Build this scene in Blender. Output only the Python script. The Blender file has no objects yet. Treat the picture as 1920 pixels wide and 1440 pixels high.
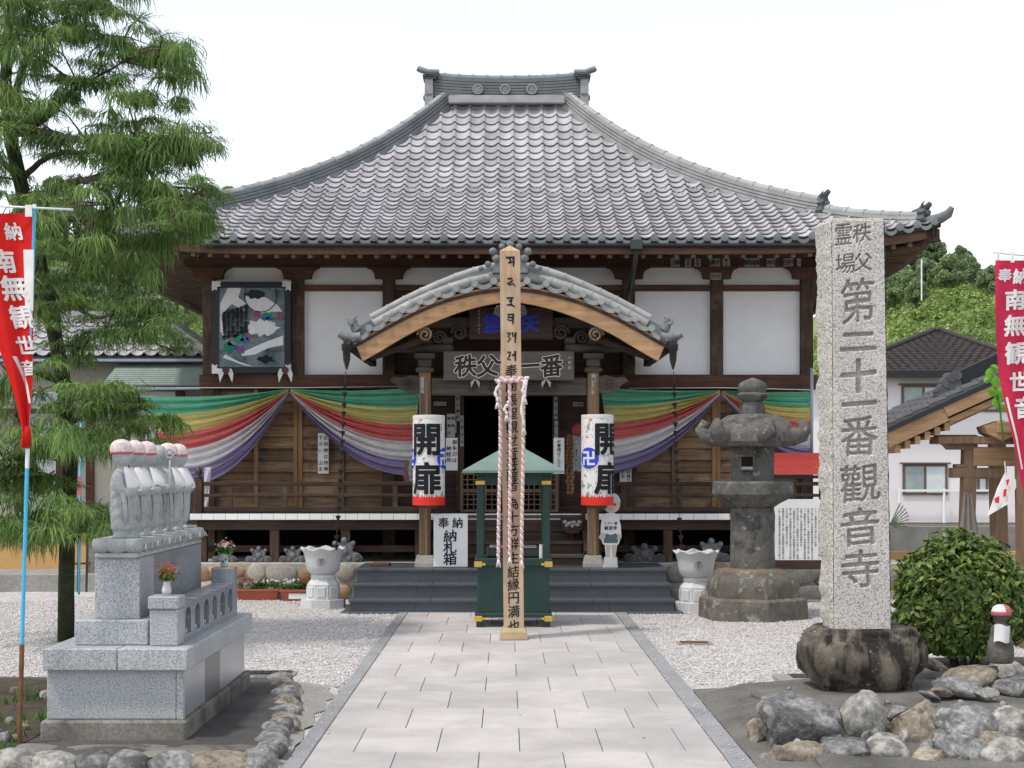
import bpy, bmesh, math, random
import numpy as np
from mathutils import Vector, Matrix, Quaternion, noise as mnoise

random.seed(7)
rng = np.random.default_rng(11)
PI = math.pi
scene = bpy.context.scene
COL = scene.collection

# ------------------------------------------------------------------ camera
F, H = 2900.0, 2.0                       # focal length in photo pixels, eye height in metres
CX, CY = 950.0, 881.0                    # vanishing point of the path in the photograph
cam = bpy.data.cameras.new('camera')
cam.sensor_width = 36.0
cam.lens = 36.0 * F / 1920.0
cam.shift_x = (960 - CX) / 1920.0
cam.shift_y = (CY - 720) / 1920.0
cam.clip_start = 0.1
cam.clip_end = 2000
camo = bpy.data.objects.new('camera', cam)
camo.location = (0, 0, H)
camo.rotation_euler = (PI / 2, 0, 0)
COL.objects.link(camo)
scene.camera = camo

# ------------------------------------------------------------------ sky and sun
SUN = Vector((-0.34, -0.26, 0.90)).normalized()
world = bpy.data.worlds.new('World')
scene.world = world
world.use_nodes = True
wn, wl = world.node_tree.nodes, world.node_tree.links
wn.clear()
sky = wn.new('ShaderNodeTexSky')
sky.sky_type = 'NISHITA'
sky.sun_disc = False
sky.sun_elevation = math.asin(SUN.z)
sky.sun_rotation = math.atan2(SUN.x, SUN.y)
sky.altitude = 200
sky.air_density = 1.0
sky.dust_density = 1.0
sky.ozone_density = 1.0
hs = wn.new('ShaderNodeHueSaturation')           # hazy white summer sky
hs.inputs['Saturation'].default_value = 0.33
hs.inputs['Value'].default_value = 1.55
bg = wn.new('ShaderNodeBackground')
bg.inputs['Strength'].default_value = 0.15
wo = wn.new('ShaderNodeOutputWorld')
wl.new(sky.outputs[0], hs.inputs['Color'])
wl.new(hs.outputs[0], bg.inputs['Color'])
wl.new(bg.outputs[0], wo.inputs['Surface'])

sl = bpy.data.lights.new('sun', 'SUN')
sl.energy = 2.05
sl.angle = math.radians(4.0)
sl.color = (1.0, 0.94, 0.86)
so = bpy.data.objects.new('sun', sl)
so.rotation_euler = SUN.to_track_quat('Z', 'Y').to_euler()
so.location = (-10, -5, 30)
COL.objects.link(so)

vs = scene.view_settings
vs.view_transform = 'Standard'
vs.look = 'None'
vs.gamma = 1.0
vs.use_curve_mapping = False
vs.exposure = 0.25
scene.cycles.max_bounces = 6
scene.cycles.diffuse_bounces = 4
scene.cycles.glossy_bounces = 2
scene.cycles.transmission_bounces = 4
scene.cycles.use_adaptive_sampling = True
scene.cycles.use_denoising = True

# ------------------------------------------------------------------ helpers
def at(px, py, d):
    """point at distance d that the photo shows at pixel (px, py)"""
    return Vector(((px - CX) * d / F, d, H - (py - CY) * d / F))
def sx(px, d): return (px - CX) * d / F
def sz(py, d): return H - (py - CY) * d / F
def gd(py, z=0.0): return (H - z) * F / (py - CY)

def lin(c):
    return tuple(((v / 255.0 + 0.055) / 1.055) ** 2.4 if v / 255.0 > 0.04045 else v / 255.0 / 12.92 for v in c)

def wloc(o):
    v = Vector((0, 0, 0))
    while o is not None:
        v += o.location
        o = o.parent
    return v

def tag(o, label=None, cat=None, group=None, kind=None):
    if label: o['label'] = label
    if cat: o['category'] = cat
    if group: o['group'] = group
    if kind: o['kind'] = kind
    return o

def empty(name, loc, label=None, cat=None, group=None, kind=None, parent=None):
    o = bpy.data.objects.new(name, None)
    o.empty_display_size = 0.1
    o.location = loc
    COL.objects.link(o)
    if parent is not None:
        o.parent = parent
    return tag(o, label, cat, group, kind)

class MB:
    """collects geometry, then links it as one mesh object"""
    def __init__(s):
        s.v, s.f, s.m = [], [], []
        s.mi = 0
    def add(s, verts, faces, mi=None):
        b = len(s.v)
        s.v.extend([tuple(p) for p in verts])
        s.f.extend([tuple(i + b for i in f) for f in faces])
        s.m.extend([s.mi if mi is None else mi] * len(faces))
        return s
    def box(s, x0, x1, y0, y1, z0, z1, b=0.0, mi=None):
        if b <= 0:
            V = [(x0,y0,z0),(x1,y0,z0),(x1,y1,z0),(x0,y1,z0),(x0,y0,z1),(x1,y0,z1),(x1,y1,z1),(x0,y1,z1)]
            Fc = [(0,3,2,1),(4,5,6,7),(0,1,5,4),(1,2,6,5),(2,3,7,6),(3,0,4,7)]
            return s.add(V, Fc, mi)
        V = []; idx = {}
        X, Y, Z = (x0, x1), (y0, y1), (z0, z1)
        for i in (0,1):
            for j in (0,1):
                for k in (0,1):
                    dx = b if i == 0 else -b; dy = b if j == 0 else -b; dz = b if k == 0 else -b
                    idx[i,j,k,'x'] = len(V); V.append((X[i], Y[j]+dy, Z[k]+dz))
                    idx[i,j,k,'y'] = len(V); V.append((X[i]+dx, Y[j], Z[k]+dz))
                    idx[i,j,k,'z'] = len(V); V.append((X[i]+dx, Y[j]+dy, Z[k]))
        g = lambda i,j,k,a: idx[i,j,k,a]
        Fc = []
        Fc += [(g(0,0,0,'x'),g(0,0,1,'x'),g(0,1,1,'x'),g(0,1,0,'x')), (g(1,0,0,'x'),g(1,1,0,'x'),g(1,1,1,'x'),g(1,0,1,'x'))]
        Fc += [(g(0,0,0,'y'),g(1,0,0,'y'),g(1,0,1,'y'),g(0,0,1,'y')), (g(0,1,0,'y'),g(0,1,1,'y'),g(1,1,1,'y'),g(1,1,0,'y'))]
        Fc += [(g(0,0,0,'z'),g(0,1,0,'z'),g(1,1,0,'z'),g(1,0,0,'z')), (g(0,0,1,'z'),g(1,0,1,'z'),g(1,1,1,'z'),g(0,1,1,'z'))]
        for i in (0,1):
            for j in (0,1):
                e = (g(i,j,0,'x'),g(i,j,1,'x'),g(i,j,1,'y'),g(i,j,0,'y'))
                Fc.append(e if (i ^ j) == 1 else e[::-1])
        for i in (0,1):
            for k in (0,1):
                e = (g(i,0,k,'x'),g(i,1,k,'x'),g(i,1,k,'z'),g(i,0,k,'z'))
                Fc.append(e if (i ^ k) == 0 else e[::-1])
        for j in (0,1):
            for k in (0,1):
                e = (g(0,j,k,'y'),g(1,j,k,'y'),g(1,j,k,'z'),g(0,j,k,'z'))
                Fc.append(e if (j ^ k) == 1 else e[::-1])
        for i in (0,1):
            for j in (0,1):
                for k in (0,1):
                    t = (g(i,j,k,'x'), g(i,j,k,'y'), g(i,j,k,'z'))
                    Fc.append(t if (i + j + k) % 2 == 0 else t[::-1])
        return s.add(V, Fc, mi)
    def bar(s, p, q, w, h, up=(0,0,1), mi=None):
        """square bar from p to q, w across, h along up"""
        p, q = Vector(p), Vector(q)
        d = (q - p).normalized(); u = Vector(up)
        r = d.cross(u)
        if r.length < 1e-6: r = d.cross(Vector((1,0,0)))
        r.normalize(); u = r.cross(d).normalized()
        V = []
        for c in (p, q):
            for a, bb in ((-1,-1),(1,-1),(1,1),(-1,1)):
                V.append(c + r * (a * w / 2) + u * (bb * h / 2))
        return s.add(V, [(3,2,1,0),(4,5,6,7),(0,1,5,4),(1,2,6,5),(2,3,7,6),(3,0,4,7)], mi)
    def tube(s, pts, rad, n=8, cap=True, mi=None, sq=1.0):
        pts = [Vector(p) for p in pts]
        if not hasattr(rad, '__len__'): rad = [rad] * len(pts)
        V = []; prev = None
        for i, p in enumerate(pts):
            t = (pts[min(i+1, len(pts)-1)] - pts[max(i-1, 0)])
            if t.length < 1e-9: t = Vector((0,0,1))
            t.normalize()
            if prev is None:
                a = Vector((0,0,1)) if abs(t.z) < 0.9 else Vector((1,0,0))
                r = t.cross(a).normalized()
            else:
                r = (prev - t * prev.dot(t))
                r = r.normalized() if r.length > 1e-6 else t.orthogonal().normalized()
            prev = r; u = t.cross(r)
            for k in range(n):
                a = 2 * PI * k / n
                V.append(p + r * (math.cos(a) * rad[i]) + u * (math.sin(a) * rad[i] * sq))
        Fc = []
        for i in range(len(pts) - 1):
            for k in range(n):
                k2 = (k + 1) % n
                Fc.append((i*n+k, i*n+k2, (i+1)*n+k2, (i+1)*n+k))
        if cap:
            Fc.append(tuple(range(n))[::-1]); Fc.append(tuple((len(pts)-1)*n + k for k in range(n)))
        return s.add(V, Fc, mi)
    def lathe(s, prof, n=24, c=(0,0,0), ex=1.0, ey=1.0, rf=None, phase=0.0, mi=None):
        """profile of (r, z); rf(theta, r, z) -> r may vary the radius"""
        V = []
        for r, z in prof:
            for k in range(n):
                a = 2 * PI * k / n + phase
                rr = rf(a, r, z) if rf else r
                V.append((c[0] + math.cos(a) * rr * ex, c[1] + math.sin(a) * rr * ey, c[2] + z))
        Fc = []
        for i in range(len(prof) - 1):
            for k in range(n):
                k2 = (k + 1) % n
                Fc.append((i*n+k, i*n+k2, (i+1)*n+k2, (i+1)*n+k))
        if prof[0][0] > 1e-5: Fc.append(tuple(range(n))[::-1])
        if prof[-1][0] > 1e-5: Fc.append(tuple((len(prof)-1)*n + k for k in range(n)))
        return s.add(V, Fc, mi)
    def prism(s, poly, y0, y1, mi=None):
        """polygon in (x, z) extruded from y0 to y1 (counter-clockwise seen from the camera)"""
        n = len(poly)
        V = [(x, y0, z) for x, z in poly] + [(x, y1, z) for x, z in poly]
        Fc = [tuple(range(n)), tuple(range(2*n-1, n-1, -1))]
        for i in range(n):
            j = (i + 1) % n
            Fc.append((i, i + n, j + n, j))
        return s.add(V, Fc, mi)
    def prism_z(s, poly, z0, z1, mi=None):
        n = len(poly)
        V = [(x, y, z0) for x, y in poly] + [(x, y, z1) for x, y in poly]
        Fc = [tuple(range(n))[::-1], tuple(range(n, 2*n))]
        for i in range(n):
            j = (i + 1) % n
            Fc.append((i, j, j + n, i + n))
        return s.add(V, Fc, mi)
    def prism_x(s, poly, x0, x1, mi=None):
        n = len(poly)
        V = [(x0, y, z) for y, z in poly] + [(x1, y, z) for y, z in poly]
        Fc = [tuple(range(n))[::-1], tuple(range(n, 2*n))]
        for i in range(n):
            j = (i + 1) % n
            Fc.append((i, j, j + n, i + n))
        return s.add(V, Fc, mi)
    def grid(s, fn, nu, nv, mi=None):
        V = [fn(i / nu, j / nv) for j in range(nv + 1) for i in range(nu + 1)]
        Fc = []
        for j in range(nv):
            for i in range(nu):
                a = j * (nu + 1) + i
                Fc.append((a, a + 1, a + nu + 2, a + nu + 1))
        return s.add(V, Fc, mi)
    def xform(s, fn):
        s.v = [tuple(fn(Vector(p))) for p in s.v]
        return s
    def merge(s, o, fn=None, mi=None):
        return s.add([fn(Vector(p)) for p in o.v] if fn else o.v, o.f, mi)
    def mesh(s, name, mats, off=Vector((0,0,0)), smooth=False):
        me = bpy.data.meshes.new(name)
        if off.length > 0:
            s.v = [(a - off.x, b - off.y, c - off.z) for a, b, c in s.v]
        me.from_pydata(s.v, [], s.f)
        if not isinstance(mats, (list, tuple)): mats = [mats]
        for m in mats: me.materials.append(m)
        if len(mats) > 1: me.polygons.foreach_set('material_index', s.m)
        if smooth is not False:
            me.polygons.foreach_set('use_smooth', [True] * len(me.polygons))
            if smooth is not True:
                me.set_sharp_from_angle(angle=math.radians(smooth))
        me.update()
        return me
    def build(s, name, mats, parent=None, smooth=False, origin=None):
        if parent is not None:
            off = wloc(parent); loc = Vector((0,0,0))
            if origin is not None:
                loc = Vector(origin) - off; off = Vector(origin)
        else:
            loc = Vector(origin) if origin is not None else Vector((0,0,0)); off = loc.copy()
        o = bpy.data.objects.new(name, s.mesh(name, mats, off, smooth))
        o.location = loc
        COL.objects.link(o)
        if parent is not None: o.parent = parent
        return o

def inst(name, me, loc, parent=None, rot=None, scale=None, quat=None):
    o = bpy.data.objects.new(name, me)
    l = Vector(loc)
    if parent is not None:
        l = l - wloc(parent); o.parent = parent
    o.location = l
    if quat is not None:
        o.rotation_mode = 'QUATERNION'; o.rotation_quaternion = quat
    elif rot is not None: o.rotation_euler = rot
    if scale is not None: o.scale = scale if hasattr(scale, '__len__') else (scale,) * 3
    COL.objects.link(o)
    return o

def copy_tree(o, parent=None):
    c = o.copy(); COL.objects.link(c)
    if parent is not None: c.parent = parent
    for ch in list(o.children): copy_tree(ch, c)
    return c

def npmesh(name, V, Fq, mats, mi=None, smooth=False):
    """fast mesh from arrays: Fq is (n,3) or (n,4)"""
    V = np.asarray(V, dtype=np.float32); Fq = np.asarray(Fq, dtype=np.int32)
    me = bpy.data.meshes.new(name)
    k = Fq.shape[1]; n = Fq.shape[0]
    me.vertices.add(len(V)); me.vertices.foreach_set('co', V.ravel())
    me.loops.add(n * k); me.loops.foreach_set('vertex_index', Fq.ravel())
    me.polygons.add(n)
    me.polygons.foreach_set('loop_start', np.arange(0, n * k, k, dtype=np.int32))
    me.polygons.foreach_set('loop_total', np.full(n, k, dtype=np.int32))
    if not isinstance(mats, (list, tuple)): mats = [mats]
    for m in mats: me.materials.append(m)
    if mi is not None: me.polygons.foreach_set('material_index', np.asarray(mi, dtype=np.int32))
    if smooth: me.polygons.foreach_set('use_smooth', np.ones(n, dtype=bool))
    me.update(calc_edges=True)
    me.validate()
    return me

def link(name, me, parent=None, loc=(0,0,0)):
    o = bpy.data.objects.new(name, me); o.location = loc
    COL.objects.link(o)
    if parent is not None: o.parent = parent
    return o

def rockmesh(name, mat, seed, dims=(1,1,1), amp=0.22, sub=3, flat=0.0, freq=1.3, ridg=0.05, facets=0):
    """a boulder: noise-displaced icosphere, half extents dims"""
    bm = bmesh.new()
    bmesh.ops.create_icosphere(bm, subdivisions=sub, radius=1.0)
    o = Vector((seed * 3.7, seed * 1.3, -seed * 2.1))
    rr_ = random.Random(seed)
    planes = []
    for _ in range(facets):
        n_ = Vector((rr_.gauss(0, 1), rr_.gauss(0, 1), rr_.gauss(0, 1))).normalized()
        planes.append((n_, rr_.uniform(0.62, 0.92)))
    for v in bm.verts:
        p = v.co.copy()
        # squarish rather than spherical
        q = Vector([math.copysign(abs(c) ** 0.8, c) for c in p])
        n = mnoise.noise(p * freq + o) * amp + mnoise.noise(p * freq * 2.7 + o) * amp * 0.4 + mnoise.noise(p * freq * 7 + o) * ridg
        for n_, h_ in planes:
            e_ = q.dot(n_) - h_
            if e_ > 0: q = q - n_ * (e_ * 0.9)
        q = q * (1 + n * (0.55 if facets else 1.0))
        v.co = Vector((q.x * dims[0], q.y * dims[1], q.z * dims[2]))
    me = bpy.data.meshes.new(name)
    bm.to_mesh(me); bm.free()
    me.materials.append(mat)
    me.polygons.foreach_set('use_smooth', [True] * len(me.polygons))
    return me

# ------------------------------------------------------------------ lettering
_gc = {}
def glyph(ch, bold=0.0):
    key = (ch, bold)
    if key in _gc: return _gc[key]
    cu = bpy.data.curves.new('g', 'FONT')
    cu.body = ch; cu.size = 1.0; cu.resolution_u = 3
    cu.offset = bold
    cu.fill_mode = 'FRONT'
    ob = bpy.data.objects.new('g', cu)
    COL.objects.link(ob)
    dg = bpy.context.evaluated_depsgraph_get()
    me = ob.evaluated_get(dg).to_mesh()
    V = np.array([v.co[:2] for v in me.vertices]) if len(me.vertices) else np.zeros((0, 2))
    P = [tuple(p.vertices) for p in me.polygons]
    ob.evaluated_get(dg).to_mesh_clear()
    bpy.data.objects.remove(ob); bpy.data.curves.remove(cu)
    if len(V):
        V = V - np.array([[(V[:,0].min() + V[:,0].max()) / 2, 0.38]])
    _gc[key] = (V, P)
    return _gc[key]

def brush(V, k=0.09, w=0.0, seed=0):
    """hand-written slant and wobble on a glyph"""
    if not len(V): return V
    V = V.copy()
    V[:,1] += V[:,0] * k
    if w:
        V[:,0] += w * np.sin(V[:,1] * 7 + seed); V[:,1] += w * np.sin(V[:,0] * 6 + seed * 2)
    return V

def glyph_mb(ch, size, fn, bold=0.0, wx=1.0, k=0.06, w=0.012, step=0.0, seed=0):
    """glyph triangles mapped by fn(x, y) -> world point; sliced when step > 0 so that it can bend"""
    V, P = glyph(ch)
    mb = MB()
    V = brush(V, k, w, seed)
    if not len(V): return mb
    V = V * size; V[:,0] *= wx
    if bold > 0:
        # thicker strokes: the glyph stamped in a ring, each stamp a hair nearer the eye
        ns = 6 if bold < 0.03 else 10
        for q in range(ns + 1):
            ox, oy = (0, 0) if q == 0 else (bold * size * math.cos(2 * PI * q / ns), bold * size * math.sin(2 * PI * q / ns))
            g = glyph_mb(ch, size, lambda a, b: Vector(fn(a + ox, b + oy)) - Vector((0, 0.0002 * q, 0)), 0.0, wx, k, w, step, seed)
            mb.merge(g)
        return mb
    if step > 0:
        bm = bmesh.new()
        bv = [bm.verts.new((x, y, 0)) for x, y in V]
        for p in P:
            try: bm.faces.new([bv[i] for i in p])
            except ValueError: pass
        x = math.floor(V[:,0].min() / step) * step
        while x < V[:,0].max():
            bmesh.ops.bisect_plane(bm, geom=bm.verts[:] + bm.edges[:] + bm.faces[:], plane_co=(x,0,0), plane_no=(1,0,0))
            x += step
        y = math.floor(V[:,1].min() / step) * step
        while y < V[:,1].max():
            bmesh.ops.bisect_plane(bm, geom=bm.verts[:] + bm.edges[:] + bm.faces[:], plane_co=(0,y,0), plane_no=(0,1,0))
            y += step
        bm.verts.index_update()
        mb.add([fn(v.co.x, v.co.y) for v in bm.verts], [[v.index for v in f.verts] for f in bm.faces])
        bm.free()
    else:
        mb.add([fn(x, y) for x, y in V], P)
    return mb

def column_text(mb, text, x, ztop, size, y, pitch=None, bold=0.02, wx=1.0, k=0.06, w=0.012, step=0):
    """vertical writing on a plane facing the camera"""
    pitch = pitch or size * 1.02
    for i, ch in enumerate(text):
        if ch == ' ': continue
        cz = ztop - pitch * (i + 0.5)
        g = glyph_mb(ch, size, lambda a, b, cz=cz: (x + a, y, cz + b), bold, wx, k, w, step, seed=i * 1.7)
        mb.merge(g)
    return mb

for _ch in 'いおこさしすちつとはへみむらりを一三上下世両中主之也二供保元内円十卍南印吉同和堂場大天奉安寺尊山峰巡帰帳年廿当御心所扉持方日書曽月木本札朱根案樹武氏満為無父物生田甲番矢礼社神秩称第箱納組経結縁置群者聖菩薩行観觀講賽起銭開霊音': glyph(_ch)      # outlines are read once, while the scene is still empty
# ------------------------------------------------------------------ materials
class NT:
    def __init__(s, name):
        s.m = bpy.data.materials.new(name); s.m.use_nodes = True
        s.n, s.l = s.m.node_tree.nodes, s.m.node_tree.links
        s.b = s.n['Principled BSDF']
        s.g = s.n.new('ShaderNodeNewGeometry')
        s.tc = s.n.new('ShaderNodeTexCoord')
        s.oi = s.n.new('ShaderNodeObjectInfo')
    def map(s, scale=(1,1,1), src='pos', rot=(0,0,0)):
        mp = s.n.new('ShaderNodeMapping'); mp.inputs['Scale'].default_value = scale
        mp.inputs['Rotation'].default_value = rot
        s.l.new(s.g.outputs['Position'] if src == 'pos' else s.tc.outputs['Object'], mp.inputs['Vector'])
        return mp.outputs[0]
    def noise(s, vec, scale, detail=4, rough=0.55, dist=0.0):
        t = s.n.new('ShaderNodeTexNoise'); s.l.new(vec, t.inputs['Vector'])
        t.inputs['Scale'].default_value = scale; t.inputs['Detail'].default_value = detail
        t.inputs['Roughness'].default_value = rough; t.inputs['Distortion'].default_value = dist
        return t.outputs['Fac']
    def vor(s, vec, scale, out='Distance', feature='F1'):
        t = s.n.new('ShaderNodeTexVoronoi'); s.l.new(vec, t.inputs['Vector'])
        t.feature = feature
        t.inputs['Scale'].default_value = scale
        return t.outputs[out]
    def ramp(s, fac, stops):
        r = s.n.new('ShaderNodeValToRGB'); s.l.new(fac, r.inputs[0])
        e = r.color_ramp.elements
        while len(e) > 1: e.remove(e[-1])
        for i, (p, c) in enumerate(stops):
            if i == 0: e[0].position = p; k = e[0]
            else: k = e.new(p)
            c = (c, c, c) if not hasattr(c, '__len__') else c
            k.color = (*c, 1)
        return r.outputs[0]
    def mix(s, fac, a, b, mode='MIX'):
        m = s.n.new('ShaderNodeMix'); m.data_type = 'RGBA'; m.blend_type = mode
        if hasattr(fac, 'is_linked'): s.l.new(fac, m.inputs[0])
        else: m.inputs[0].default_value = fac
        for i, c in ((6, a), (7, b)):
            if hasattr(c, 'is_linked'): s.l.new(c, m.inputs[i])
            else: m.inputs[i].default_value = (*c, 1)
        return m.outputs[2]
    def math(s, op, a, b=0.0):
        m = s.n.new('ShaderNodeMath'); m.operation = op
        for i, c in ((0, a), (1, b)):
            if hasattr(c, 'is_linked'): s.l.new(c, m.inputs[i])
            else: m.inputs[i].default_value = c
        return m.outputs[0]
    def color(s, c):
        if hasattr(c, 'is_linked'): s.l.new(c, s.b.inputs['Base Color'])
        else: s.b.inputs['Base Color'].default_value = (*c, 1)
        return s
    def vary(s, col, amt=0.12):
        """per-piece brightness from the object's own random number"""
        r = s.ramp(s.oi.outputs['Random'], [(0, 1 - amt), (1, 1 + amt)])
        return s.mix(1.0, col, r, 'MULTIPLY')
    def bump(s, h, strength=0.3, dist=0.01):
        b = s.n.new('ShaderNodeBump'); b.inputs['Strength'].default_value = strength
        b.inputs['Distance'].default_value = dist
        s.l.new(h, b.inputs['Height']); s.l.new(b.outputs[0], s.b.inputs['Normal'])
        return s
    def set(s, rough=0.7, spec=0.3, metal=0.0, **k):
        s.b.inputs['Roughness'].default_value = rough
        s.b.inputs['Specular IOR Level'].default_value = spec
        s.b.inputs['Metallic'].default_value = metal
        for a, v in k.items(): s.b.inputs[a].default_value = v
        return s.m

def stone(name, c1, c2, scale=3.0, fine=40.0, bump=0.35, rough=0.85, amt=0.1, dark=None, dist=0.012):
    t = NT(name); p = t.map()
    col = t.ramp(t.noise(p, scale, 6, 0.62), [(0.32, c1), (0.68, c2)])
    col = t.mix(1.0, col, t.ramp(t.noise(p, fine, 3, 0.6), [(0.3, 0.72), (0.7, 1.18)]), 'MULTIPLY')
    if dark is not None:
        col = t.mix(t.ramp(t.noise(p, scale * 0.7, 5, 0.7, 0.6), [(0.5, 0.0), (0.62, 0.85)]), col, dark)
    t.color(t.vary(col, amt))
    t.bump(t.noise(p, fine * 0.6, 6, 0.65), bump, dist)
    return t.set(rough, 0.25)

def granite(name, base, spk=70.0, dark=0.45, light=1.25, rough=0.6, spec=0.35, bump=0.1):
    t = NT(name); p = t.map()
    n1 = t.ramp(t.noise(p, spk, 2, 0.5), [(0.36, dark), (0.45, 0.9), (0.56, 1.0), (0.66, light)])
    col = t.mix(1.0, base, n1, 'MULTIPLY')
    col = t.mix(1.0, col, t.ramp(t.noise(p, 1.7, 4, 0.6), [(0.3, 0.84), (0.7, 1.1)]), 'MULTIPLY')
    t.color(t.vary(col, 0.05))
    t.bump(t.noise(p, spk * 0.8, 3), bump, 0.004)
    return t.set(rough, spec)

def wood(name, c1, c2, axis='x', grain=30.0, rough=0.75, amt=0.15, bump=0.25, wear=None):
    t = NT(name)
    sc = {'x': (0.06, 1, 1), 'y': (1, 0.06, 1), 'z': (1, 1, 0.06)}[axis]
    p = t.map(sc)
    g = t.noise(p, grain, 5, 0.65, 0.3)
    col = t.ramp(g, [(0.3, c1), (0.7, c2)])
    col = t.mix(1.0, col, t.ramp(t.noise(t.map(), 1.6, 4, 0.6), [(0.3, 0.75), (0.7, 1.15)]), 'MULTIPLY')
    if wear is not None:
        col = t.mix(t.ramp(t.noise(t.map(), 2.4, 5, 0.7), [(0.52, 0.0), (0.66, 0.7)]), col, wear)
    t.color(t.vary(col, amt))
    t.bump(g, bump, 0.006)
    return t.set(rough, 0.25)

def plain(name, c, rough=0.6, spec=0.3, metal=0.0, var=0.1, scale=6.0, bump=0.0, amt=0.0, bscale=60.0):
    t = NT(name); p = t.map()
    col = t.mix(1.0, c, t.ramp(t.noise(p, scale, 5, 0.6), [(0.3, 1 - var), (0.7, 1 + var)]), 'MULTIPLY')
    if amt: col = t.vary(col, amt)
    t.color(col)
    if bump: t.bump(t.noise(p, bscale, 4), bump, 0.004)
    return t.set(rough, spec, metal)

def cloth(name, c, trans=0.25):
    t = NT(name); p = t.map()
    col = t.mix(1.0, c, t.ramp(t.noise(p, 5.0, 4, 0.6), [(0.3, 0.88), (0.7, 1.08)]), 'MULTIPLY')
    t.color(col)
    t.bump(t.noise(p, 300, 2), 0.05, 0.001)
    m = t.set(0.9, 0.1)
    if trans:
        tr = t.n.new('ShaderNodeBsdfTranslucent'); t.l.new(col, tr.inputs['Color'])
        mx = t.n.new('ShaderNodeMixShader'); mx.inputs[0].default_value = trans
        out = t.n['Material Output']
        t.l.new(t.b.outputs[0], mx.inputs[1]); t.l.new(tr.outputs[0], mx.inputs[2]); t.l.new(mx.outputs[0], out.inputs['Surface'])
    return m

def leaf(name, c1, c2, scale=1.5, trans=0.35, rough=0.6, spec=0.25, c3=None, isl=True):
    t = NT(name); p = t.map()
    col = t.ramp(t.noise(p, scale, 4, 0.6), [(0.35, c1), (0.65, c2)])
    if isl:
        r = t.g.outputs['Random Per Island']
        col = t.mix(1.0, col, t.ramp(r, [(0, 0.6), (1, 1.35)]), 'MULTIPLY')
        if c3 is not None:
            col = t.mix(t.ramp(r, [(0.86, 0.0), (0.93, 0.8)]), col, c3)
    t.color(col)
    m = t.set(rough, spec)
    tr = t.n.new('ShaderNodeBsdfTranslucent'); t.l.new(col, tr.inputs['Color'])
    mx = t.n.new('ShaderNodeMixShader'); mx.inputs[0].default_value = trans
    out = t.n['Material Output']
    t.l.new(t.b.outputs[0], mx.inputs[1]); t.l.new(tr.outputs[0], mx.inputs[2]); t.l.new(mx.outputs[0], out.inputs['Surface'])
    return m

K = {}
# ground
t = NT('gravel'); p = t.map()
vc = t.vor(p, 38.0, 'Color')
sep = t.n.new('ShaderNodeSeparateColor'); t.l.new(vc, sep.inputs[0])
col = t.ramp(sep.outputs[0], [(0, (0.30, 0.285, 0.275)), (0.25, (0.52, 0.495, 0.48)), (1, (0.70, 0.67, 0.655))])
col = t.mix(1.0, col, t.ramp(t.noise(p, 0.9, 5, 0.6), [(0.3, 0.82), (0.7, 1.08)]), 'MULTIPLY')
t.color(col); t.bump(t.vor(p, 38.0), 0.9, 0.02)
K['gravel'] = t.set(0.9, 0.2)
t = NT('gravel_chip'); p = t.map()
r = t.g.outputs['Random Per Island']
t.color(t.ramp(r, [(0, (0.36, 0.33, 0.31)), (0.2, (0.50, 0.463, 0.44)), (0.6, (0.59, 0.552, 0.53)), (1, (0.68, 0.642, 0.62))]))
K['chip'] = t.set(0.85, 0.25)
K['earth'] = stone('earth', (0.035, 0.027, 0.02), (0.09, 0.072, 0.05), 4, 50, 0.8, 0.95)
K['far_ground'] = stone('far_ground', (0.10, 0.10, 0.08), (0.16, 0.15, 0.12), 0.5, 8, 0.3, 0.95)
t = NT('paver'); p = t.map()
col = t.mix(1.0, (0.475, 0.443, 0.422), t.ramp(t.noise(p, 120, 2), [(0.3, 0.84), (0.7, 1.12)]), 'MULTIPLY')
col = t.mix(1.0, col, t.ramp(t.noise(p, 1.1, 5, 0.65, 0.4), [(0.34, 0.84), (0.62, 1.08)]), 'MULTIPLY')
col = t.mix(t.ramp(t.noise(p, 0.5, 6, 0.7, 0.8), [(0.50, 0.0), (0.66, 0.55)]), col, (0.33, 0.32, 0.315))
t.color(t.vary(col, 0.08)); t.bump(t.noise(p, 90, 4), 0.15, 0.004)
K['paver'] = t.set(0.75, 0.3)
K['joint'] = plain('joint', (0.19, 0.185, 0.18), 0.9)
K['kerb'] = granite('kerb', (0.29, 0.29, 0.295), 90, 0.75, 1.2, 0.7)
K['step'] = granite('step', (0.068, 0.078, 0.090), 80, 0.8, 1.35, 0.42, 0.45)
K['concrete'] = stone('concrete', (0.24, 0.23, 0.21), (0.36, 0.345, 0.315), 1.6, 45, 0.3, 0.9, 0.05)
K['concrete_dirty'] = stone('concrete_dirty', (0.13, 0.12, 0.10), (0.27, 0.255, 0.225), 2.2, 45, 0.4, 0.9, 0.05, dark=(0.06, 0.055, 0.05))
K['asphalt'] = stone('asphalt', (0.055, 0.052, 0.05), (0.11, 0.105, 0.098), 1.2, 55, 0.4, 0.92, 0.03)
K['bed_cement'] = stone('bed_cement', (0.085, 0.08, 0.072), (0.19, 0.18, 0.16), 1.4, 45, 0.5, 0.92, 0.02)
K['mortar'] = stone('mortar', (0.30, 0.285, 0.25), (0.44, 0.42, 0.38), 1.5, 40, 0.35, 0.9, 0.04)
for i, (a, b) in enumerate([((0.30, 0.19, 0.10), (0.42, 0.30, 0.19)), ((0.24, 0.22, 0.19), (0.36, 0.33, 0.29)), ((0.22, 0.13, 0.08), (0.34, 0.22, 0.13)),
                            ((0.35, 0.31, 0.24), (0.46, 0.42, 0.35)), ((0.18, 0.17, 0.16), (0.28, 0.27, 0.25))]):
    K['fstone%d' % i] = stone('foundation_stone_%d' % i, a, b, 4, 35, 0.35, 0.85, 0.15)
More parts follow.
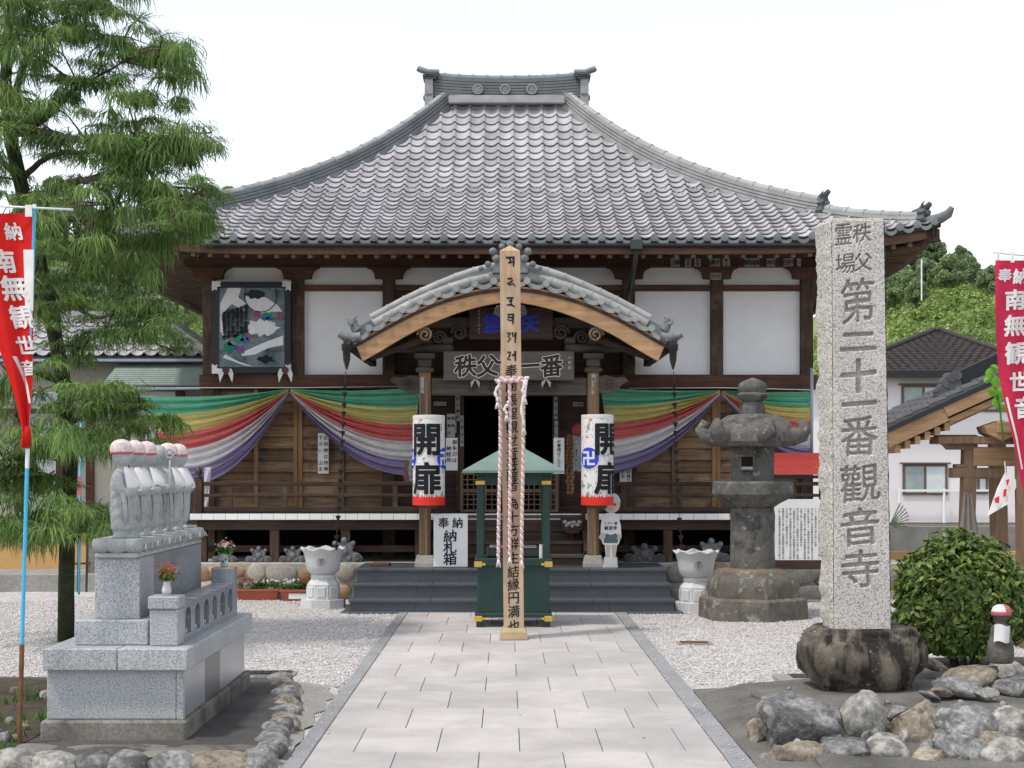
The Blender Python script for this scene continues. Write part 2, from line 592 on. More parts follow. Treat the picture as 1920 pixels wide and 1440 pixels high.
K['boulder'] = stone('boulder', (0.10, 0.10, 0.102), (0.34, 0.33, 0.315), 7.5, 30, 1.0, 0.85, 0.22, dark=(0.075, 0.07, 0.067), dist=0.02)
K['boulder_warm'] = stone('boulder_warm', (0.15, 0.125, 0.095), (0.40, 0.345, 0.27), 8, 30, 1.0, 0.85, 0.22, dark=(0.10, 0.08, 0.065), dist=0.02)
K['boulder_pale'] = stone('boulder_pale', (0.17, 0.165, 0.15), (0.48, 0.46, 0.41), 9, 30, 1.0, 0.85, 0.15, dark=(0.13, 0.125, 0.12), dist=0.02)
# base rock of the pillar: brown with pale lichen and black water streaks
t = NT('streaked_rock'); p = t.map()
col = t.ramp(t.noise(p, 5, 6, 0.65), [(0.3, (0.075, 0.06, 0.045)), (0.7, (0.22, 0.19, 0.15))])
st = t.noise(t.map((1, 1, 0.13)), 5.2, 4, 0.6)
col = t.mix(t.ramp(st, [(0.46, 0.0), (0.56, 0.92)]), col, (0.022, 0.018, 0.017))
col = t.mix(t.ramp(t.noise(p, 16, 5, 0.7), [(0.62, 0.0), (0.70, 0.75)]), col, (0.42, 0.40, 0.35))
t.color(col); t.bump(t.noise(p, 22, 7, 0.7), 0.9, 0.03)
K['streaked'] = t.set(0.88, 0.25)
# old lantern stone
t = NT('lantern_stone'); p = t.map()
col = t.ramp(t.noise(p, 6, 6, 0.65), [(0.3, (0.08, 0.077, 0.07)), (0.7, (0.165, 0.157, 0.143))])
col = t.mix(t.ramp(t.noise(p, 4.2, 6, 0.72, 0.5), [(0.54, 0.0), (0.64, 0.85)]), col, (0.045, 0.042, 0.04))
col = t.mix(t.ramp(t.noise(p, 9, 6, 0.75), [(0.60, 0.0), (0.67, 0.8)]), col, (0.38, 0.385, 0.36))
col = t.mix(1.0, col, t.ramp(t.noise(p, 70, 3), [(0.3, 0.75), (0.7, 1.2)]), 'MULTIPLY')
t.color(col); t.bump(t.noise(p, 40, 6, 0.65), 0.5, 0.015)
K['lantern_stone'] = t.set(0.9, 0.2)
t = NT('lantern_base_stone'); p = t.map()
col = t.ramp(t.noise(p, 6, 6, 0.65), [(0.3, (0.085, 0.075, 0.065)), (0.7, (0.18, 0.16, 0.135))])
col = t.mix(t.ramp(t.noise(p, 5, 6, 0.75, 0.4), [(0.56, 0.0), (0.66, 0.8)]), col, (0.36, 0.37, 0.34))
nz = t.n.new('ShaderNodeSeparateXYZ'); t.l.new(t.g.outputs['Normal'], nz.inputs[0])
col = t.mix(t.math('MULTIPLY', t.ramp(nz.outputs[2], [(0.75, 0.0), (0.97, 0.6)]), t.ramp(t.noise(p, 7, 4), [(0.4, 0.2), (0.6, 1.0)])), col, (0.28, 0.17, 0.07))
t.color(col); t.bump(t.noise(p, 40, 6, 0.65), 0.6, 0.02)
K['lantern_base'] = t.set(0.9, 0.2)
K['jizo_granite'] = granite('jizo_granite', (0.36, 0.375, 0.385), 85, 0.55, 1.25, 0.6)
K['jizo_polish'] = granite('jizo_polish', (0.26, 0.275, 0.30), 100, 0.6, 1.2, 0.22, 0.5, 0.02)
K['jizo_dark'] = granite('jizo_dark', (0.075, 0.08, 0.09), 90, 0.6, 1.2, 0.3, 0.35, 0.02)
K['statue'] = stone('statue', (0.31, 0.325, 0.32), (0.42, 0.435, 0.43), 5, 90, 0.15, 0.75, 0.05, dist=0.004)
K['stele'] = granite('stele', (0.52, 0.49, 0.455), 72, 0.42, 1.18, 0.7, 0.3, 0.25)
t = NT('stele_rough'); p = t.map()
col = t.mix(1.0, (0.57, 0.535, 0.475), t.ramp(t.noise(p, 50, 3), [(0.34, 0.45), (0.5, 1.0), (0.66, 1.15)]), 'MULTIPLY')
t.color(col); t.bump(t.noise(p, 22, 6, 0.6), 1.0, 0.05)
K['stele_rough'] = t.set(0.85, 0.2)
K['stele_cut'] = granite('stele_cut', (0.42, 0.395, 0.365), 72, 0.5, 1.2, 0.8)
K['basin'] = granite('basin', (0.58, 0.58, 0.575), 110, 0.8, 1.12, 0.65, 0.3)
K['basin_mark'] = plain('basin_mark', (0.20, 0.20, 0.20))
# roof tiles
t = NT('roof_tile'); p = t.map()
col = t.mix(1.0, (0.375, 0.362, 0.378), t.ramp(t.noise(p, 2.2, 5, 0.65), [(0.3, 0.78), (0.7, 1.14)]), 'MULTIPLY')
col = t.mix(t.ramp(t.noise(t.map((1.0, 0.35, 0.35)), 1.1, 6, 0.7, 0.5), [(0.52, 0.0), (0.72, 0.45)]), col, (0.24, 0.225, 0.215))
col = t.mix(1.0, col, t.ramp(t.g.outputs['Random Per Island'], [(0, 0.78), (1, 1.16)]), 'MULTIPLY')
col = t.vary(col, 0.2)
t.color(col); t.bump(t.noise(p, 60, 4), 0.08, 0.004)
K['tile'] = t.set(0.42, 0.45)
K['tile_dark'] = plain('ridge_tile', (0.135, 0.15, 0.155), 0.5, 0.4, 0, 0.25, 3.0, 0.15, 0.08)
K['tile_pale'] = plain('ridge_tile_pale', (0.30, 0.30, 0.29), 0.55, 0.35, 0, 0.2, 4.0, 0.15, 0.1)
K['tile_green'] = plain('eave_disc', (0.17, 0.195, 0.195), 0.5, 0.4, 0, 0.2, 4.0, 0.1, 0.08)
K['oni'] = plain('ornament_tile', (0.085, 0.088, 0.092), 0.6, 0.35, 0, 0.25, 8.0, 0.3)
K['oni_grey'] = plain('ornament_tile_grey', (0.17, 0.175, 0.18), 0.65, 0.3, 0, 0.3, 9.0, 0.4)
# timber
K['wood_dark'] = wood('dark_timber', (0.032, 0.02, 0.016), (0.085, 0.052, 0.04), 'x')
K['wood_dark_z'] = wood('dark_timber_upright', (0.036, 0.02, 0.015), (0.10, 0.058, 0.04), 'z', wear=(0.13, 0.10, 0.075))
K['wood_red'] = wood('red_brown_timber', (0.06, 0.027, 0.018), (0.13, 0.066, 0.042), 'x')
K['wood_eave'] = wood('eave_timber', (0.10, 0.055, 0.035), (0.17, 0.10, 0.065), 'x')
K['rafter'] = wood('rafter_timber', (0.13, 0.085, 0.06), (0.20, 0.14, 0.10), 'y')
K['rafter_side'] = wood('rafter_timber_side', (0.10, 0.065, 0.045), (0.17, 0.115, 0.085), 'x')
K['slat'] = wood('slat_timber', (0.10, 0.06, 0.034), (0.30, 0.19, 0.11), 'x', amt=0.35, wear=(0.06, 0.045, 0.035))
K['stile'] = wood('stile_timber', (0.22, 0.11, 0.045), (0.36, 0.21, 0.10), 'z', amt=0.15)
K['stile_dull'] = wood('stile_timber_dull', (0.10, 0.065, 0.04), (0.19, 0.13, 0.085), 'z', amt=0.15)
K['hafu'] = wood('pale_gable_board', (0.34, 0.19, 0.095), (0.50, 0.31, 0.17), 'x', grain=12, amt=0.05, bump=0.1)
K['post_wood'] = wood('weathered_post', (0.10, 0.075, 0.055), (0.24, 0.17, 0.11), 'z', grain=20, amt=0.05, wear=(0.30, 0.15, 0.06))
K['tower_wood'] = wood('pale_cedar', (0.37, 0.25, 0.155), (0.54, 0.395, 0.265), 'z', grain=14, amt=0.05, bump=0.15, wear=(0.40, 0.34, 0.28))
K['tower_foot'] = wood('cedar_foot', (0.36, 0.27, 0.15), (0.52, 0.41, 0.25), 'x', grain=14)
K['pav_wood'] = wood('pavilion_timber', (0.24, 0.14, 0.07), (0.42, 0.27, 0.15), 'x', amt=0.1)
K['pav_wood_z'] = wood('pavilion_timber_upright', (0.14, 0.085, 0.05), (0.26, 0.17, 0.105), 'z', amt=0.1)
K['carved'] = wood('carved_timber', (0.05, 0.04, 0.034), (0.12, 0.098, 0.082), 'x', grain=20)
K['gilt'] = plain('worn_gilding', (0.17, 0.11, 0.06), 0.5, 0.4, 0.2, 0.3, 12)
K['plaster'] = plain('white_plaster', (0.76, 0.75, 0.755), 0.9, 0.15, 0, 0.07, 1.1, 0.1)
K['white_paint'] = plain('white_paint', (0.80, 0.79, 0.77), 0.6, 0.3, 0, 0.06, 3, 0.05, 0.04)
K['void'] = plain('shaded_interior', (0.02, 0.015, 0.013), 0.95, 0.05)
K['paper'] = plain('paper', (0.70, 0.70, 0.68), 0.9, 0.1, 0, 0.05, 4)
K['paper_grey'] = plain('old_paper', (0.36, 0.37, 0.36), 0.9, 0.1, 0, 0.12, 6)
K['ink'] = plain('ink', (0.016, 0.016, 0.02), 0.7, 0.2)
K['ink_blue'] = plain('navy_ink', (0.012, 0.016, 0.05), 0.7, 0.2)
K['blue'] = plain('blue_letters', (0.02, 0.045, 0.42), 0.6, 0.3)
K['lantern_blue'] = plain('lantern_blue', (0.04, 0.07, 0.55), 0.6, 0.2)
K['red'] = plain('lantern_red', (0.72, 0.035, 0.025), 0.6, 0.25)
K['green_spot'] = plain('lantern_green', (0.05, 0.26, 0.14), 0.6, 0.25)
K['white_sign'] = plain('white_sign', (0.78, 0.78, 0.76), 0.5, 0.3, 0, 0.03)
K['metal_dark'] = plain('dark_metal', (0.045, 0.045, 0.048), 0.45, 0.5, 0.3, 0.2, 10)
K['copper'] = plain('aged_copper', (0.055, 0.06, 0.055), 0.5, 0.5, 0.5, 0.2, 10)
K['chain'] = plain('rain_chain', (0.035, 0.028, 0.026), 0.5, 0.4, 0.4)
K['silver'] = plain('silver_fitting', (0.62, 0.61, 0.60), 0.4, 0.5, 0.4)
K['gold'] = plain('brass_fitting', (0.60, 0.40, 0.09), 0.35, 0.5, 0.6)
K['burner_green'] = plain('green_painted_metal', (0.012, 0.038, 0.030), 0.45, 0.4, 0, 0.15, 5, 0.05)
K['burner_roof'] = plain('verdigris_roof', (0.15, 0.225, 0.195), 0.5, 0.35, 0, 0.12, 3)
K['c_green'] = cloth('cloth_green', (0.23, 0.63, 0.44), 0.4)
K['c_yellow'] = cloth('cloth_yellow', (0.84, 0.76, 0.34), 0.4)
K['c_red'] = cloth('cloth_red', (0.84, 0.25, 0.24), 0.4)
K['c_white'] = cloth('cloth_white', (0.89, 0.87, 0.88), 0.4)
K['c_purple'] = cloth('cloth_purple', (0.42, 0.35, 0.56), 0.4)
K['banner'] = cloth('banner_red', (0.74, 0.028, 0.025), 0.3)
K['banner2'] = cloth('banner_crimson', (0.64, 0.04, 0.095), 0.3)
K['banner_white'] = plain('banner_white', (0.78, 0.76, 0.74), 0.9, 0.1)
K['cap_red'] = cloth('knit_red', (0.46, 0.13, 0.14), 0.05)
K['bib'] = cloth('bib_white', (0.74, 0.72, 0.71), 0.1)
t = NT('faded_knit'); p = t.map()
t.color(t.mix(t.ramp(t.noise(p, 40, 4), [(0.42, 0.0), (0.6, 1.0)]), (0.58, 0.45, 0.44), (0.70, 0.63, 0.61)))
t.bump(t.noise(p, 160, 3), 0.5, 0.006)
K['cap_pink'] = t.set(0.95, 0.1)
K['rope_white'] = plain('rope_white', (0.72, 0.66, 0.64), 0.9, 0.1)
K['rope_red'] = plain('rope_pink', (0.62, 0.36, 0.37), 0.9, 0.1)
K['pole_blue'] = plain('pole_blue', (0.06, 0.42, 0.68), 0.35, 0.4)
K['pole_white'] = plain('pole_white', (0.75, 0.76, 0.78), 0.35, 0.4)
K['rust'] = plain('rusty_pole', (0.17, 0.085, 0.04), 0.8, 0.2, 0, 0.35, 14, 0.3)
K['terracotta'] = plain('terracotta_plastic', (0.34, 0.09, 0.05), 0.6, 0.3, 0, 0.1, 5)
K['bark'] = wood('bark', (0.045, 0.034, 0.026), (0.13, 0.10, 0.08), 'z', grain=26, bump=0.7, amt=0.02)
K['bark_dark_green'] = stone('dark_green_trunk', (0.018, 0.022, 0.010), (0.045, 0.048, 0.022), 5, 30, 0.6, 0.9, 0.02)  # trunk colour, darker and greener than the branch bark
K['thread_leaf'] = leaf('thread_foliage', (0.10, 0.20, 0.055), (0.23, 0.35, 0.10), 1.6, 0.3, 0.6, 0.2, (0.14, 0.10, 0.045))
K['bush_leaf'] = leaf('glossy_leaf', (0.06, 0.115, 0.02), (0.15, 0.22, 0.05), 5.0, 0.2, 0.45, 0.35, (0.30, 0.32, 0.06))
K['hill_leaf'] = leaf('hill_foliage', (0.20, 0.28, 0.13), (0.30, 0.39, 0.19), 0.12, 0.3)  # leaf colour paled to stand in for the slight distance haze
K['hill_bright'] = leaf('hill_scrub', (0.20, 0.29, 0.085), (0.36, 0.45, 0.15), 0.10, 0.3)
K['hill_dark'] = leaf('hill_foliage_dark', (0.20, 0.27, 0.15), (0.29, 0.37, 0.20), 0.15, 0.3)  # paled as well, haze of the far slope put into the colour
K['bright_leaf'] = leaf('bright_leaf', (0.10, 0.30, 0.02), (0.20, 0.44, 0.04), 2.0, 0.4, 0.5, 0.3, isl=False)
K['weed'] = leaf('weed', (0.03, 0.10, 0.015), (0.09, 0.22, 0.03), 4.0, 0.3)
K['flower_orange'] = leaf('orange_flower', (0.42, 0.13, 0.06), (0.50, 0.22, 0.10), 30.0, 0.3)
K['flower_white'] = leaf('white_flower', (0.7, 0.66, 0.60), (0.78, 0.72, 0.7), 30.0, 0.3)
K['flower_red'] = leaf('red_flower', (0.40, 0.08, 0.07), (0.45, 0.14, 0.12), 30.0, 0.3)
K['house_wall'] = plain('house_render', (0.78, 0.73, 0.73), 0.9, 0.15, 0, 0.03, 0.5)
K['house_tile'] = plain('house_tile', (0.055, 0.043, 0.041), 0.6, 0.3, 0, 0.2, 3, 0.2, 0)
K['frame'] = plain('window_frame', (0.13, 0.085, 0.07), 0.5, 0.4)
K['curtain'] = plain('net_curtain', (0.62, 0.66, 0.64), 0.9, 0.1, 0, 0.1, 3)
K['glass'] = plain('window_glass', (0.30, 0.36, 0.36), 0.12, 0.5, 0, 0.2, 1.5)
K['red_roof'] = plain('red_painted_sheet', (0.52, 0.07, 0.055), 0.5, 0.35, 0, 0.1, 3)
K['green_roof'] = plain('grey_green_copper', (0.24, 0.29, 0.265), 0.6, 0.3, 0, 0.15, 3)
K['gutter'] = plain('gutter', (0.022, 0.024, 0.026), 0.6, 0.3)
K['gutter_blue'] = plain('gutter_face', (0.30, 0.34, 0.42), 0.4, 0.4)
K['ochre_wall'] = plain('ochre_wall', (0.55, 0.33, 0.14), 0.9, 0.1, 0, 0.08, 3)
K['beige_wall'] = plain('beige_wall', (0.46, 0.42, 0.36), 0.9, 0.1, 0, 0.08, 3)
K['pale_wall'] = plain('pale_wall', (0.62, 0.63, 0.64), 0.9, 0.1, 0, 0.05, 3)
K['skin'] = plain('painted_skin', (0.62, 0.48, 0.40), 0.6, 0.2)
# ------------------------------------------------------------------ ground, gravel yard, path
g = MB()
g.box(-400, 400, -60, 700, -0.6, -0.03)
tag(g.build('ground', K['far_ground']), kind='structure')

def yard_z(x, y):
    return 0.012 * mnoise.noise(Vector((x * 0.6, y * 0.6, 3.0))) + 0.006 * mnoise.noise(Vector((x * 2.3, y * 2.3, 7.0)))
yd = MB()
def strip(x0, x1, y0, y1, nx, ny):
    yd.grid(lambda u, v: (x0 + (x1 - x0) * u, y0 + (y1 - y0) * v, yard_z(x0 + (x1 - x0) * u, y0 + (y1 - y0) * v)), nx, ny)
strip(-14, -1.485, 7.5, 27, 60, 80)
strip(1.66, 13, 7.5, 27, 60, 80)
strip(-1.485, 1.66, 21.3, 27, 10, 20)
yard = tag(yd.build('gravel_yard', K['gravel'], smooth=True), kind='structure')

# loose chips of white gravel lying on the yard
def chips(n, x0, x1, y0, y1, size):
    c = np.stack([rng.uniform(x0, x1, n), rng.uniform(y0, y1, n)], 1)
    z = np.array([yard_z(a, b) for a, b in c])
    base = np.array([(1,0,0),(-1,0,0),(0,1,0),(0,-1,0),(0,0,1),(0,0,-1)], dtype=float)
    fc = np.array([(0,2,4),(2,1,4),(1,3,4),(3,0,4),(2,0,5),(1,2,5),(3,1,5),(0,3,5)])
    s = size * rng.uniform(0.5, 1.35, (n, 1, 1)) * rng.uniform(0.6, 1.2, (n, 1, 3)) * np.array([1, 1, 0.6])
    P = base[None] * s * rng.uniform(0.6, 1.3, (n, 6, 1))
    a = rng.uniform(0, 2 * PI, n); ca, sa = np.cos(a), np.sin(a)
    b = rng.uniform(-0.5, 0.5, n); cb, sb = np.cos(b), np.sin(b)
    X = P[..., 0] * ca[:, None] - P[..., 1] * sa[:, None]; Y = P[..., 0] * sa[:, None] + P[..., 1] * ca[:, None]
    Z = P[..., 2]
    Y2 = Y * cb[:, None] - Z * sb[:, None]; Z2 = Y * sb[:, None] + Z * cb[:, None]
    V = np.stack([X + c[:, :1], Y2 + c[:, 1:], Z2 + (z + size * 0.25)[:, None]], -1).reshape(-1, 3)
    Fc = (fc[None] + (np.arange(n) * 6)[:, None, None]).reshape(-1, 3)
    return V, Fc
VV, FF, o = [], [], 0
for args in ((52000, -8.0, -1.5, 13.4, 23.7, 0.016), (36000, 1.7, 6.6, 13.0, 23.4, 0.016), (1500, -1.85, -1.5, 12.5, 14, 0.014)):
    V, Fc = chips(*args); VV.append(V); FF.append(Fc + o); o += len(V)
for x0, x1, n_ in ((-1.49, -1.33, 260), (1.46, 1.66, 300), (-1.3, 1.4, 90)):      # a few chips kicked onto the paving
    V, Fc = chips(n_, x0, x1, 10, 21.3, 0.009); V[:, 2] += 0.026; VV.append(V); FF.append(Fc + o); o += len(V)
ch = link('loose_gravel', npmesh('loose_gravel', np.concatenate(VV), np.concatenate(FF), K['chip']))
tag(ch, 'white crushed stone gravel spread over the temple yard', 'gravel', kind='stuff')

# paved approach
path = MB()
path.box(-1.485, 1.655, 7.0, 21.5, -0.10, 0.006)
path = tag(path.build('path', K['joint']), kind='structure')
PX0, PX1 = -1.367, 1.50
PW, PL = 0.5835, 0.989
pm = {}
row = 0
y = 11.84 - 4 * PL
k = -4
while y < 21.5:
    y1 = min(y + PL, 21.52)
    off = -1.074 if k % 2 == -1 % 2 else -1.074 + 0.30
    cuts = [PX0] + sorted(off + PW * j for j in range(-1, 6) if PX0 + 0.08 < off + PW * j < PX1 - 0.08) + [PX1]
    for a, b in zip(cuts[:-1], cuts[1:]):
        key = (round(b - a, 3), round(y1 - y, 3))
        if key not in pm:
            m = MB(); m.box(-(b - a) / 2 + 0.003, (b - a) / 2 - 0.003, -(y1 - y) / 2 + 0.002, (y1 - y) / 2 - 0.002, -0.03, 0.0, 0.003)
            pm[key] = m.mesh('paver', K['paver'])
        inst('paver', pm[key], ((a + b) / 2, (y + y1) / 2, 0.024 + random.uniform(-0.0012, 0.0012)), path)
    y += PL; k += 1
for x0, x1 in ((-1.492, -1.371), (1.504, 1.662)):
    y = 7.0
    while y < 21.4:
        y1 = min(y + 1.98, 21.45)
        m = MB(); m.box(x0, x1, y + 0.003, y1 - 0.003, -0.05, 0.027, 0.004)
        m.build('kerb_stone', K['kerb'], path)
        y = y1

# drain covers in the gravel
for (px, py, w, d, lab) in ((488, 1260, 0.62, 0.24, 'flat dark drain cover in the gravel behind the statue plinth'),
                            (1302, 1203, 0.32, 0.16, 'small rusty drain grating in the gravel right of the path')):
    c = at(px, py, gd(py, 0.03))
    e = empty('drain_cover', (c.x, c.y, 0.0), lab, 'drain cover')
    m = MB(); m.box(c.x - w/2 - 0.04, c.x + w/2 + 0.04, c.y - d/2 - 0.04, c.y + d/2 + 0.04, -0.05, 0.02); m.build('surround', K['concrete'], e)
    n = 9
    for i in range(n):
        m = MB(); x0 = c.x - w/2 + w * i / n
        m.box(x0, x0 + w / n - 0.008, c.y - d/2, c.y + d/2, 0.021, 0.032); m.build('bar', K['rust'] if px > 900 else K['metal_dark'], e)
c = at(1492, 1272, gd(1272, 0.05))
e = empty('drain_cover', (c.x, c.y, 0.0), 'square drain box with concrete rim beside the pillar rock', 'drain cover')
m = MB(); m.box(c.x - 0.16, c.x + 0.4, c.y - 0.2, c.y + 0.35, -0.1, 0.05, 0.01); m.build('rim', K['concrete'], e)
m = MB(); m.box(c.x - 0.02, c.x + 0.34, c.y + 0.02, c.y + 0.3, 0.051, 0.056); m.build('lid', K['metal_dark'], e)
# ------------------------------------------------------------------ stone steps
YF = 23.77                                   # front face of the foundation
ZP = 0.57                                    # top of the foundation
st = empty('stone_steps', (0.07, 21.56, 0), 'wide dark slate steps leading up to the temple entrance', 'steps')
sy = [21.56, 21.98, 22.40, YF]
for i in range(3):
    z0, z1 = 0.19 * i, 0.19 * (i + 1)
    x0, x1 = -2.19 + 0.01 * i, 2.34 - 0.012 * i
    nb = 5
    for j in range(nb):
        a, b = x0 + (x1 - x0) * j / nb, x0 + (x1 - x0) * (j + 1) / nb
        m = MB(); m.box(a + 0.0015, b - 0.0015, sy[i] + 0.02, sy[i] + 0.06, z0, z1 - 0.045); m.build('riser_stone', K['step'], st)
    nb = 4
    for j in range(nb):
        a, b = x0 - 0.015 + (x1 - x0 + 0.03) * j / nb, x0 - 0.015 + (x1 - x0 + 0.03) * (j + 1) / nb
        m = MB(); m.box(a + 0.0015, b - 0.0015, sy[i], sy[i + 1] + 0.06, z1 - 0.045, z1, 0.006); m.build('tread_stone', K['step'], st)
    m = MB(); m.box(x0 + 0.02, x1 - 0.02, sy[i] + 0.061, YF + 0.1, z0 - 0.02, z1 - 0.047); m.build('core', K['step'], st)
m = MB(); m.box(-2.30, 2.45, 21.42, 23.0, -0.05, 0.028, 0.006); m.build('ground_slab', K['step'], st)

# ------------------------------------------------------------------ the hall
hall = empty('temple_hall', (0, 25, 0), 'large temple hall with grey tiled hip roof, white panels and dark timber', 'temple')
fnd = MB(); fnd.box(-5.6, 6.2, YF + 0.05, 33.0, -0.1, ZP, 0.02)
fnd = fnd.build('foundation', K['mortar'], hall)
# rounded stones bedded in the foundation's face
fm = [rockmesh('stone', K['fstone%d' % (i % 5)], i + 3, amp=0.16, sub=2, ridg=0.02) for i in range(10)]
def fstone(px, py, wpx, hpx, mi, tilt=0.0):
    s = YF / F
    o = inst('stone', fm[mi], at(px, py, YF + 0.04), fnd, rot=(0, tilt, 0), scale=(wpx / 2 * s, 0.07, hpx / 2 * s))
for px, py, w, h, mi, tl in ((381, 1079, 34, 32, 2, 0.1), (424, 1072, 72, 30, 0, 0), (388, 1100, 36, 26, 3, 0), (481, 1073, 34, 36, 3, 0.7), (528, 1076, 62, 36, 1, 0),
        (575, 1078, 28, 30, 2, 0.2), (649, 1072, 36, 36, 3, 0.4), (645, 1108, 28, 26, 0, 0), (467, 1100, 26, 22, 4, 0), (500, 1108, 40, 18, 1, 0), (556, 1110, 44, 20, 3, 0),
        (345, 1074, 40, 30, 4, 0), (330, 1102, 36, 24, 1, 0), (300, 1080, 40, 34, 0, 0.2), (612, 1104, 26, 26, 4, 0),
        (1268, 1075, 40, 36, 4, 0), (1352, 1070, 40, 30, 2, 0.2), (1268, 1112, 30, 28, 1, 0), (1310, 1080, 36, 34, 0, 0), (1330, 1106, 34, 26, 4, 0),
        (1500, 1078, 70, 36, 4, 0), (1520, 1112, 60, 34, 9, 0), (1560, 1085, 60, 50, 4, 0.3), (1450, 1080, 60, 40, 4, 0), (1620, 1090, 60, 44, 1, 0), (1675, 1085, 44, 50, 2, 0)):
    fstone(px, py, w, h, mi % 10, tl)

COLX = (-4.80, -3.37, -1.90, 1.97, 3.39, 4.84)
YW = 25.0
colm = MB()
for x in COLX:
    m = MB(); m.box(x - 0.10, x + 0.10, YW - 0.08, YW + 0.12, ZP if 2.5 > abs(x) or abs(x) > 4 else 3.28, 5.5, 0.008); m.build('column', K['wood_dark_z'], hall)
# plaster panels between the columns
ZB, ZM, ZT = 3.535, 4.90, 5.27
for a, b in zip(COLX[:-1], COLX[1:]):
    m = MB(); m.box(a + 0.1, b - 0.1, YW + 0.03, YW + 0.06, ZB, ZM); m.build('plaster_panel' if abs(a + b) > 0.5 else 'transom_panel', K['plaster'] if abs(a + b) > 0.5 else K['wood_dark'], hall)
    m = MB(); m.box(a + 0.1, b - 0.1, YW + 0.03, YW + 0.06, ZM + 0.06, 5.6); m.build('plaster_panel', K['plaster'], hall)
m = MB(); m.box(-4.9, 4.95, YW - 0.05, YW + 0.02, ZM - 0.01, ZM + 0.085, 0.006); m.build('tie_beam', K['wood_red'], hall)
m = MB(); m.box(-4.95, 5.0, YW - 0.11, YW + 0.05, 3.30, ZB, 0.01); m.build('lower_beam', K['wood_red'], hall)
m = MB(); m.box(-5.2, 5.25, YW - 0.10, YW + 0.14, ZT, 5.48, 0.01); m.build('wall_plate', K['wood_red'], hall)
# boat shaped bracket arms
for x in COLX:
    w = 0.36
    poly = [(x - w, ZT)]
    for i in range(7):
        a = PI / 2 * i / 6
        poly.append((x - w + 0.02 + 0.13 * math.sin(a) * 0.9, ZT - 0.165 * (1 - math.cos(a)) - 0.02))
    poly += [(x - w + 0.2, ZT - 0.19), (x + w - 0.2, ZT - 0.19)]
    for i in range(6, -1, -1):
        a = PI / 2 * i / 6
        poly.append((x + w - 0.02 - 0.13 * math.sin(a) * 0.9, ZT - 0.165 * (1 - math.cos(a)) - 0.02))
    poly.append((x + w, ZT))
    m = MB(); m.prism(poly, YW - 0.12, YW + 0.1); m.build('bracket_arm', K['wood_red'], hall)
# side and back walls
for sgn, x in ((-1, -4.86), (1, 4.90)):
    m = MB(); m.box(x - 0.04, x + 0.04, YW + 0.12, 32.2, ZP, 5.8); m.build('side_wall', K['plaster'], hall)
    for yy in (26.8, 28.6, 30.4, 32.2):
        m = MB(); m.box(x - 0.10, x + 0.10, yy - 0.1, yy + 0.1, ZP, 5.9); m.build('column', K['wood_dark_z'], hall)
    m = MB(); m.box(x - 0.07, x + 0.07, YW + 0.13, 32.1, 3.30, 3.53); m.build('side_beam', K['wood_red'], hall)
    m = MB(); m.box(x - 0.06, x + 0.06, YW + 0.13, 32.1, 1.0, 3.29); m.build('side_boarding', K['slat'], hall)
m = MB(); m.box(-4.9, 4.9, 32.2, 32.3, ZP, 5.9); m.build('back_wall', K['wood_dark'], hall)
m = MB(); m.box(-4.8, 4.8, YW + 0.3, 32.2, 1.22, 1.30); m.build('inner_floor', K['wood_dark'], hall)
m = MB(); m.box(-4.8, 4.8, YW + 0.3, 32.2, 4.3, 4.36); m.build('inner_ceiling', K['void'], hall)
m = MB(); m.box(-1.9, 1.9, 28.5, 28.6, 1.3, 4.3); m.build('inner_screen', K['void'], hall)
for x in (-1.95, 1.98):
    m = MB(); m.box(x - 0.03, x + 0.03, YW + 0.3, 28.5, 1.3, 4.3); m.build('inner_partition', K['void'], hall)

# boarded shutters: rows of lapped slats in frames
ZS0, ZS1 = 1.40, 3.295
rows = 10
ph = (ZS1 - ZS0) / rows
def shutter(x0, x1, stile_l, stile_r):
    sh = empty('shutter', ((x0 + x1) / 2, YW, ZS0), parent=None)
    sh.parent = hall; sh.location = Vector(((x0 + x1) / 2, YW, ZS0)) - hall.location
    key = round(x1 - x0, 3)
    m = MB()
    hw = (x1 - x0) / 2 - 0.03
    m.prism_x([(-0.062, 0.0), (0.0, 0.0), (0.0, ph), (-0.008, ph)], -hw, hw)
    me = m.mesh('slat', K['slat'])
    for i in range(rows):
        inst('slat', me, ((x0 + x1) / 2, YW + 0.05, ZS0 + ph * i), sh)
    for x, mt in ((x0, stile_l), (x1, stile_r)):
        if mt is None: continue
        m = MB(); m.box(x - 0.035, x + 0.035, YW - 0.03, YW + 0.04, ZS0 - 0.02, ZS1 + 0.004, 0.004); m.build('stile', K[mt], sh)
    m = MB(); m.box(x0, x1, YW + 0.052, YW + 0.09, ZS0, ZS1); m.build('backing', K['wood_dark'], sh)
for xs, sgn in (((-4.70, -4.05, -3.41, -2.66, -2.0), -1), ((2.07, 2.70, 3.35, 4.05, 4.74), 1)):
    for i in range(4):
        cols = ('stile_dull', 'stile', 'stile', 'stile_dull', 'stile_dull') if sgn < 0 else ('stile_dull', 'stile_dull', 'stile', 'stile', 'stile_dull')
        shutter(xs[i], xs[i + 1], cols[i] if i in (0,) else None, cols[i + 1])
    x = -3.33 if sgn < 0 else 3.42
    m = MB(); m.box(x - 0.033, x + 0.033, YW - 0.034, YW + 0.04, ZS0 - 0.02, ZS1 + 0.004, 0.004); m.build('meeting_stile', K['stile'], hall)
m = MB(); m.box(-4.75, -1.95, YW - 0.09, YW + 0.06, 1.325, 1.40); m.build('sill', K['stile_dull'], hall)
m = MB(); m.box(2.0, 4.8, YW - 0.09, YW + 0.06, 1.325, 1.40); m.build('sill', K['stile_dull'], hall)

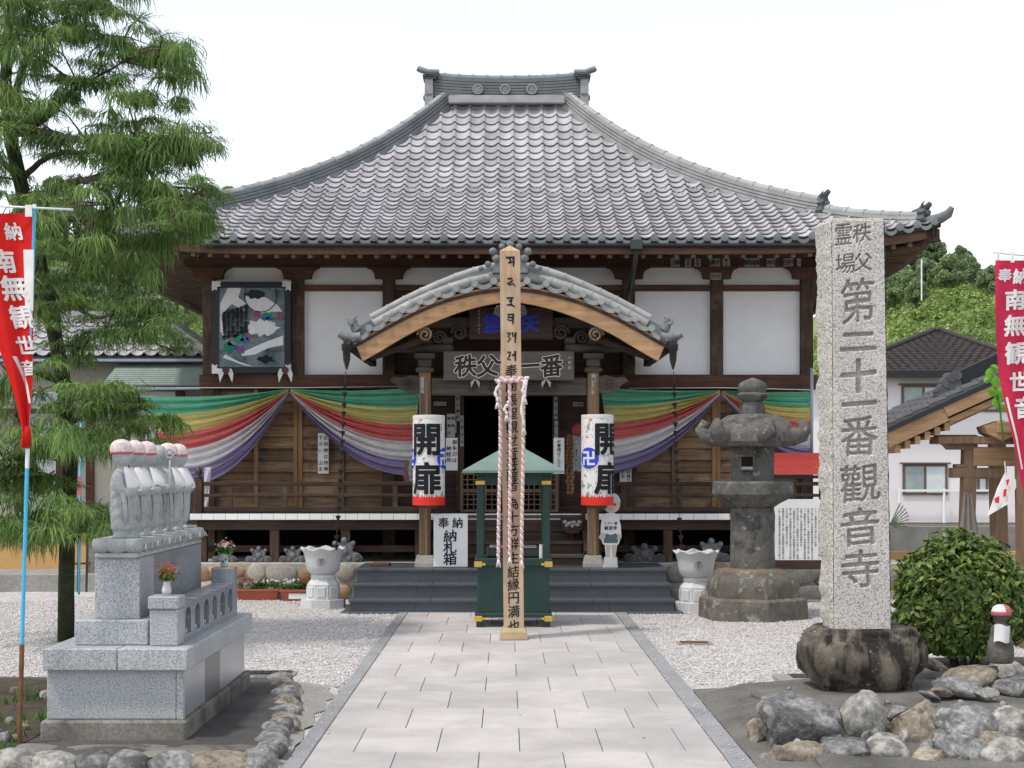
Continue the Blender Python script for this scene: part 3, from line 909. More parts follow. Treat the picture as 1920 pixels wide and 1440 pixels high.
# entrance bay
OX0, OX1 = -0.70, 0.75
for x0, x1 in ((-1.80, OX0 - 0.1), (OX1 + 0.1, 1.87)):
    m = MB(); m.box(x0, x1, YW + 0.02, YW + 0.07, 1.3, 3.3); m.build('side_panel', K['wood_dark'], hall)
    n = 6
    for i in range(n):
        z = 1.45 + 0.3 * i
        m = MB(); m.box(x0 + 0.02, x1 - 0.02, YW - 0.005, YW + 0.0195, z, z + 0.05); m.build('panel_batten', K['wood_dark'], hall)
for x in (OX0 - 0.05, OX1 + 0.05):
    m = MB(); m.box(x - 0.06, x + 0.06, YW - 0.06, YW + 0.1, 1.3, 3.3, 0.006); m.build('door_jamb', K['wood_dark_z'], hall)
m = MB(); m.box(-1.8, 1.87, YW - 0.05, YW + 0.1, 3.19, 3.299, 0.006); m.build('lintel', K['wood_dark'], hall)
m = MB(); m.box(-1.9, 1.9, YW - 0.06, YW + 0.31, 1.20, 1.335); m.build('threshold', K['wood_dark'], hall)
# low lattice screen across the doorway
lat = empty('lattice_screen', (0, 0, 0)); lat.parent = hall; lat.location = Vector((0.05, 24.65, 1.34)) - hall.location
def lattice(x0, x1):
    y = 24.65
    for x in (x0, x1):
        m = MB(); m.box(x - 0.022, x + 0.022, y - 0.02, y + 0.02, 1.33, 1.965); m.build('frame_upright', K['post_wood'], lat)
    for z in (1.35, 1.66, 1.945):
        m = MB(); m.box(x0 + 0.022, x1 - 0.022, y - 0.018, y + 0.018, z - 0.02, z + 0.02); m.build('frame_rail', K['post_wood'], lat)
    n = max(2, int((x1 - x0) / 0.085))
    for i in range(1, n):
        x = x0 + (x1 - x0) * i / n
        m = MB(); m.box(x - 0.009, x + 0.009, y - 0.012, y + 0.006, 1.37, 1.925); m.build('lattice_bar', K['post_wood'], lat)
    for i in range(1, 7):
        z = 1.37 + 0.555 * i / 7
        m = MB(); m.box(x0 + 0.02, x1 - 0.02, y - 0.008, y + 0.01, z - 0.008, z + 0.008); m.build('lattice_bar', K['post_wood'], lat)
lattice(-0.72, -0.14); lattice(0.17, 0.80)

# ---- veranda
VY0, VY1 = 23.86, 24.92
VZ = 1.325
ver = empty('veranda', (0, VY0, 0)); ver.parent = hall; ver.location = Vector((0, VY0, VZ)) - hall.location
bw = 0.185
x = -4.89
bm_ = MB(); bm_.box(-bw / 2 + 0.002, bw / 2 - 0.002, 0.012, VY1 - VY0, -0.09, 0.0); bme = bm_.mesh('floor_board', K['wood_dark'])
be_ = MB(); be_.box(-bw / 2 + 0.002, bw / 2 - 0.002, -0.006, 0.0118, -0.095, -0.001, 0.002); bee = be_.mesh('board_end', K['white_paint'])
nb = 0
while x < 5.0:
    b = inst('floor_board', bme, (x + bw / 2, VY0, VZ), ver)
    e2 = bpy.data.objects.new('board_end', bee); COL.objects.link(e2); e2.parent = b
    x += bw; nb += 1
m = MB(); m.box(-4.80, 4.98, VY0 + 0.08, VY0 + 0.22, 1.07, VZ - 0.092, 0.006); m.build('edge_beam', K['wood_dark'], ver)
for x in (-4.72, -3.6, -2.5, -1.35, 1.4, 2.5, 3.6, 4.88):
    m = MB(); m.box(x - 0.07, x + 0.07, VY0 + 0.10, VY0 + 0.24, ZP, 1.068); m.build('support_post', K['wood_dark_z'], ver)
m = MB(); m.box(-4.7, 4.9, VY0 + 0.26, VY0 + 0.32, 0.72, 0.82); m.build('tie_rail', K['wood_dark'], ver)
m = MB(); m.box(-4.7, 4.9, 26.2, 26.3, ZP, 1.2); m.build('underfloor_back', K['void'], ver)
# railing: posts, three rails, short struts; open in front of the entrance
def railing(x0, x1, ends):
    y = VY0 + 0.14
    rl = empty('railing', (0, 0, 0)); rl.parent = hall; rl.location = Vector(((x0 + x1) / 2, y, VZ)) - hall.location
    for z, h, w in ((1.785, 0.062, 0.06), (1.605, 0.05, 0.05), (1.385, 0.085, 0.07)):
        m = MB(); m.box(x0, x1, y - w / 2, y + w / 2, z - h / 2, z + h / 2, 0.008); m.build('rail', K['wood_dark'], rl)
    n = 4
    for i in range(n):
        x = x0 + (x1 - x0) * (i + 0.5 if i < n else i) / n
        m = MB(); m.box(x - 0.04, x + 0.04, y - 0.022, y + 0.022, 1.43, 1.753); m.build('strut', K['wood_dark_z'], rl)
    for x in ends:
        m = MB(); m.box(x - 0.065, x + 0.065, y - 0.065, y + 0.065, VZ, 1.86, 0.008)
        po = m.build('post', K['wood_dark_z'], rl)
        m = MB(); m.lathe([(0.055, 0), (0.06, 0.03), (0.035, 0.05), (0.055, 0.09), (0.06, 0.12), (0.04, 0.16), (0.008, 0.19)], 14, (x, y, 1.86)); m.build('finial', K['metal_dark'], po, smooth=True)
railing(-4.72, -1.3, (-4.78,))
railing(1.38, 4.86, (4.92,))
# wooden stair under the porch
ws = empty('wooden_stair', (0, 0, 0)); ws.parent = hall; ws.location = Vector((0.05, 23.4, ZP)) - hall.location
for i in range(4):
    z = ZP + (VZ - ZP) * (i + 1) / 4 - 0.02; y = 23.05 + 0.27 * i
    m = MB(); m.box(-1.05, 1.15, y - 0.03, y + 0.30, z - 0.05, z, 0.006); m.build('tread', K['carved'], ws)
    m = MB(); m.box(-1.03, 1.13, y, y + 0.03, z - 0.19, z - 0.051); m.build('riser', K['wood_dark'], ws)
for x in (-1.08, 1.18):
    m = MB(); m.bar((x, 23.0, ZP + 0.12), (x, 24.0, VZ - 0.05), 0.06, 0.26); m.build('stringer', K['wood_dark'], ws)

# ------------------------------------------------------------------ main roof
E0, WX, RD, HR = 23.2, 6.52, 28.6, 1.035
ZE, ZR = 5.47, 8.81
RUN = RD - E0
def zprof(s):
    t = s / RUN
    return ZE + (ZR - ZE) * t - 2.94 * t * (1 - t) + 1.83 * t * (1 - t) ** 2
def lift(x, s):
    a = max(0.0, (abs(x) - 3.6) / (WX - 3.6))
    return 0.26 * a ** 2.2 * max(0.0, 1 - s / 3.2) ** 2
def roofp(x, s): return Vector((x, E0 + s, zprof(s) + lift(x, s)))
def hipx(s): return WX - s * (WX - HR) / RUN

roof = empty('roof', (0, 0, 0)); roof.parent = hall; roof.location = Vector((0, 26, 5.5)) - hall.location
# under-sheet so that no light leaks between tiles, all four slopes
us = MB()
us.grid(lambda u, v: roofp((2 * u - 1) * hipx(v * RUN), v * RUN) - Vector((0, 0, 0.03)), 24, 16)
for sg in (-1, 1):
    def side(u, v, sg=sg):
        s = v * RUN; hw = hipx(s) - HR + 0.0
        yy = RD + (2 * u - 1) * (RD - E0) * (1 - v) if v < 1 else RD
        return Vector((sg * hipx(s), yy, zprof(s) + lift(WX * abs(2 * u - 1), s) - 0.03))
    us.grid(side, 24, 16)
us.grid(lambda u, v: Vector(((2 * u - 1) * hipx(v * RUN), 2 * RD - E0 - v * RUN, zprof(v * RUN) - 0.03)), 12, 12)
us.build('roof_sheet', K['tile_dark'], roof, smooth=True)

TW = 0.263
def tile_mb(w=TW, ln=0.31, th=0.019, guard=False):
    m = MB(); n = 12
    def prof(x):
        t = x / w
        if t < 0.70: return -0.026 * math.sin(PI * t / 0.70)
        return 0.040 * math.sin(PI * (t - 0.70) / 0.30)
    xs = [w * i / n for i in range(n + 1)]
    lo = [(x - w / 2, 0.0, prof(x) + 0.046) for x in xs]
    hi = [(x - w / 2, ln, prof(x) * 0.98 + 0.006) for x in xs]
    un = [(x - w / 2, 0.004, prof(x) + 0.046 - th) for x in xs]
    V = lo + hi + un; k = n + 1
    Fc = []
    for i in range(n):
        Fc.append((i, i + 1, k + i + 1, k + i))
        Fc.append((2*k + i, 2*k + i + 1, i + 1, i))
    m.add(V, Fc)
    if guard:     # snow guard: a raised loop standing on the trough
        pts = []
        for i in range(9):
            a = PI * i / 8
            pts.append((-0.04 + 0.075 * math.cos(a), 0.09 + 0.02 * math.sin(a), -0.005 + 0.068 * math.sin(a)))
        m.tube(pts, 0.013, 6)
    return m
SM = 55
tile_me = tile_mb().mesh('roof_tile', K['tile'], smooth=SM)
guard_me = tile_mb(guard=True).mesh('snow_guard_tile', K['tile'], smooth=SM)
NR = 26
# arc length parametrisation of the slope
ss = [RUN * i / 400 for i in range(401)]
al = [0.0]
for i in range(400):
    al.append(al[-1] + math.hypot(ss[i+1] - ss[i], zprof(ss[i+1]) - zprof(ss[i])))
CL = al[-1] / NR
def s_at(L):
    i = min(range(len(al)), key=lambda j: abs(al[j] - L)) if L > 0 else 0
    return ss[i]
def basis(x, s):
    dx = roofp(x + 0.05, s) - roofp(x - 0.05, s)
    dy = roofp(x, s + 0.05) - roofp(x, max(0, s - 0.05))
    dy.normalize(); dx.normalize()
    n = dx.cross(dy).normalized(); dy = n.cross(dx).normalized()
    return Matrix((dx, dy, n)).transposed()
slots = []
NC = int(WX / TW) + 1
for r in range(NR):
    s0 = s_at(r * CL)
    for c in range(-NC, NC + 1):
        x = c * TW + 0.02
        if abs(x) > hipx(s0 + 0.12) + 0.05: continue
        slots.append((r, c, x, s0))
def is_guard(r, c):
    return (r == 12 and c % 2 == 0) or (r == 11 and c % 2 == 1) or (r == 1 and c % 2 == 0)
def order(t): return (t[0], abs(t[1]))
slots.sort(key=order)
rest = MB()
tmb = tile_mb(); gmb = tile_mb(guard=True)
npart = 0
for r, c, x, s0 in slots:
    p = roofp(x, s0); B = basis(x, s0 + 0.1)
    jit = Quaternion((0, 0, 1), random.uniform(-0.014, 0.014)).to_matrix()
    if npart < 290 and r < 8:
        inst('roof_tile', guard_me if is_guard(r, c) else tile_me, p, roof, quat=(B @ jit).to_quaternion())
        npart += 1
    else:
        src = gmb if is_guard(r, c) else tmb
        BB = B @ jit
        rest.merge(src, lambda v, BB=BB, p=p: p + BB @ v)
ro = rest.build('upper_roof_tiles', K['tile'], roof, smooth=SM)
ro['kind'] = 'stuff'
# round-faced eave tiles along the front edge
em = MB()
n = 10
arc = [(-TW / 2 + TW * 0.70 * i / n, -0.05 * math.sin(PI * i / n)) for i in range(n + 1)]
V = [(x, -0.004, z + 0.028) for x, z in arc] + [(x, -0.004, z - 0.030 + 0.0) for x, z in arc]
V += [(x, 0.03, z + 0.028) for x, z in arc] + [(x, 0.03, z - 0.030) for x, z in arc]
k = n + 1; Fc = []
for i in range(n):
    Fc += [(k + i, k + i + 1, i + 1, i), (i, i + 1, 2*k + i + 1, 2*k + i), (3*k + i, 3*k + i + 1, k + i + 1, k + i)]
em.add(V, Fc)
cxd = TW * 0.35
em.tube([(cxd, -0.03, 0.028), (cxd, 0.06, 0.028)], 0.058, 14)
em.tube([(cxd, -0.036, 0.028), (cxd, -0.029, 0.028)], 0.030, 10)
eme = em.mesh('eave_tile', K['tile_green'], smooth=50)
for c in range(-NC, NC + 1):
    x = c * TW + 0.02
    if abs(x) > WX - 0.1: continue
    p = roofp(x, 0); B = basis(x, 0.1)
    ang = math.asin(max(-1, min(1, B.col[0].z)))
    inst('eave_tile', eme, p + Vector((0, 0.0, -0.012)), roof, rot=(0, -ang, 0))

# hip ridges: stacked courses with a row of rounded cap tiles
def hip_point(s, sg): return Vector((sg * hipx(s), E0 + s, zprof(s) + lift(hipx(s), s)))
def sweep(mb, pts, prof, closed_ends=True, side=None):
    """prof: list of (across, up); across is horizontal and square to the path"""
    n = len(prof); V = []
    for i, p in enumerate(pts):
        t = pts[min(i + 1, len(pts) - 1)] - pts[max(i - 1, 0)]
        t.normalize()
        r = Vector((t.y, -t.x, 0)).normalized()
        u = r.cross(t).normalized()
        if u.z < 0: u = -u
        for a, b in prof: V.append(p + r * a + u * b)
    Fc = []
    for i in range(len(pts) - 1):
        for j in range(n):
            k = (j + 1) % n
            Fc.append((i*n + j, i*n + k, (i+1)*n + k, (i+1)*n + j))
    if closed_ends: Fc += [tuple(range(n))[::-1], tuple((len(pts)-1)*n + j for j in range(n))]
    mb.add(V, Fc)
def course_profile(w, z0, courses, ch):
    L = []
    for i in range(courses):
        ww = w * (1 - 0.06 * i)
        L += [(ww / 2, z0 + ch * i), (ww / 2, z0 + ch * (i + 1) - 0.017), (ww / 2 - 0.03, z0 + ch * (i + 1) - 0.017), (ww / 2 - 0.03, z0 + ch * (i + 1))]
    R = [(-a, b) for a, b in L][::-1]
    return L + R
def cap_tiles(parent, pts_fn, L0, L1, step, rad, up, mat, name='cap_tile'):
    a = L0
    while a < L1 - 0.02:
        b = min(a + step, L1)
        p, q = pts_fn(a), pts_fn(b)
        m = MB()
        d = (q - p).normalized()
        pts = [p + Vector((0,0,up)), p + d * 0.05 + Vector((0,0,up)), p + d * 0.0501 + Vector((0,0,up)), q + Vector((0,0,up))]
        m.tube(pts, [rad * 1.14, rad * 1.14, rad, rad * 0.97], 10)
        m.build(name, mat, parent, smooth=45)
        a = b
def onigawara(parent, c, w, h, mat, name='ridge_end_ornament', horns=True, face=Vector((0,-1,0))):
    """stepped shield with curled feet and horns, facing 'face'"""
    r = Vector((-face.y, face.x, 0)).normalized()
    def P(a, b, dpt): return c + r * a + Vector((0,0,b)) + face * dpt
    m = MB()
    out = [(-0.5, 0), (-0.56, 0.12), (-0.42, 0.22), (-0.36, 0.40), (-0.46, 0.52), (-0.34, 0.62), (-0.26, 0.80), (-0.12, 0.92), (0, 1.0),
           (0.12, 0.92), (0.26, 0.80), (0.34, 0.62), (0.46, 0.52), (0.36, 0.40), (0.42, 0.22), (0.56, 0.12), (0.5, 0)]
    n = len(out)
    V = [P(a * w, b * h, 0.05) for a, b in out] + [P(a * w, b * h, -0.06) for a, b in out]
    Fc = [tuple(range(n)), tuple(range(2*n - 1, n - 1, -1))] + [(i, i + n, (i + 1) % n + n, (i + 1) % n) for i in range(n)]
    m.add(V, Fc)
    for a, b, rr in ((0, 0.45, 0.24), (-0.40, 0.10, 0.12), (0.40, 0.10, 0.12), (-0.3, 0.6, 0.08), (0.3, 0.6, 0.08), (0, 0.8, 0.09)):
        m.tube([P(a * w, b * h, 0.03), P(a * w, b * h, 0.05 + rr * w * 0.45), P(a * w, b * h, 0.06 + rr * w * 0.6)], [rr * w, rr * w * 0.85, rr * w * 0.35], 10)
    if horns:
        for sg in (-1, 1):
            m.tube([P(sg * 0.22 * w, 0.78 * h, 0), P(sg * 0.34 * w, 0.98 * h, 0.02), P(sg * 0.30 * w, 1.18 * h, 0.06)], [0.09 * w, 0.07 * w, 0.02 * w], 7)
    return m.build(name, mat, parent, smooth=40)
for sg in (-1, 1):
    hr = empty('hip_ridge', (0, 0, 0)); hr.parent = hall
    hr.location = hip_point(0.2, sg) - hall.location
    for s0, s1, up, nc in ((1.50, RUN + 0.02, 0.0, 4), (0.25, 1.62, -0.02, 2)):
        pts = [hip_point(s0 + (s1 - s0) * i / 24, sg) for i in range(25)]
        m = MB(); sweep(m, pts, [(0.13, -0.14)] + course_profile(0.26, up, nc, 0.052) + [(-0.13, -0.14)])
        m.build('course_stack', K['tile_pale'] if sg > 0 else K['tile_dark'], hr, smooth=30)  # tile colour carries the light: right flank as if sunlit, left as if shaded
        cap_tiles(hr, lambda a, sg=sg: hip_point(a, sg), s0, s1, 0.22, 0.07, up + nc * 0.052 + 0.015, K['tile_pale'])
        e0 = hip_point(s0, sg)
        onigawara(hr, e0 + Vector((sg * 0.05, -0.05, 0.0)), 0.27, 0.30 if nc == 4 else 0.26, K['oni'], face=Vector((sg * 0.7, -0.7, 0)))
        # upturned round finial tile over the ornament
        m = MB(); b0 = e0 + Vector((0, 0, 0.30 if nc == 4 else 0.22)); dv = Vector((sg * 0.7, -0.7, 0))
        m.tube([b0 - dv * 0.12 + Vector((0,0,-0.07)), b0 + dv * 0.04 + Vector((0,0,-0.03)), b0 + dv * 0.12, b0 + dv * 0.18 + Vector((0,0,0.05))], [0.045, 0.05, 0.048, 0.04], 9)
        m.build('finial_tile', K['oni'], hr, smooth=50)
    # corner tile curling up at the very tip
    c0 = hip_point(0.0, sg)
    m = MB(); dv = Vector((sg * 0.7, -0.7, 0))
    m.tube([c0 - dv * 0.35 + Vector((0,0,0.0)), c0 + Vector((0,0,0.05)), c0 + dv * 0.12 + Vector((0,0,0.10)), c0 + dv * 0.18 + Vector((0,0,0.19))], [0.08, 0.08, 0.07, 0.04], 10)
    m.build('corner_tile', K['oni_grey'], hr, smooth=50)

# main ridge
rg = empty('main_ridge', (0, 0, 0)); rg.parent = hall; rg.location = Vector((0, RD, ZR)) - hall.location
def ridge_pt(a, lift_=0.0):
    return Vector((a, RD, ZR - 0.02 + 0.07 * (abs(a) / 1.45) ** 2.2 + lift_))
pts = [ridge_pt(-1.44 + 2.88 * i / 24) for i in range(25)]
m = MB(); sweep(m, pts, course_profile(0.44, -0.10, 9, 0.056)); m.build('course_stack', K['tile_dark'], rg, smooth=30)
m = MB(); m.box(-1.06, 1.06, RD - 0.34, RD - 0.2, ZR - 0.10, ZR + 0.035, 0.01); m.build('base_course', K['tile_pale'], rg)
cap_tiles(rg, lambda a: ridge_pt(a, 0.0), -1.44, 1.44, 0.262, 0.075, 0.425, K['tile_green'])
for sg in (-1, 1):
    onigawara(rg, ridge_pt(sg * 1.40) + Vector((sg * 0.03, -0.10, -0.28)), 0.34, 0.62, K['oni_grey'], horns=False, face=Vector((sg * 1.0, 0, 0)))
    m = MB(); c0 = ridge_pt(sg * 1.40)
    m.box(c0.x - 0.075 + sg * 0.03, c0.x + 0.075 + sg * 0.03, RD - 0.24, RD + 0.2, ZR - 0.35, ZR + 0.36); m.build('end_block', K['tile_pale'], rg)
    m = MB()
    for j, (w, z) in enumerate(((0.11, 0.36), (0.14, 0.40), (0.10, 0.43))):
        m.box(c0.x - w, c0.x + w, RD - 0.26 - 0.02 * j, RD + 0.22, ZR + z, ZR + z + 0.035)
    m.build('end_moulding', K['oni'], rg)
    m = MB(); b0 = c0 + Vector((0, -0.12, 0.47))
    m.tube([b0 + Vector((-sg * 0.16, 0, 0)), b0 + Vector((sg * 0.05, 0, 0.0)), b0 + Vector((sg * 0.20, 0, 0.05)), b0 + Vector((sg * 0.24, 0, 0.07))], [0.05, 0.055, 0.058, 0.05], 10)
    m.build('finial_tile', K['tile_green'], rg, smooth=50)
for x, ch_ in ((-0.53, '観'), (-0.03, '音'), (0.46, '寺')):
    m = MB(); yy = RD - 0.215
    m.tube([(x, yy + 0.05, ZR + 0.17), (x, yy - 0.025, ZR + 0.17)], 0.095, 20); cr = m.build('crest_disc', K['tile_dark'], rg, smooth=40)
    m = MB()
    V = []; n = 20
    m.tube([(x + 0.085 * math.cos(2*PI*i/n), yy - 0.03, ZR + 0.17 + 0.085 * math.sin(2*PI*i/n)) for i in range(n + 1)], 0.012, 5)
    m.build('disc_rim', K['tile_pale'], cr, smooth=40)
    gm = glyph_mb(ch_, 0.115, lambda a, b, x=x, yy=yy: (x + a, yy - 0.029, ZR + 0.17 + b), 0.012)
    gm.build('character', K['tile_pale'], cr)

# eaves: fascia, gutter, rafters, soffit
eav = empty('eaves', (0, 0, 0)); eav.parent = hall; eav.location = Vector((0, E0, ZE)) - hall.location
def eave_line(x, dy, dz): return Vector((x, E0 + dy, ZE + lift(x, 0) + dz))
N = 40
def ebar(name, dy, dz, w, h, mat, xm=WX):
    m = MB()
    pts = [eave_line(-xm + 2 * xm * i / N, dy, dz) for i in range(N + 1)]
    V = []
    for p in pts:
        for a, b in ((-w/2, -h/2), (w/2, -h/2), (w/2, h/2), (-w/2, h/2)): V.append((p.x, p.y + a, p.z + b))
    Fc = [(3,2,1,0)[::-1], tuple(N*4 + j for j in range(4))]
    for i in range(N):
        for j in range(4):
            k = (j + 1) % 4
            Fc.append((i*4 + k, i*4 + j, (i+1)*4 + j, (i+1)*4 + k))
    m.add(V, Fc); return m.build(name, mat, eav)
ebar('tile_batten', 0.06, -0.055, 0.10, 0.06, K['wood_dark'])
ebar('fascia_board', 0.14, -0.15, 0.10, 0.13, K['wood_eave'], WX - 0.1)
# gutter along the straight part of the eave
m = MB(); m.tube([(-4.6, E0 + 0.01, ZE - 0.095), (5.0, E0 + 0.01, ZE - 0.095)], 0.032, 8); m.build('gutter', K['gutter'], eav, smooth=50)
# soffit sheet (front) and rafters
so_ = MB()
def soff(x, y):
    t = (y - E0) / 2.3
    return ZE - 0.155 + 0.30 * t + lift(x, 0) * (1 - min(1, t))
so_.grid(lambda u, v: Vector(((2 * u - 1) * (WX - 0.15), E0 + 0.15 + 2.2 * v, soff((2 * u - 1) * (WX - 0.15), E0 + 0.15 + 2.2 * v))), 30, 4)
so_.build('soffit', K['wood_red'], eav)
for i in range(-25, 26):
    x = i * 0.252 + 0.05
    if abs(x) > WX - 0.25: continue
    y1 = 25.3 if abs(x) < 4.9 else E0 + 0.2 + (WX - abs(x)) * 1.0
    m = MB(); m.bar((x, E0 + 0.17, soff(x, E0 + 0.17) - 0.095), (x, y1, soff(x, y1) - 0.055), 0.065, 0.085)
    m.build('rafter', K['rafter'], eav)
for sg in (-1, 1):
    ss_ = MB()
    def sof2(u, v, sg=sg):
        xx = WX - 0.15 - 1.7 * u
        yy = E0 + 0.15 + (2 * RD - 2 * E0 - 0.3) * v
        return Vector((sg * xx, yy, ZE - 0.157 + 0.30 * (WX - xx) / 2.3 + lift(WX - min(2.9, abs(yy - E0)), 0) * max(0, 1 - (WX - xx) / 2.3)))
    ss_.grid(sof2, 5, 30); ss_.build('side_soffit', K['wood_red'], eav)
    for i in range(30):
        yy = E0 + 0.45 + 0.19 * i
        lf = lift(WX - min(2.9, abs(yy - E0)), 0)
        x0 = WX - 0.18; x1 = max(4.85, WX - 0.2 - (yy - E0) * 1.0)
        m = MB(); m.bar((sg * x0, yy, ZE - 0.24 + lf), (sg * x1, yy, ZE - 0.21 + 0.30 * (WX - x1) / 2.3), 0.065, 0.085)
        m.build('side_rafter', K['rafter_side'], eav)
    c0 = hip_point(0, sg)
    m = MB(); m.bar(c0 + Vector((-sg * 0.05, 0.05, -0.20)), (sg * 4.9, 25.0, 5.50), 0.15, 0.20); m.build('hip_rafter', K['wood_dark'], eav)
    m = MB()
    pts = [Vector((sg * (WX - 0.12), E0 + 10.8 * i / 30, ZE - 0.15 + lift(WX - min(2.9, 10.8 * i / 30), 0))) for i in range(31)]
    V = []
    for p in pts:
        for a, b in ((-0.05, -0.065), (0.05, -0.065), (0.05, 0.065), (-0.05, 0.065)): V.append((p.x + a, p.y, p.z + b))
    Fc = []
    for i in range(30):
        for j in range(4): Fc.append((i*4 + j, i*4 + (j+1) % 4, (i+1)*4 + (j+1) % 4, (i+1)*4 + j))
    m.add(V, Fc); m.build('side_fascia', K['wood_eave'], eav)
# downpipe near the porch
dp = empty('downpipe', at(1193, 460, E0)); dp.parent = None; tag(dp, 'dark metal downpipe slanting from the main eave gutter to the wall', 'downpipe')
m = MB(); c0 = at(1193, 456, E0 - 0.03); m.box(c0.x - 0.09, c0.x + 0.09, c0.y - 0.07, c0.y + 0.07, c0.z - 0.10, c0.z + 0.05, 0.01); m.build('hopper', K['copper'], dp)
m = MB(); m.tube([c0 + Vector((0, 0, -0.1)), c0 + Vector((-0.01, 0.1, -0.28)), at(1180, 545, 24.7), at(1172, 640, 24.75)], 0.038, 8); m.build('pipe', K['copper'], dp, smooth=50)
# ------------------------------------------------------------------ arched entrance porch
PC, PD = 957.0, 22.15                        # centre line in the photo, distance of the gable
PS = PD / F
PXC = (PC - CX) * PS
def interp(tab, u):
    for (a, b), (c, d) in zip(tab[:-1], tab[1:]):
        if u <= c:
            t = (u - a) / (c - a)
            return b + (d - b) * t
    return tab[-1][1]
def smooth_tab(tab, n=60):
    """resample with a smooth curve through the points"""
    xs = [a for a, b in tab]; ys = [b for a, b in tab]
    m = [0.0] * len(tab)
    for i in range(len(tab)):
        if i == 0: m[i] = (ys[1] - ys[0]) / (xs[1] - xs[0]) * 0.4
        elif i == len(tab) - 1: m[i] = (ys[i] - ys[i-1]) / (xs[i] - xs[i-1])
        else: m[i] = (ys[i+1] - ys[i-1]) / (xs[i+1] - xs[i-1])
    out = []
    for k in range(n + 1):
        x = xs[0] + (xs[-1] - xs[0]) * k / n
        i = max(j for j in range(len(xs) - 1) if xs[j] <= x + 1e-9)
        h = xs[i+1] - xs[i]; t = (x - xs[i]) / h
        y = (2*t**3 - 3*t**2 + 1) * ys[i] + (t**3 - 2*t**2 + t) * h * m[i] + (-2*t**3 + 3*t**2) * ys[i+1] + (t**3 - t**2) * h * m[i+1]
        out.append((x, y))
    return out
T_up = smooth_tab([(0, 536), (45, 540), (85, 548), (136, 563), (191, 586), (242, 614), (291, 644)])
T_lo = smooth_tab([(0, 566), (45, 572), (91, 584), (136, 601), (191, 627), (242, 657), (277, 677)])
T_til = smooth_tab([(0, 530), (45, 534), (85, 542), (136, 557), (191, 581), (242, 608), (280, 630), (304, 641)])
T_rdg = smooth_tab([(0, 494), (45, 501), (85, 512), (136, 532), (191, 557), (242, 584), (288, 609)])
def pz(tab, u): return sz(interp(tab, abs(u)), PD)
por = empty('entrance_porch', (PXC, 22.9, ZP), 'arched porch with curved tiled gable roof over the temple entrance', 'porch')
# curved gable board, one piece each side
for sg in (-1, 1):
    up = [(PXC + sg * x * PS, sz(y, PD)) for x, y in T_up]
    lo = [(PXC + sg * x * PS, sz(y, PD)) for x, y in T_lo]
    poly = lo + up[::-1] if sg > 0 else up + lo[::-1]
    m = MB(); n = len(up)
    A = lo if sg > 0 else up; Bq = up if sg > 0 else lo
    for yy0, yy1 in ((PD, PD + 0.09),):
        V = [(x, yy0, z) for x, z in lo] + [(x, yy0, z) for x, z in up] + [(x, yy1, z) for x, z in lo] + [(x, yy1, z) for x, z in up]
        Fc = []
        for i in range(n - 1):
            q = [(i, i+1, n+i+1, n+i), (2*n+i+1, 2*n+i, 3*n+i, 3*n+i+1), (n+i, n+i+1, 3*n+i+1, 3*n+i), (i+1, i, 2*n+i, 2*n+i+1)]
            Fc += q if sg > 0 else [f[::-1] for f in q]
        Fc.append((n-1, 2*n-1+0, 4*n-1, 3*n-1)); m.add(V, Fc)
    m.build('gable_board', K['hafu'], por, smooth=40)
# roof body: curved deck running back under the main eave
def deck(tab, dz, x_ext, y0, y1, name, mat, th):
    m = MB(); half = [(x, y) for x, y in tab]
    line = [(-x, y) for x, y in half[::-1]][:-1] + half
    V = []
    for yy in (y0, y1):
        for x, y in line: V.append((PXC + x * PS * x_ext, yy, sz(y, PD) + dz))
        for x, y in line: V.append((PXC + x * PS * x_ext, yy, sz(y, PD) + dz - th))
    n = len(line); Fc = []
    for i in range(n - 1):
        Fc += [(i, i+1, 2*n+i+1, 2*n+i), (n+i+1, n+i, 3*n+i, 3*n+i+1), (n+i, n+i+1, i+1, i)]
    Fc += [(0, 2*n, 3*n, n), (n-1, 2*n-1, 4*n-1, 3*n-1)]
    m.add(V, Fc); return m.build(name, mat, por, smooth=40)
deck(T_til, -0.075, 1.0, PD - 0.01, 24.85, 'roof_deck', K['wood_dark'], 0.05)
deck(T_up, 0.0, 1.0, PD + 0.095, 24.8, 'ceiling_boards', K['wood_dark'], 0.03)
# main tile field of the porch roof: rows running front to back over the curve
cm = MB(); nL = 8
cm.add([(-0.135 + 0.27 * i / 10, 0, 0.0 + (0.045 * math.sin(PI * (i / 10 - 0.7) / 0.3) if i >= 7 else -0.03 * math.sin(PI * i / 7))) for i in range(11)] +
       [(-0.135 + 0.27 * i / 10, 0.30, (0.045 * math.sin(PI * (i / 10 - 0.7) / 0.3) if i >= 7 else -0.03 * math.sin(PI * i / 7))) for i in range(11)],
       [(i, i + 1, 12 + i, 11 + i) for i in range(10)])
ptile = cm.mesh('roof_tile', K['tile'], smooth=60)
# arc positions along the gable curve
def arc_positions(tab, step, start=0.0):
    pts = []; L = start; acc = 0.0
    prev = tab[0]
    for a, b in zip(tab[:-1], tab[1:]):
        d = math.hypot(b[0] - a[0], b[1] - a[1]) * PS
        while acc + d >= L:
            t = (L - acc) / d
            pts.append((a[0] + (b[0] - a[0]) * t, a[1] + (b[1] - a[1]) * t, math.atan2(-(b[1] - a[1]), b[0] - a[0])))
            L += step
        acc += d
    return pts
pos = arc_positions(T_til, 0.272, 0.10)
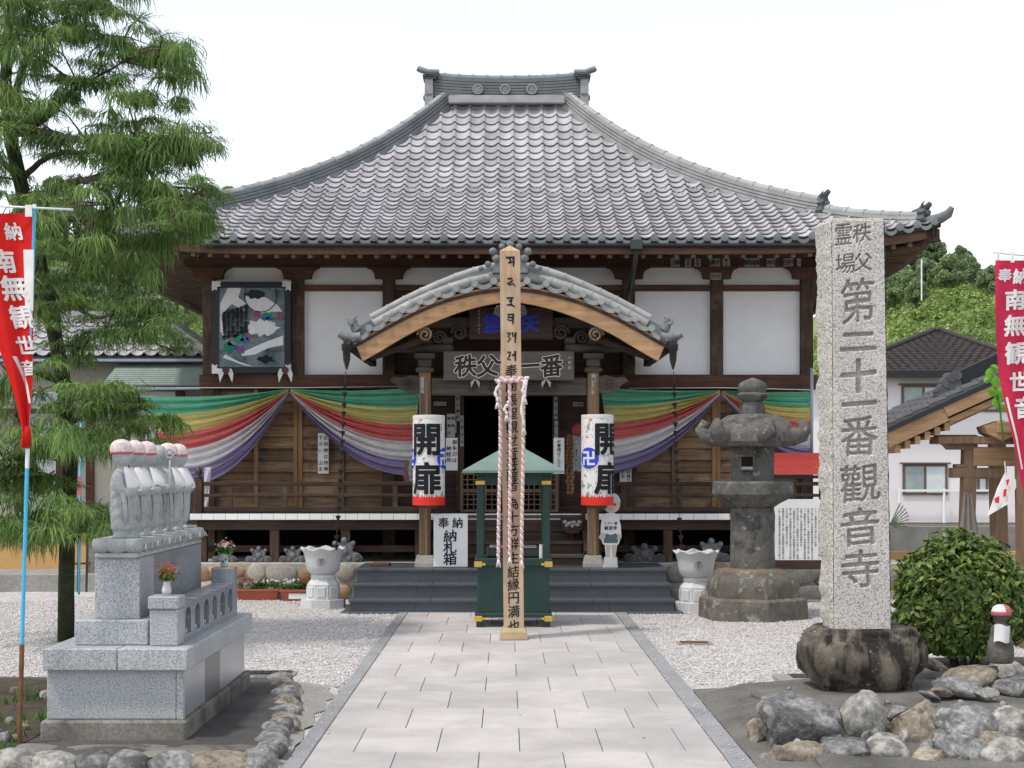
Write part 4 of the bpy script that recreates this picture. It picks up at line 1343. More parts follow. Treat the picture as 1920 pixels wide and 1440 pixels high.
# scalloped verge tile with a round boss
vm = MB(); n = 10; w = 0.272
arc = [(-w / 2 + w * i / n, -0.055 * math.sin(PI * i / n)) for i in range(n + 1)]
V = [(x, 0, z + 0.055) for x, z in arc] + [(x, 0, z - 0.01) for x, z in arc] + [(x, 0.3, z + 0.055) for x, z in arc] + [(x, 0.3, z - 0.01) for x, z in arc]
k = n + 1; Fc = []
for i in range(n):
    Fc += [(k + i, k + i + 1, i + 1, i), (i, i + 1, 2*k + i + 1, 2*k + i), (3*k + i, 3*k + i + 1, k + i + 1, k + i)]
vm.add(V, Fc)
vm.tube([(w / 2, -0.035, 0.035), (w / 2, 0.28, 0.035)], 0.05, 12)
vme = vm.mesh('verge_tile', K['tile_pale'], smooth=50)
for sg in (-1, 1):
    for (x, y, a) in pos:
        for r_ in range(1 if abs(x) > 999 else 1):
            inst('verge_tile', vme, (PXC + sg * x * PS, PD - 0.03, sz(y, PD)), por, rot=(0, -a if sg > 0 else a, 0), scale=(sg, 1, 1) if sg < 0 else None)
        for r_ in range(8):
            inst('roof_tile', ptile, (PXC + sg * x * PS, PD + 0.26 + 0.29 * r_, sz(y, PD) + 0.025), por, rot=(0.03, -a if sg > 0 else a, 0))
# barge ridges following the curve: a broad rounded course and a thinner one above
for tab, dz, r_, step, mat, yy in ((T_rdg, 0.0, 0.062, 0.27, 'tile_pale', PD + 0.13), ([(x, (y + interp(T_til, x)) / 2 + 3) for x, y in T_rdg], 0.0, 0.072, 0.3, 'tile_pale', PD + 0.08)):
    for sg in (-1, 1):
        ps = arc_positions(tab, step, 0.0)
        for (a, b) in zip(ps[:-1], ps[1:]):
            m = MB()
            p = Vector((PXC + sg * a[0] * PS, yy, sz(a[1], PD) + dz)); q = Vector((PXC + sg * b[0] * PS, yy, sz(b[1], PD) + dz))
            d = (q - p)
            m.tube([p, p + d * 0.93, p + d * 0.931, q], [r_, r_, r_ * 1.13, r_ * 1.13], 10)
            m.build('barge_tile', K[mat], por, smooth=45)
# fill between courses
for sg in (-1, 1):
    m = MB()
    top = [(PXC + sg * x * PS, sz(y, PD) - 0.03) for x, y in T_rdg]; bot = [(PXC + sg * x * PS, sz(interp(T_til, x), PD) + 0.02) for x, y in T_rdg]
    n = len(top)
    V = [(x, PD + 0.07, z) for x, z in bot] + [(x, PD + 0.07, z) for x, z in top] + [(x, PD + 0.2, z) for x, z in bot] + [(x, PD + 0.2, z) for x, z in top]
    Fc = []
    for i in range(n - 1):
        q = [(i, i+1, n+i+1, n+i), (2*n+i+1, 2*n+i, 3*n+i, 3*n+i+1), (n+i, n+i+1, 3*n+i+1, 3*n+i)]
        Fc += q if sg > 0 else [f[::-1] for f in q]
    m.add(V, Fc); m.build('barge_fill', K['tile_dark'], por)
    # end ornament and curled corner tile
    c0 = at(PC + sg * 293, 612, PD + 0.1)
    m = MB()
    m.tube([c0 + Vector((-sg * 0.05, 0, -0.06)), c0 + Vector((0, 0, 0.0)), c0 + Vector((sg * 0.035, 0, 0.07)), c0 + Vector((sg * 0.02, 0, 0.14))], [0.08, 0.065, 0.04, 0.012], 8)
    m.tube([c0 + Vector((-sg * 0.02, 0, 0.05)), c0 + Vector((sg * 0.01, -0.02, 0.11)), c0 + Vector((-sg * 0.05, -0.02, 0.15))], [0.04, 0.03, 0.01], 7)
    m.tube([c0 + Vector((sg * 0.02, -0.06, 0.02)), c0 + Vector((sg * 0.07, -0.06, 0.04)), c0 + Vector((sg * 0.085, -0.06, 0.10))], [0.03, 0.022, 0.008], 7)
    m.build('verge_end_ornament', K['oni_grey'], por, smooth=50)
    c0 = at(PC + sg * 296, 634, PD)
    m = MB()
    m.tube([c0 + Vector((-sg * 0.12, 0, 0.02)), c0, c0 + Vector((sg * 0.12, -0.02, 0.02)), c0 + Vector((sg * 0.19, -0.02, 0.06))], [0.075, 0.075, 0.06, 0.05], 10)
    m.build('corner_tile', K['oni_grey'], por, smooth=50)
    # side eave of the porch seen edge-on
    m = MB(); m.bar(at(PC + sg * 285, 655, PD + 0.1), at(PC + sg * 285, 655, PD + 0.1) + Vector((0, 2.5, 0)), 0.10, 0.16); m.build('side_eave', K['wood_dark'], por)
    for r_ in range(10):
        m = MB(); p = at(PC + sg * 300, 640, PD + 0.1) + Vector((0, 0.25 * r_, 0)); m.tube([p, p + Vector((sg * 0.0, 0.0, 0)) + Vector((sg * 0.10, 0, -0.015))], 0.045, 8); m.build('side_eave_tile', K['tile_dark'], por, smooth=50)
    # porch eave rafters and purlin end in the shade
    for j in range(8):
        m = MB(); p0 = at(PC + sg * (262), 672, PD + 0.35 + 0.22 * j); m.bar(p0, p0 + Vector((-sg * 0.85, 0, 0.30)), 0.06, 0.08); m.build('rafter', K['wood_dark'], por)
# crest ornament at the peak
c0 = Vector((PXC, PD + 0.02, sz(512, PD)))
m = MB()
m.prism([(PXC - 0.26, c0.z), (PXC + 0.26, c0.z), (PXC + 0.22, c0.z + 0.16), (PXC + 0.10, c0.z + 0.32), (PXC, c0.z + 0.38), (PXC - 0.10, c0.z + 0.32), (PXC - 0.22, c0.z + 0.16)], PD - 0.06, PD + 0.2)
for a, b, r_ in ((-0.25, 0.30, 0.06), (0.25, 0.30, 0.06), (-0.20, 0.20, 0.065), (0.20, 0.20, 0.065), (0.0, 0.40, 0.06), (-0.12, 0.37, 0.05), (0.12, 0.37, 0.05), (-0.32, 0.12, 0.05), (0.32, 0.12, 0.05), (-0.42, 0.06, 0.04), (0.42, 0.06, 0.04)):
    m.lathe([(0.001, -r_), (r_ * 0.7, -r_ * 0.7), (r_, 0), (r_ * 0.7, r_ * 0.7), (0.001, r_)], 10, (PXC + a, PD - 0.05, c0.z + b))
m.build('ridge_end_ornament', K['oni_grey'], por, smooth=45)
# carved pendant under the peak and at the quarter points
def swirl(cx, cz, r_, yy, mb, sg=1):
    pts = []
    for i in range(22):
        a = i / 21 * 3.6 * PI; rr = r_ * (1 - i / 26)
        pts.append((cx + sg * rr * math.cos(a), yy - 0.002 * i, cz + rr * math.sin(a)))
    mb.tube(pts, [r_ * 0.22 * (1 - i / 40) for i in range(22)], 6)
m = MB(); cz = sz(585, PD)
m.prism([(PXC - 0.20, cz + 0.10), (PXC - 0.24, cz - 0.02), (PXC - 0.14, cz - 0.08), (PXC - 0.08, cz - 0.16), (PXC, cz - 0.24), (PXC + 0.08, cz - 0.16), (PXC + 0.14, cz - 0.08), (PXC + 0.24, cz - 0.02), (PXC + 0.20, cz + 0.10)], PD + 0.02, PD + 0.07)
swirl(PXC - 0.16, cz + 0.02, 0.07, PD + 0.015, m); swirl(PXC + 0.16, cz + 0.02, 0.07, PD + 0.015, m, -1)
m.build('carved_pendant', K['carved'], por, smooth=45)
for sg in (-1, 1):
    m = MB(); c1 = at(PC + sg * 160, 628, PD + 0.05)
    swirl(c1.x, c1.z, 0.11, c1.y, m, sg); m.build('gilt_carving', K['gilt'], por, smooth=50)

# pillars on stone plinths, weathered with a pale batten down the front
YP = 22.9
for px, sg in ((797, -1), (1112, 1)):
    xp = sx(px, YP)
    m = MB(); m.lathe([(0.19, 0), (0.19, 0.05), (0.155, 0.16), (0.15, 0.17)], 4, (xp, YP, ZP), phase=PI / 4, ex=1.1, ey=1.1); m.build('plinth', K['mortar'], por)
    m = MB(); m.box(xp - 0.085, xp + 0.085, YP - 0.085, YP + 0.085, ZP + 0.17, 3.62, 0.016); m.build('pillar', K['post_wood'], por)
    m = MB(); m.box(xp + 0.005, xp + 0.045, YP - 0.10, YP - 0.086, ZP + 0.1, 3.3, 0.004); m.build('batten', K['stile'], por)
    # capital: bearing block and bracket tiers
    for j, (w, z, h) in enumerate(((0.26, 3.44, 0.07), (0.20, 3.52, 0.12), (0.30, 3.64, 0.08))):
        m = MB(); m.box(xp - w / 2, xp + w / 2, YP - w / 2, YP + w / 2, z, z + h, 0.012); m.build('bearing_block', K['carved'], por)
    m = MB(); m.box(xp - 0.42, xp + 0.42, YP - 0.07, YP + 0.07, 3.74, 3.86, 0.03); m.build('bracket_arm', K['carved'], por)
    for dx in (-0.34, 0, 0.34):
        m = MB(); m.box(xp + dx - 0.08, xp + dx + 0.08, YP - 0.08, YP + 0.08, 3.865, 3.96, 0.015); m.build('small_block', K['carved'], por)
    # carved nosing of the tie beam outside the pillar
    m = MB(); zz = 3.26
    m.prism([(xp + sg * a, zz + b) for a, b in ((0.086, -0.12), (0.086, 0.12), (0.2, 0.14), (0.34, 0.10), (0.46, 0.12), (0.52, 0.05), (0.42, 0.0), (0.36, -0.08), (0.22, -0.13))][:: (-1 if sg > 0 else 1)], YP - 0.05, YP + 0.05)
    swirl(xp + sg * 0.24, zz, 0.09, YP - 0.055, m, sg)
    m.build('beam_nosing', K['carved'], por, smooth=40)
    # connecting beam back to the hall
    m = MB(); m.bar((xp, YP + 0.08, 3.25), (xp, 24.9, 3.45), 0.12, 0.2); m.build('connecting_beam', K['carved'], por)
    m = MB(); m.bar((xp, YP - 0.5, 4.03), (xp, 24.9, 4.03), 0.14, 0.14); m.build('purlin', K['carved'], por)
xl, xr = sx(797, YP), sx(1112, YP)
m = MB(); m.box(xl + 0.09, xr - 0.09, YP - 0.06, YP + 0.06, 3.10, 3.36, 0.015); m.build('tie_beam', K['carved'], por)
m = MB(); m.box(xl - 0.5, xr + 0.5, YP - 0.065, YP + 0.065, 4.10, 4.26, 0.02); m.build('cross_beam', K['carved'], por)
for i, (a, s_) in enumerate(((-0.55, 1), (0.6, -1), (-0.25, 1), (0.3, -1))):
    m = MB(); swirl(PXC + a, 3.24, 0.10, YP - 0.065, m, s_); m.build('beam_carving', K['carved'], por, smooth=45)
m = MB()
m.prism([(PXC - 0.9, 3.97), (PXC + 0.9, 3.97), (PXC + 0.7, 4.0), (PXC + 0.35, 4.09), (PXC - 0.35, 4.09), (PXC - 0.7, 4.0)], YP - 0.05, YP + 0.05); m.build('frog_leg_strut', K['carved'], por)
for sg in (-1, 1):
    m = MB(); swirl(PXC + sg * 0.75, 4.02, 0.12, YP - 0.08, m, sg); swirl(PXC + sg * 1.05, 3.95, 0.10, YP - 0.08, m, -sg); m.build('cloud_carving', K['carved'], por, smooth=45)
# infill panel above the cross beam
m = MB()
poly = [(PXC + x * PS, sz(y, PD)) for x, y in [(-a, b) for a, b in T_up[::-1] if a < 230] + [(a, b) for a, b in T_up[1:] if a < 230]]
poly = [(poly[0][0], 4.2)] + poly + [(poly[-1][0], 4.2)]
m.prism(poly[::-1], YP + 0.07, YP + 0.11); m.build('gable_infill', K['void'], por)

# ---- name boards hung in the porch
b0 = at(954, 686, 22.72)
pl = empty('name_board', (b0.x, 22.7, b0.z), 'long weathered wooden board with outlined characters hung across the porch', 'sign board')
wq, hq = 0.96, 0.215
m = MB(); m.box(b0.x - wq, b0.x + wq, 22.70, 22.75, b0.z - hq, b0.z + hq, 0.01); m.build('board', wood('board_wood', (0.10, 0.08, 0.07), (0.16, 0.13, 0.115), 'x', 16, amt=0.0), pl)
mo, mi_ = MB(), MB()
for i, (ch_, px) in enumerate((('秩', 873), ('父', 914), ('廿', 951), ('一', 991), ('番', 1034))):
    xx = sx(px, 22.7)
    mo.merge(glyph_mb(ch_, 0.335, lambda a, b: (xx + a, 22.696, b0.z + b), 0.058, k=0.05))
    mi_.merge(glyph_mb(ch_, 0.335, lambda a, b: (xx + a, 22.692, b0.z + b), 0.028, k=0.05))
mo.build('character_outline', K['paper'], pl); mi_.build('character_fill', K['wood_dark'], pl)
m = MB(); column_text(m, '大樹書', sx(1068, 22.7), b0.z + 0.16, 0.05, 22.696, 0.075); m.build('signature', K['paper_grey'], pl)
b1 = at(958, 606, 22.75)
p2 = empty('name_board', (b1.x, 22.75, b1.z), 'dark board with blue characters high under the porch gable', 'sign board')
m = MB(); m.box(b1.x - 0.62, b1.x + 0.62, 22.72, 22.77, b1.z - 0.24, b1.z + 0.24, 0.015); m.build('board', K['wood_dark'], p2)
m = MB()
for ch_, px in (('堂', 923), ('之', 957), ('矢', 994)):
    xx = sx(px, 22.7)
    m.merge(glyph_mb(ch_, 0.30, lambda a, b: (xx + a, 22.716, b1.z + b), 0.03))
m.build('characters', K['blue'], p2)
m = MB(); column_text(m, '天保年十月吉日', sx(898, 22.7), b1.z + 0.2, 0.04, 22.716, 0.052, 0.0); m.build('date', K['paper_grey'], p2)
# little ribbon fittings below the boards
for px, py, lab in ((891, 717, 'left'), (1024, 717, 'right')):
    c0 = at(px, py, 22.68)
    e = empty('board_bracket', c0, 'pointed silver fitting under the %s end of the name board' % lab, 'fitting')
    for sg in (-1, 1):
        m = MB(); m.prism([(c0.x + sg * a, c0.z + b) for a, b in ((0.0, 0.06), (0.01, 0.02), (0.06, -0.08), (0.07, 0.0))][:: sg], c0.y - 0.01, c0.y + 0.005); m.build('point', K['paper_grey'], e)
# pilgrims' name slips pasted on the timber
SL = 0
def slip(px, py, d, w, h, text, mat='paper_grey', lab='', ink='ink'):
    c0 = at(px, py, d)
    e = empty('paper_slip', c0, lab, 'paper slip', 'name slips pasted on the entrance timber')
    m = MB(); m.box(c0.x - w / 2, c0.x + w / 2, d, d + 0.006, c0.z - h / 2, c0.z + h / 2); m.build('sheet', K[mat], e)
    m = MB()
    if h > w: column_text(m, text, c0.x, c0.z + h / 2 * 0.94, min(w * 0.8, h / len(text) * 0.85), d - 0.003, h * 0.94 / len(text), 0.01)
    else:
        for i, ch_ in enumerate(text):
            m.merge(glyph_mb(ch_, h * 0.75, lambda a, b: (c0.x + (i - (len(text) - 1) / 2) * w / len(text) * 0.95 + a, d - 0.003, c0.z + b), 0.01))
    m.build('writing', K[ink], e)
slip(858, 765, 24.90, 0.075, 0.42, '秩父講中', lab='tall grey name slip high on the left door jamb')
slip(866, 808, 24.91, 0.06, 0.50, '大和田氏', lab='second tall name slip lower on the left door jamb')
slip(853, 795, 24.90, 0.05, 0.28, '講元', lab='short narrow slip on the outer edge of the left door jamb')
slip(1042, 765, 24.90, 0.06, 0.36, '観音講', lab='tall grey name slip high on the right door jamb')
slip(1043, 815, 24.91, 0.055, 0.45, '巡礼組', lab='second tall name slip lower on the right door jamb')
slip(825, 757, 24.96, 0.20, 0.065, 'むつみ', lab='small horizontal name slip left of the doorway lintel')
slip(1084, 758, 24.96, 0.17, 0.065, '木曽根', lab='small horizontal name slip right of the doorway lintel')
slip(792, 722, YP - 0.09, 0.05, 0.24, '一心', lab='faded slip near the top of the left porch pillar')
slip(1113, 720, YP - 0.09, 0.06, 0.30, '同行', lab='faded slip near the top of the right porch pillar')
for i, (px, t_, w_) in enumerate(((1266, '三峰', 0.15), (1290, '両神', 0.10), (1308, '武甲', 0.10), (1340, '講中', 0.18), (1362, '秩父', 0.12), (1410, '観音講', 0.24), (1446, '木内', 0.14), (1478, '田中', 0.16), (1498, '上', 0.06))):
    slip(px, 492, YW - 0.112, w_, 0.13, t_, 'paper_grey', lab='%s name slip from the left along the wall plate above the right panels' % ('first', 'second', 'third', 'fourth', 'fifth', 'sixth', 'seventh', 'eighth', 'ninth')[i])
slip(1342, 518, YW - 0.125, 0.17, 0.11, '田社', lab='name slip on the bracket arm above the right hand panels')

# notices beside the door
def notice(px0, px1, py0, py1, d, cols, lab, mat='paper', size=None, tilt=0.0, cat='notice'):
    a, b = at(px0, py0, d), at(px1, py1, d)
    e = empty('notice', ((a.x + b.x) / 2, d, b.z), lab, cat)
    m = MB(); m.box(a.x, b.x, d, d + 0.012, b.z, a.z); m.build('sheet', K[mat], e)
    m = MB(); n = len(cols)
    for i, c in enumerate(cols):
        xx = b.x - (b.x - a.x) * (i + 0.5) / n
        L = max(len(q) for q in cols)
        pit = (a.z - b.z) * 0.92 / L
        column_text(m, c, xx, a.z - (a.z - b.z) * 0.04, min(pit * 0.95, (b.x - a.x) / n * 0.85), d - 0.004, pit, 0.012)
    m.build('writing', K['ink'], e)
    return e
notice(836, 858, 821, 882, 23.3, ('御朱印は', ' 納経所 '), 'white handwritten notice right of the left lantern')
notice(838, 853, 776, 820, 24.6, ('奉納', '御案内'), 'grey printed sheet above the handwritten notice', 'paper_grey')
notice(1038, 1058, 821, 888, 23.3, ('お賽銭はこちらへ',), 'tall white notice left of the right lantern')
notice(596, 616, 812, 888, 24.9, ('お供物は持帰', '下さい　山主'), 'white two-column notice on the left shutters behind the curtain')
notice(1162, 1184, 880, 906, 24.9, ('持帰り', '山主　'), 'small white notice below the right curtain beside the lantern')
# ------------------------------------------------------------------ five-coloured curtains
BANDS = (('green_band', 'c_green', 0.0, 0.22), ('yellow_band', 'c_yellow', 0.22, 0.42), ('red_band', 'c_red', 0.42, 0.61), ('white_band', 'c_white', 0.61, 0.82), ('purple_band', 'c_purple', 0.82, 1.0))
def curtain(G, E0_, E1_, d0, d1, sag0, sag1, label, seed, vmax=1.0, fold=0.085, ph=10.5):
    e = empty('festival_curtain', at(G[0], G[1], d0), label, 'curtain', 'five-coloured festival curtains on the hall front')
    def P(u, v):
        # u: 0 at the gather, 1 at the far edge
        ex = E0_[0] + (E1_[0] - E0_[0]) * v; ey = E0_[1] + (E1_[1] - E0_[1]) * v
        gx, gy = G[0], G[1] + 9 * v
        mx, my = (gx + ex) / 2, (gy + ey) / 2 + (sag0 + (sag1 - sag0) * v)
        t = u
        x = (1-t)**2 * gx + 2*t*(1-t) * mx + t*t * ex
        y = (1-t)**2 * gy + 2*t*(1-t) * my + t*t * ey
        # fine folds fanning out from the gather
        env = min(1.0, t * 5) * (1.1 - 0.6 * t)
        w = math.sin(v * 2 * PI * ph + seed + 1.5 * t + 1.3 * math.sin(v * 9 + seed)) + 0.5 * math.sin(v * 2 * PI * ph * 2.3 + seed * 2 + 2 * t)
        d = d0 + (d1 - d0) * t + fold * env * w + 0.10 * math.sin(PI * t) * (-v)
        y += 1.2 * env * w
        return at(x, y, d)
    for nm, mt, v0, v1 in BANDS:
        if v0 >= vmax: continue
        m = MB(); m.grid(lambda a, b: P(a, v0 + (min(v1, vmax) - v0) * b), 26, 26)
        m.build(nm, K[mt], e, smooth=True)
    return e
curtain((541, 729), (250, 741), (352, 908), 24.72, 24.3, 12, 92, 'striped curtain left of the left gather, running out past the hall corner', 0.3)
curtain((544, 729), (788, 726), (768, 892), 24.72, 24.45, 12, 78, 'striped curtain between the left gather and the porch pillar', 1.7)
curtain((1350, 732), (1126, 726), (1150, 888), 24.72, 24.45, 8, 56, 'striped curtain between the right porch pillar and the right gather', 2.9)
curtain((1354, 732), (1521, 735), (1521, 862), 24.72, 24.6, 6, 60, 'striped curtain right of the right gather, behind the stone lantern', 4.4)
for px0, px1, lab in ((330, 790, 'thin white rope stretched along the left beam above the curtains'), (1180, 1522, 'thin white rope stretched along the right beam above the curtains')):
    m = MB(); m.tube([at(px0, 727 if px0 < 900 else 728, 24.8), at((px0 + px1) / 2, 727, 24.78), at(px1, 724 if px0 < 900 else 731, 24.8)], 0.008, 6)
    tag(m.build('curtain_rope', K['rope_white'], smooth=True), lab, 'rope')
m = MB(); a = at(1522, 725, 24.55); m.tube([(a.x, a.y, sz(848, 24.55)), (a.x, a.y, sz(690, 24.55))], 0.025, 8)
tag(m.build('curtain_pole', K['gutter_blue'], smooth=True), 'thin pale pole at the right end of the curtains', 'pole')
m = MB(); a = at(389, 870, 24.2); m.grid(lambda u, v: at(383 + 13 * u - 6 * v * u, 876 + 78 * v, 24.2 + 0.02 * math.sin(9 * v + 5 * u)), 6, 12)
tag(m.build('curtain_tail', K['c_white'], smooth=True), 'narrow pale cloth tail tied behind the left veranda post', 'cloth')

# ------------------------------------------------------------------ votive painting on the left wall
dv = 24.80
a, b = at(398, 528, dv), at(545, 700, dv)
vp = empty('votive_painting', ((a.x + b.x) / 2, dv, b.z), 'framed votive painting of clouds and figures on the left wall', 'painting')
fw = 0.10
m = MB()
m.box(a.x, b.x, dv, dv + 0.06, a.z - fw, a.z, 0.008); m.box(a.x, b.x, dv, dv + 0.06, b.z, b.z + fw, 0.008)
m.box(a.x, a.x + fw, dv, dv + 0.06, b.z + fw, a.z - fw); m.box(b.x - fw, b.x, dv, dv + 0.06, b.z + fw, a.z - fw)
m.build('frame', plain('black_lacquer', (0.012, 0.014, 0.018), 0.35, 0.45), vp)
IX0, IX1, IZ0, IZ1 = a.x + fw, b.x - fw, b.z + fw, a.z - fw
t = NT('painted_sea'); p = t.map((1, 1, 1.6))
t.color(t.ramp(t.noise(p, 2.6, 5, 0.6, 1.2), [(0.3, (0.03, 0.05, 0.06)), (0.45, (0.10, 0.135, 0.15)), (0.58, (0.17, 0.21, 0.23)), (0.72, (0.06, 0.085, 0.10))]))
m = MB(); m.box(IX0, IX1, dv + 0.015, dv + 0.04, IZ0, IZ1); pic = m.build('picture', t.set(0.5, 0.3), vp)
def patch(name, pts, mat, lay):
    m = MB(); q = [(IX0 + (IX1 - IX0) * x, IZ1 - (IZ1 - IZ0) * y) for x, y in pts]
    m.prism(q[::-1], dv + 0.0145 - 0.0015 * lay, dv + 0.0149); return m.build(name, mat, pic)
def blob(cx_, cy_, rx, ry, n=18, wob=0.25, seed=0):
    return [(min(0.99, max(0.01, cx_ + rx * math.cos(2*PI*i/n) * (1 + wob * math.sin(i * 2.3 + seed)))), min(0.99, max(0.01, cy_ + ry * math.sin(2*PI*i/n) * (1 + wob * math.sin(i * 3.1 + seed * 2))))) for i in range(n)]
W1 = plain('painted_white', (0.66, 0.66, 0.67), 0.6, 0.2, 0, 0.12, 9)
patch('cloud', [(0.14, 0.0), (0.34, 0.0), (0.30, 0.12), (0.42, 0.20), (0.40, 0.30), (0.20, 0.20), (0.04, 0.34), (0.08, 0.60), (0.16, 0.70), (0.02, 0.55), (0.02, 0.20)], W1, 1)
patch('cloud', [(0.42, 0.10), (0.72, 0.12), (0.90, 0.22), (0.97, 0.30), (0.80, 0.30), (0.60, 0.34), (0.48, 0.26), (0.40, 0.16)], W1, 1)
patch('cloud', blob(0.66, 0.50, 0.24, 0.10, 22, 0.22, 1), W1, 2)
patch('cloud', [(0.98, 0.60), (0.98, 0.72), (0.75, 0.76), (0.55, 0.84), (0.36, 0.86), (0.34, 0.82), (0.55, 0.74), (0.72, 0.68), (0.85, 0.64)], W1, 1)
patch('wave', [(0.06, 0.88), (0.20, 0.92), (0.40, 0.98), (0.52, 0.99), (0.30, 0.93), (0.10, 0.84)], W1, 1)
for cx_, cy_, rx, ry, c, sd in ((0.58, 0.33, 0.06, 0.04, (0.30, 0.07, 0.10), 1), (0.72, 0.35, 0.08, 0.04, (0.02, 0.22, 0.16), 2), (0.76, 0.39, 0.06, 0.025, (0.04, 0.06, 0.50), 3), (0.94, 0.35, 0.05, 0.05, (0.22, 0.08, 0.12), 4),
                            (0.30, 0.63, 0.09, 0.06, (0.03, 0.25, 0.15), 5), (0.40, 0.66, 0.06, 0.05, (0.04, 0.14, 0.30), 6), (0.22, 0.60, 0.07, 0.03, (0.42, 0.24, 0.16), 7), (0.46, 0.62, 0.04, 0.05, (0.28, 0.10, 0.10), 8),
                            (0.16, 0.76, 0.10, 0.07, (0.01, 0.17, 0.12), 9), (0.33, 0.78, 0.08, 0.05, (0.16, 0.07, 0.24), 10), (0.20, 0.70, 0.08, 0.03, (0.18, 0.26, 0.34), 11), (0.72, 0.90, 0.12, 0.05, (0.012, 0.013, 0.015), 12), (0.55, 0.08, 0.14, 0.06, (0.02, 0.025, 0.03), 13)):
    patch('figure', blob(cx_, cy_, rx, ry, 12, 0.3, sd), plain('painted_colour', c, 0.6, 0.2), 3)
m = MB()
for i in range(6):
    column_text(m, '奉納観世音矢之堂縁起'[i % 3:i % 3 + 8], IX0 + (IX1 - IX0) * (0.09 + 0.065 * i), IZ1 - (IZ1 - IZ0) * (0.30 - 0.018 * i), 0.07, dv + 0.006, 0.056, 0.03)
m.build('inscription', K['ink'], pic)
m = MB(); c0 = (IX0 + (IX1 - IX0) * 0.64, IZ1 - (IZ1 - IZ0) * 0.10)
m.tube([(c0[0] + 0.26 * math.cos(PI * i / 20), dv + 0.004, c0[1] - 0.26 * math.sin(PI * i / 20)) for i in range(-3, 24)], 0.006, 4); m.build('halo', K['ink'], pic)
for (x, z) in ((a.x, a.z), (b.x, a.z), (a.x, b.z), (b.x, b.z)):
    sgx = 1 if x == a.x else -1; sgz = -1 if z == a.z else 1
    m = MB()
    q = [(0, 0), (0.15, 0), (0.13, 0.05), (0.15, 0.08), (0.08, 0.09), (0.09, 0.15), (0.05, 0.13), (0, 0.16)]
    q = [(x + sgx * u - sgx * 0.006, z + sgz * v - sgz * 0.006) for u, v in q]
    if sgx * sgz < 0: q = q[::-1]
    m.prism(q, dv - 0.012, dv - 0.001); m.build('corner_fitting', K['silver'], vp)
for px in (424, 535):
    c0 = at(px, 694, dv - 0.05)
    for sg in (-1, 1):
        m = MB(); q = [(0.0, 0.03), (0.02, -0.02), (0.10, -0.20), (0.12, -0.06), (0.09, 0.02)]
        q = [(c0.x + sg * u, c0.z + v) for u, v in q]
        m.prism(q if sg > 0 else q[::-1], c0.y - 0.02, c0.y + 0.01); m.build('pointed_bracket', K['silver'], vp)
    m = MB(); m.tube([(c0.x, c0.y - 0.05, c0.z), (c0.x, c0.y + 0.05, c0.z)], 0.055, 10); m.build('bracket_knob', K['wood_red'], vp)

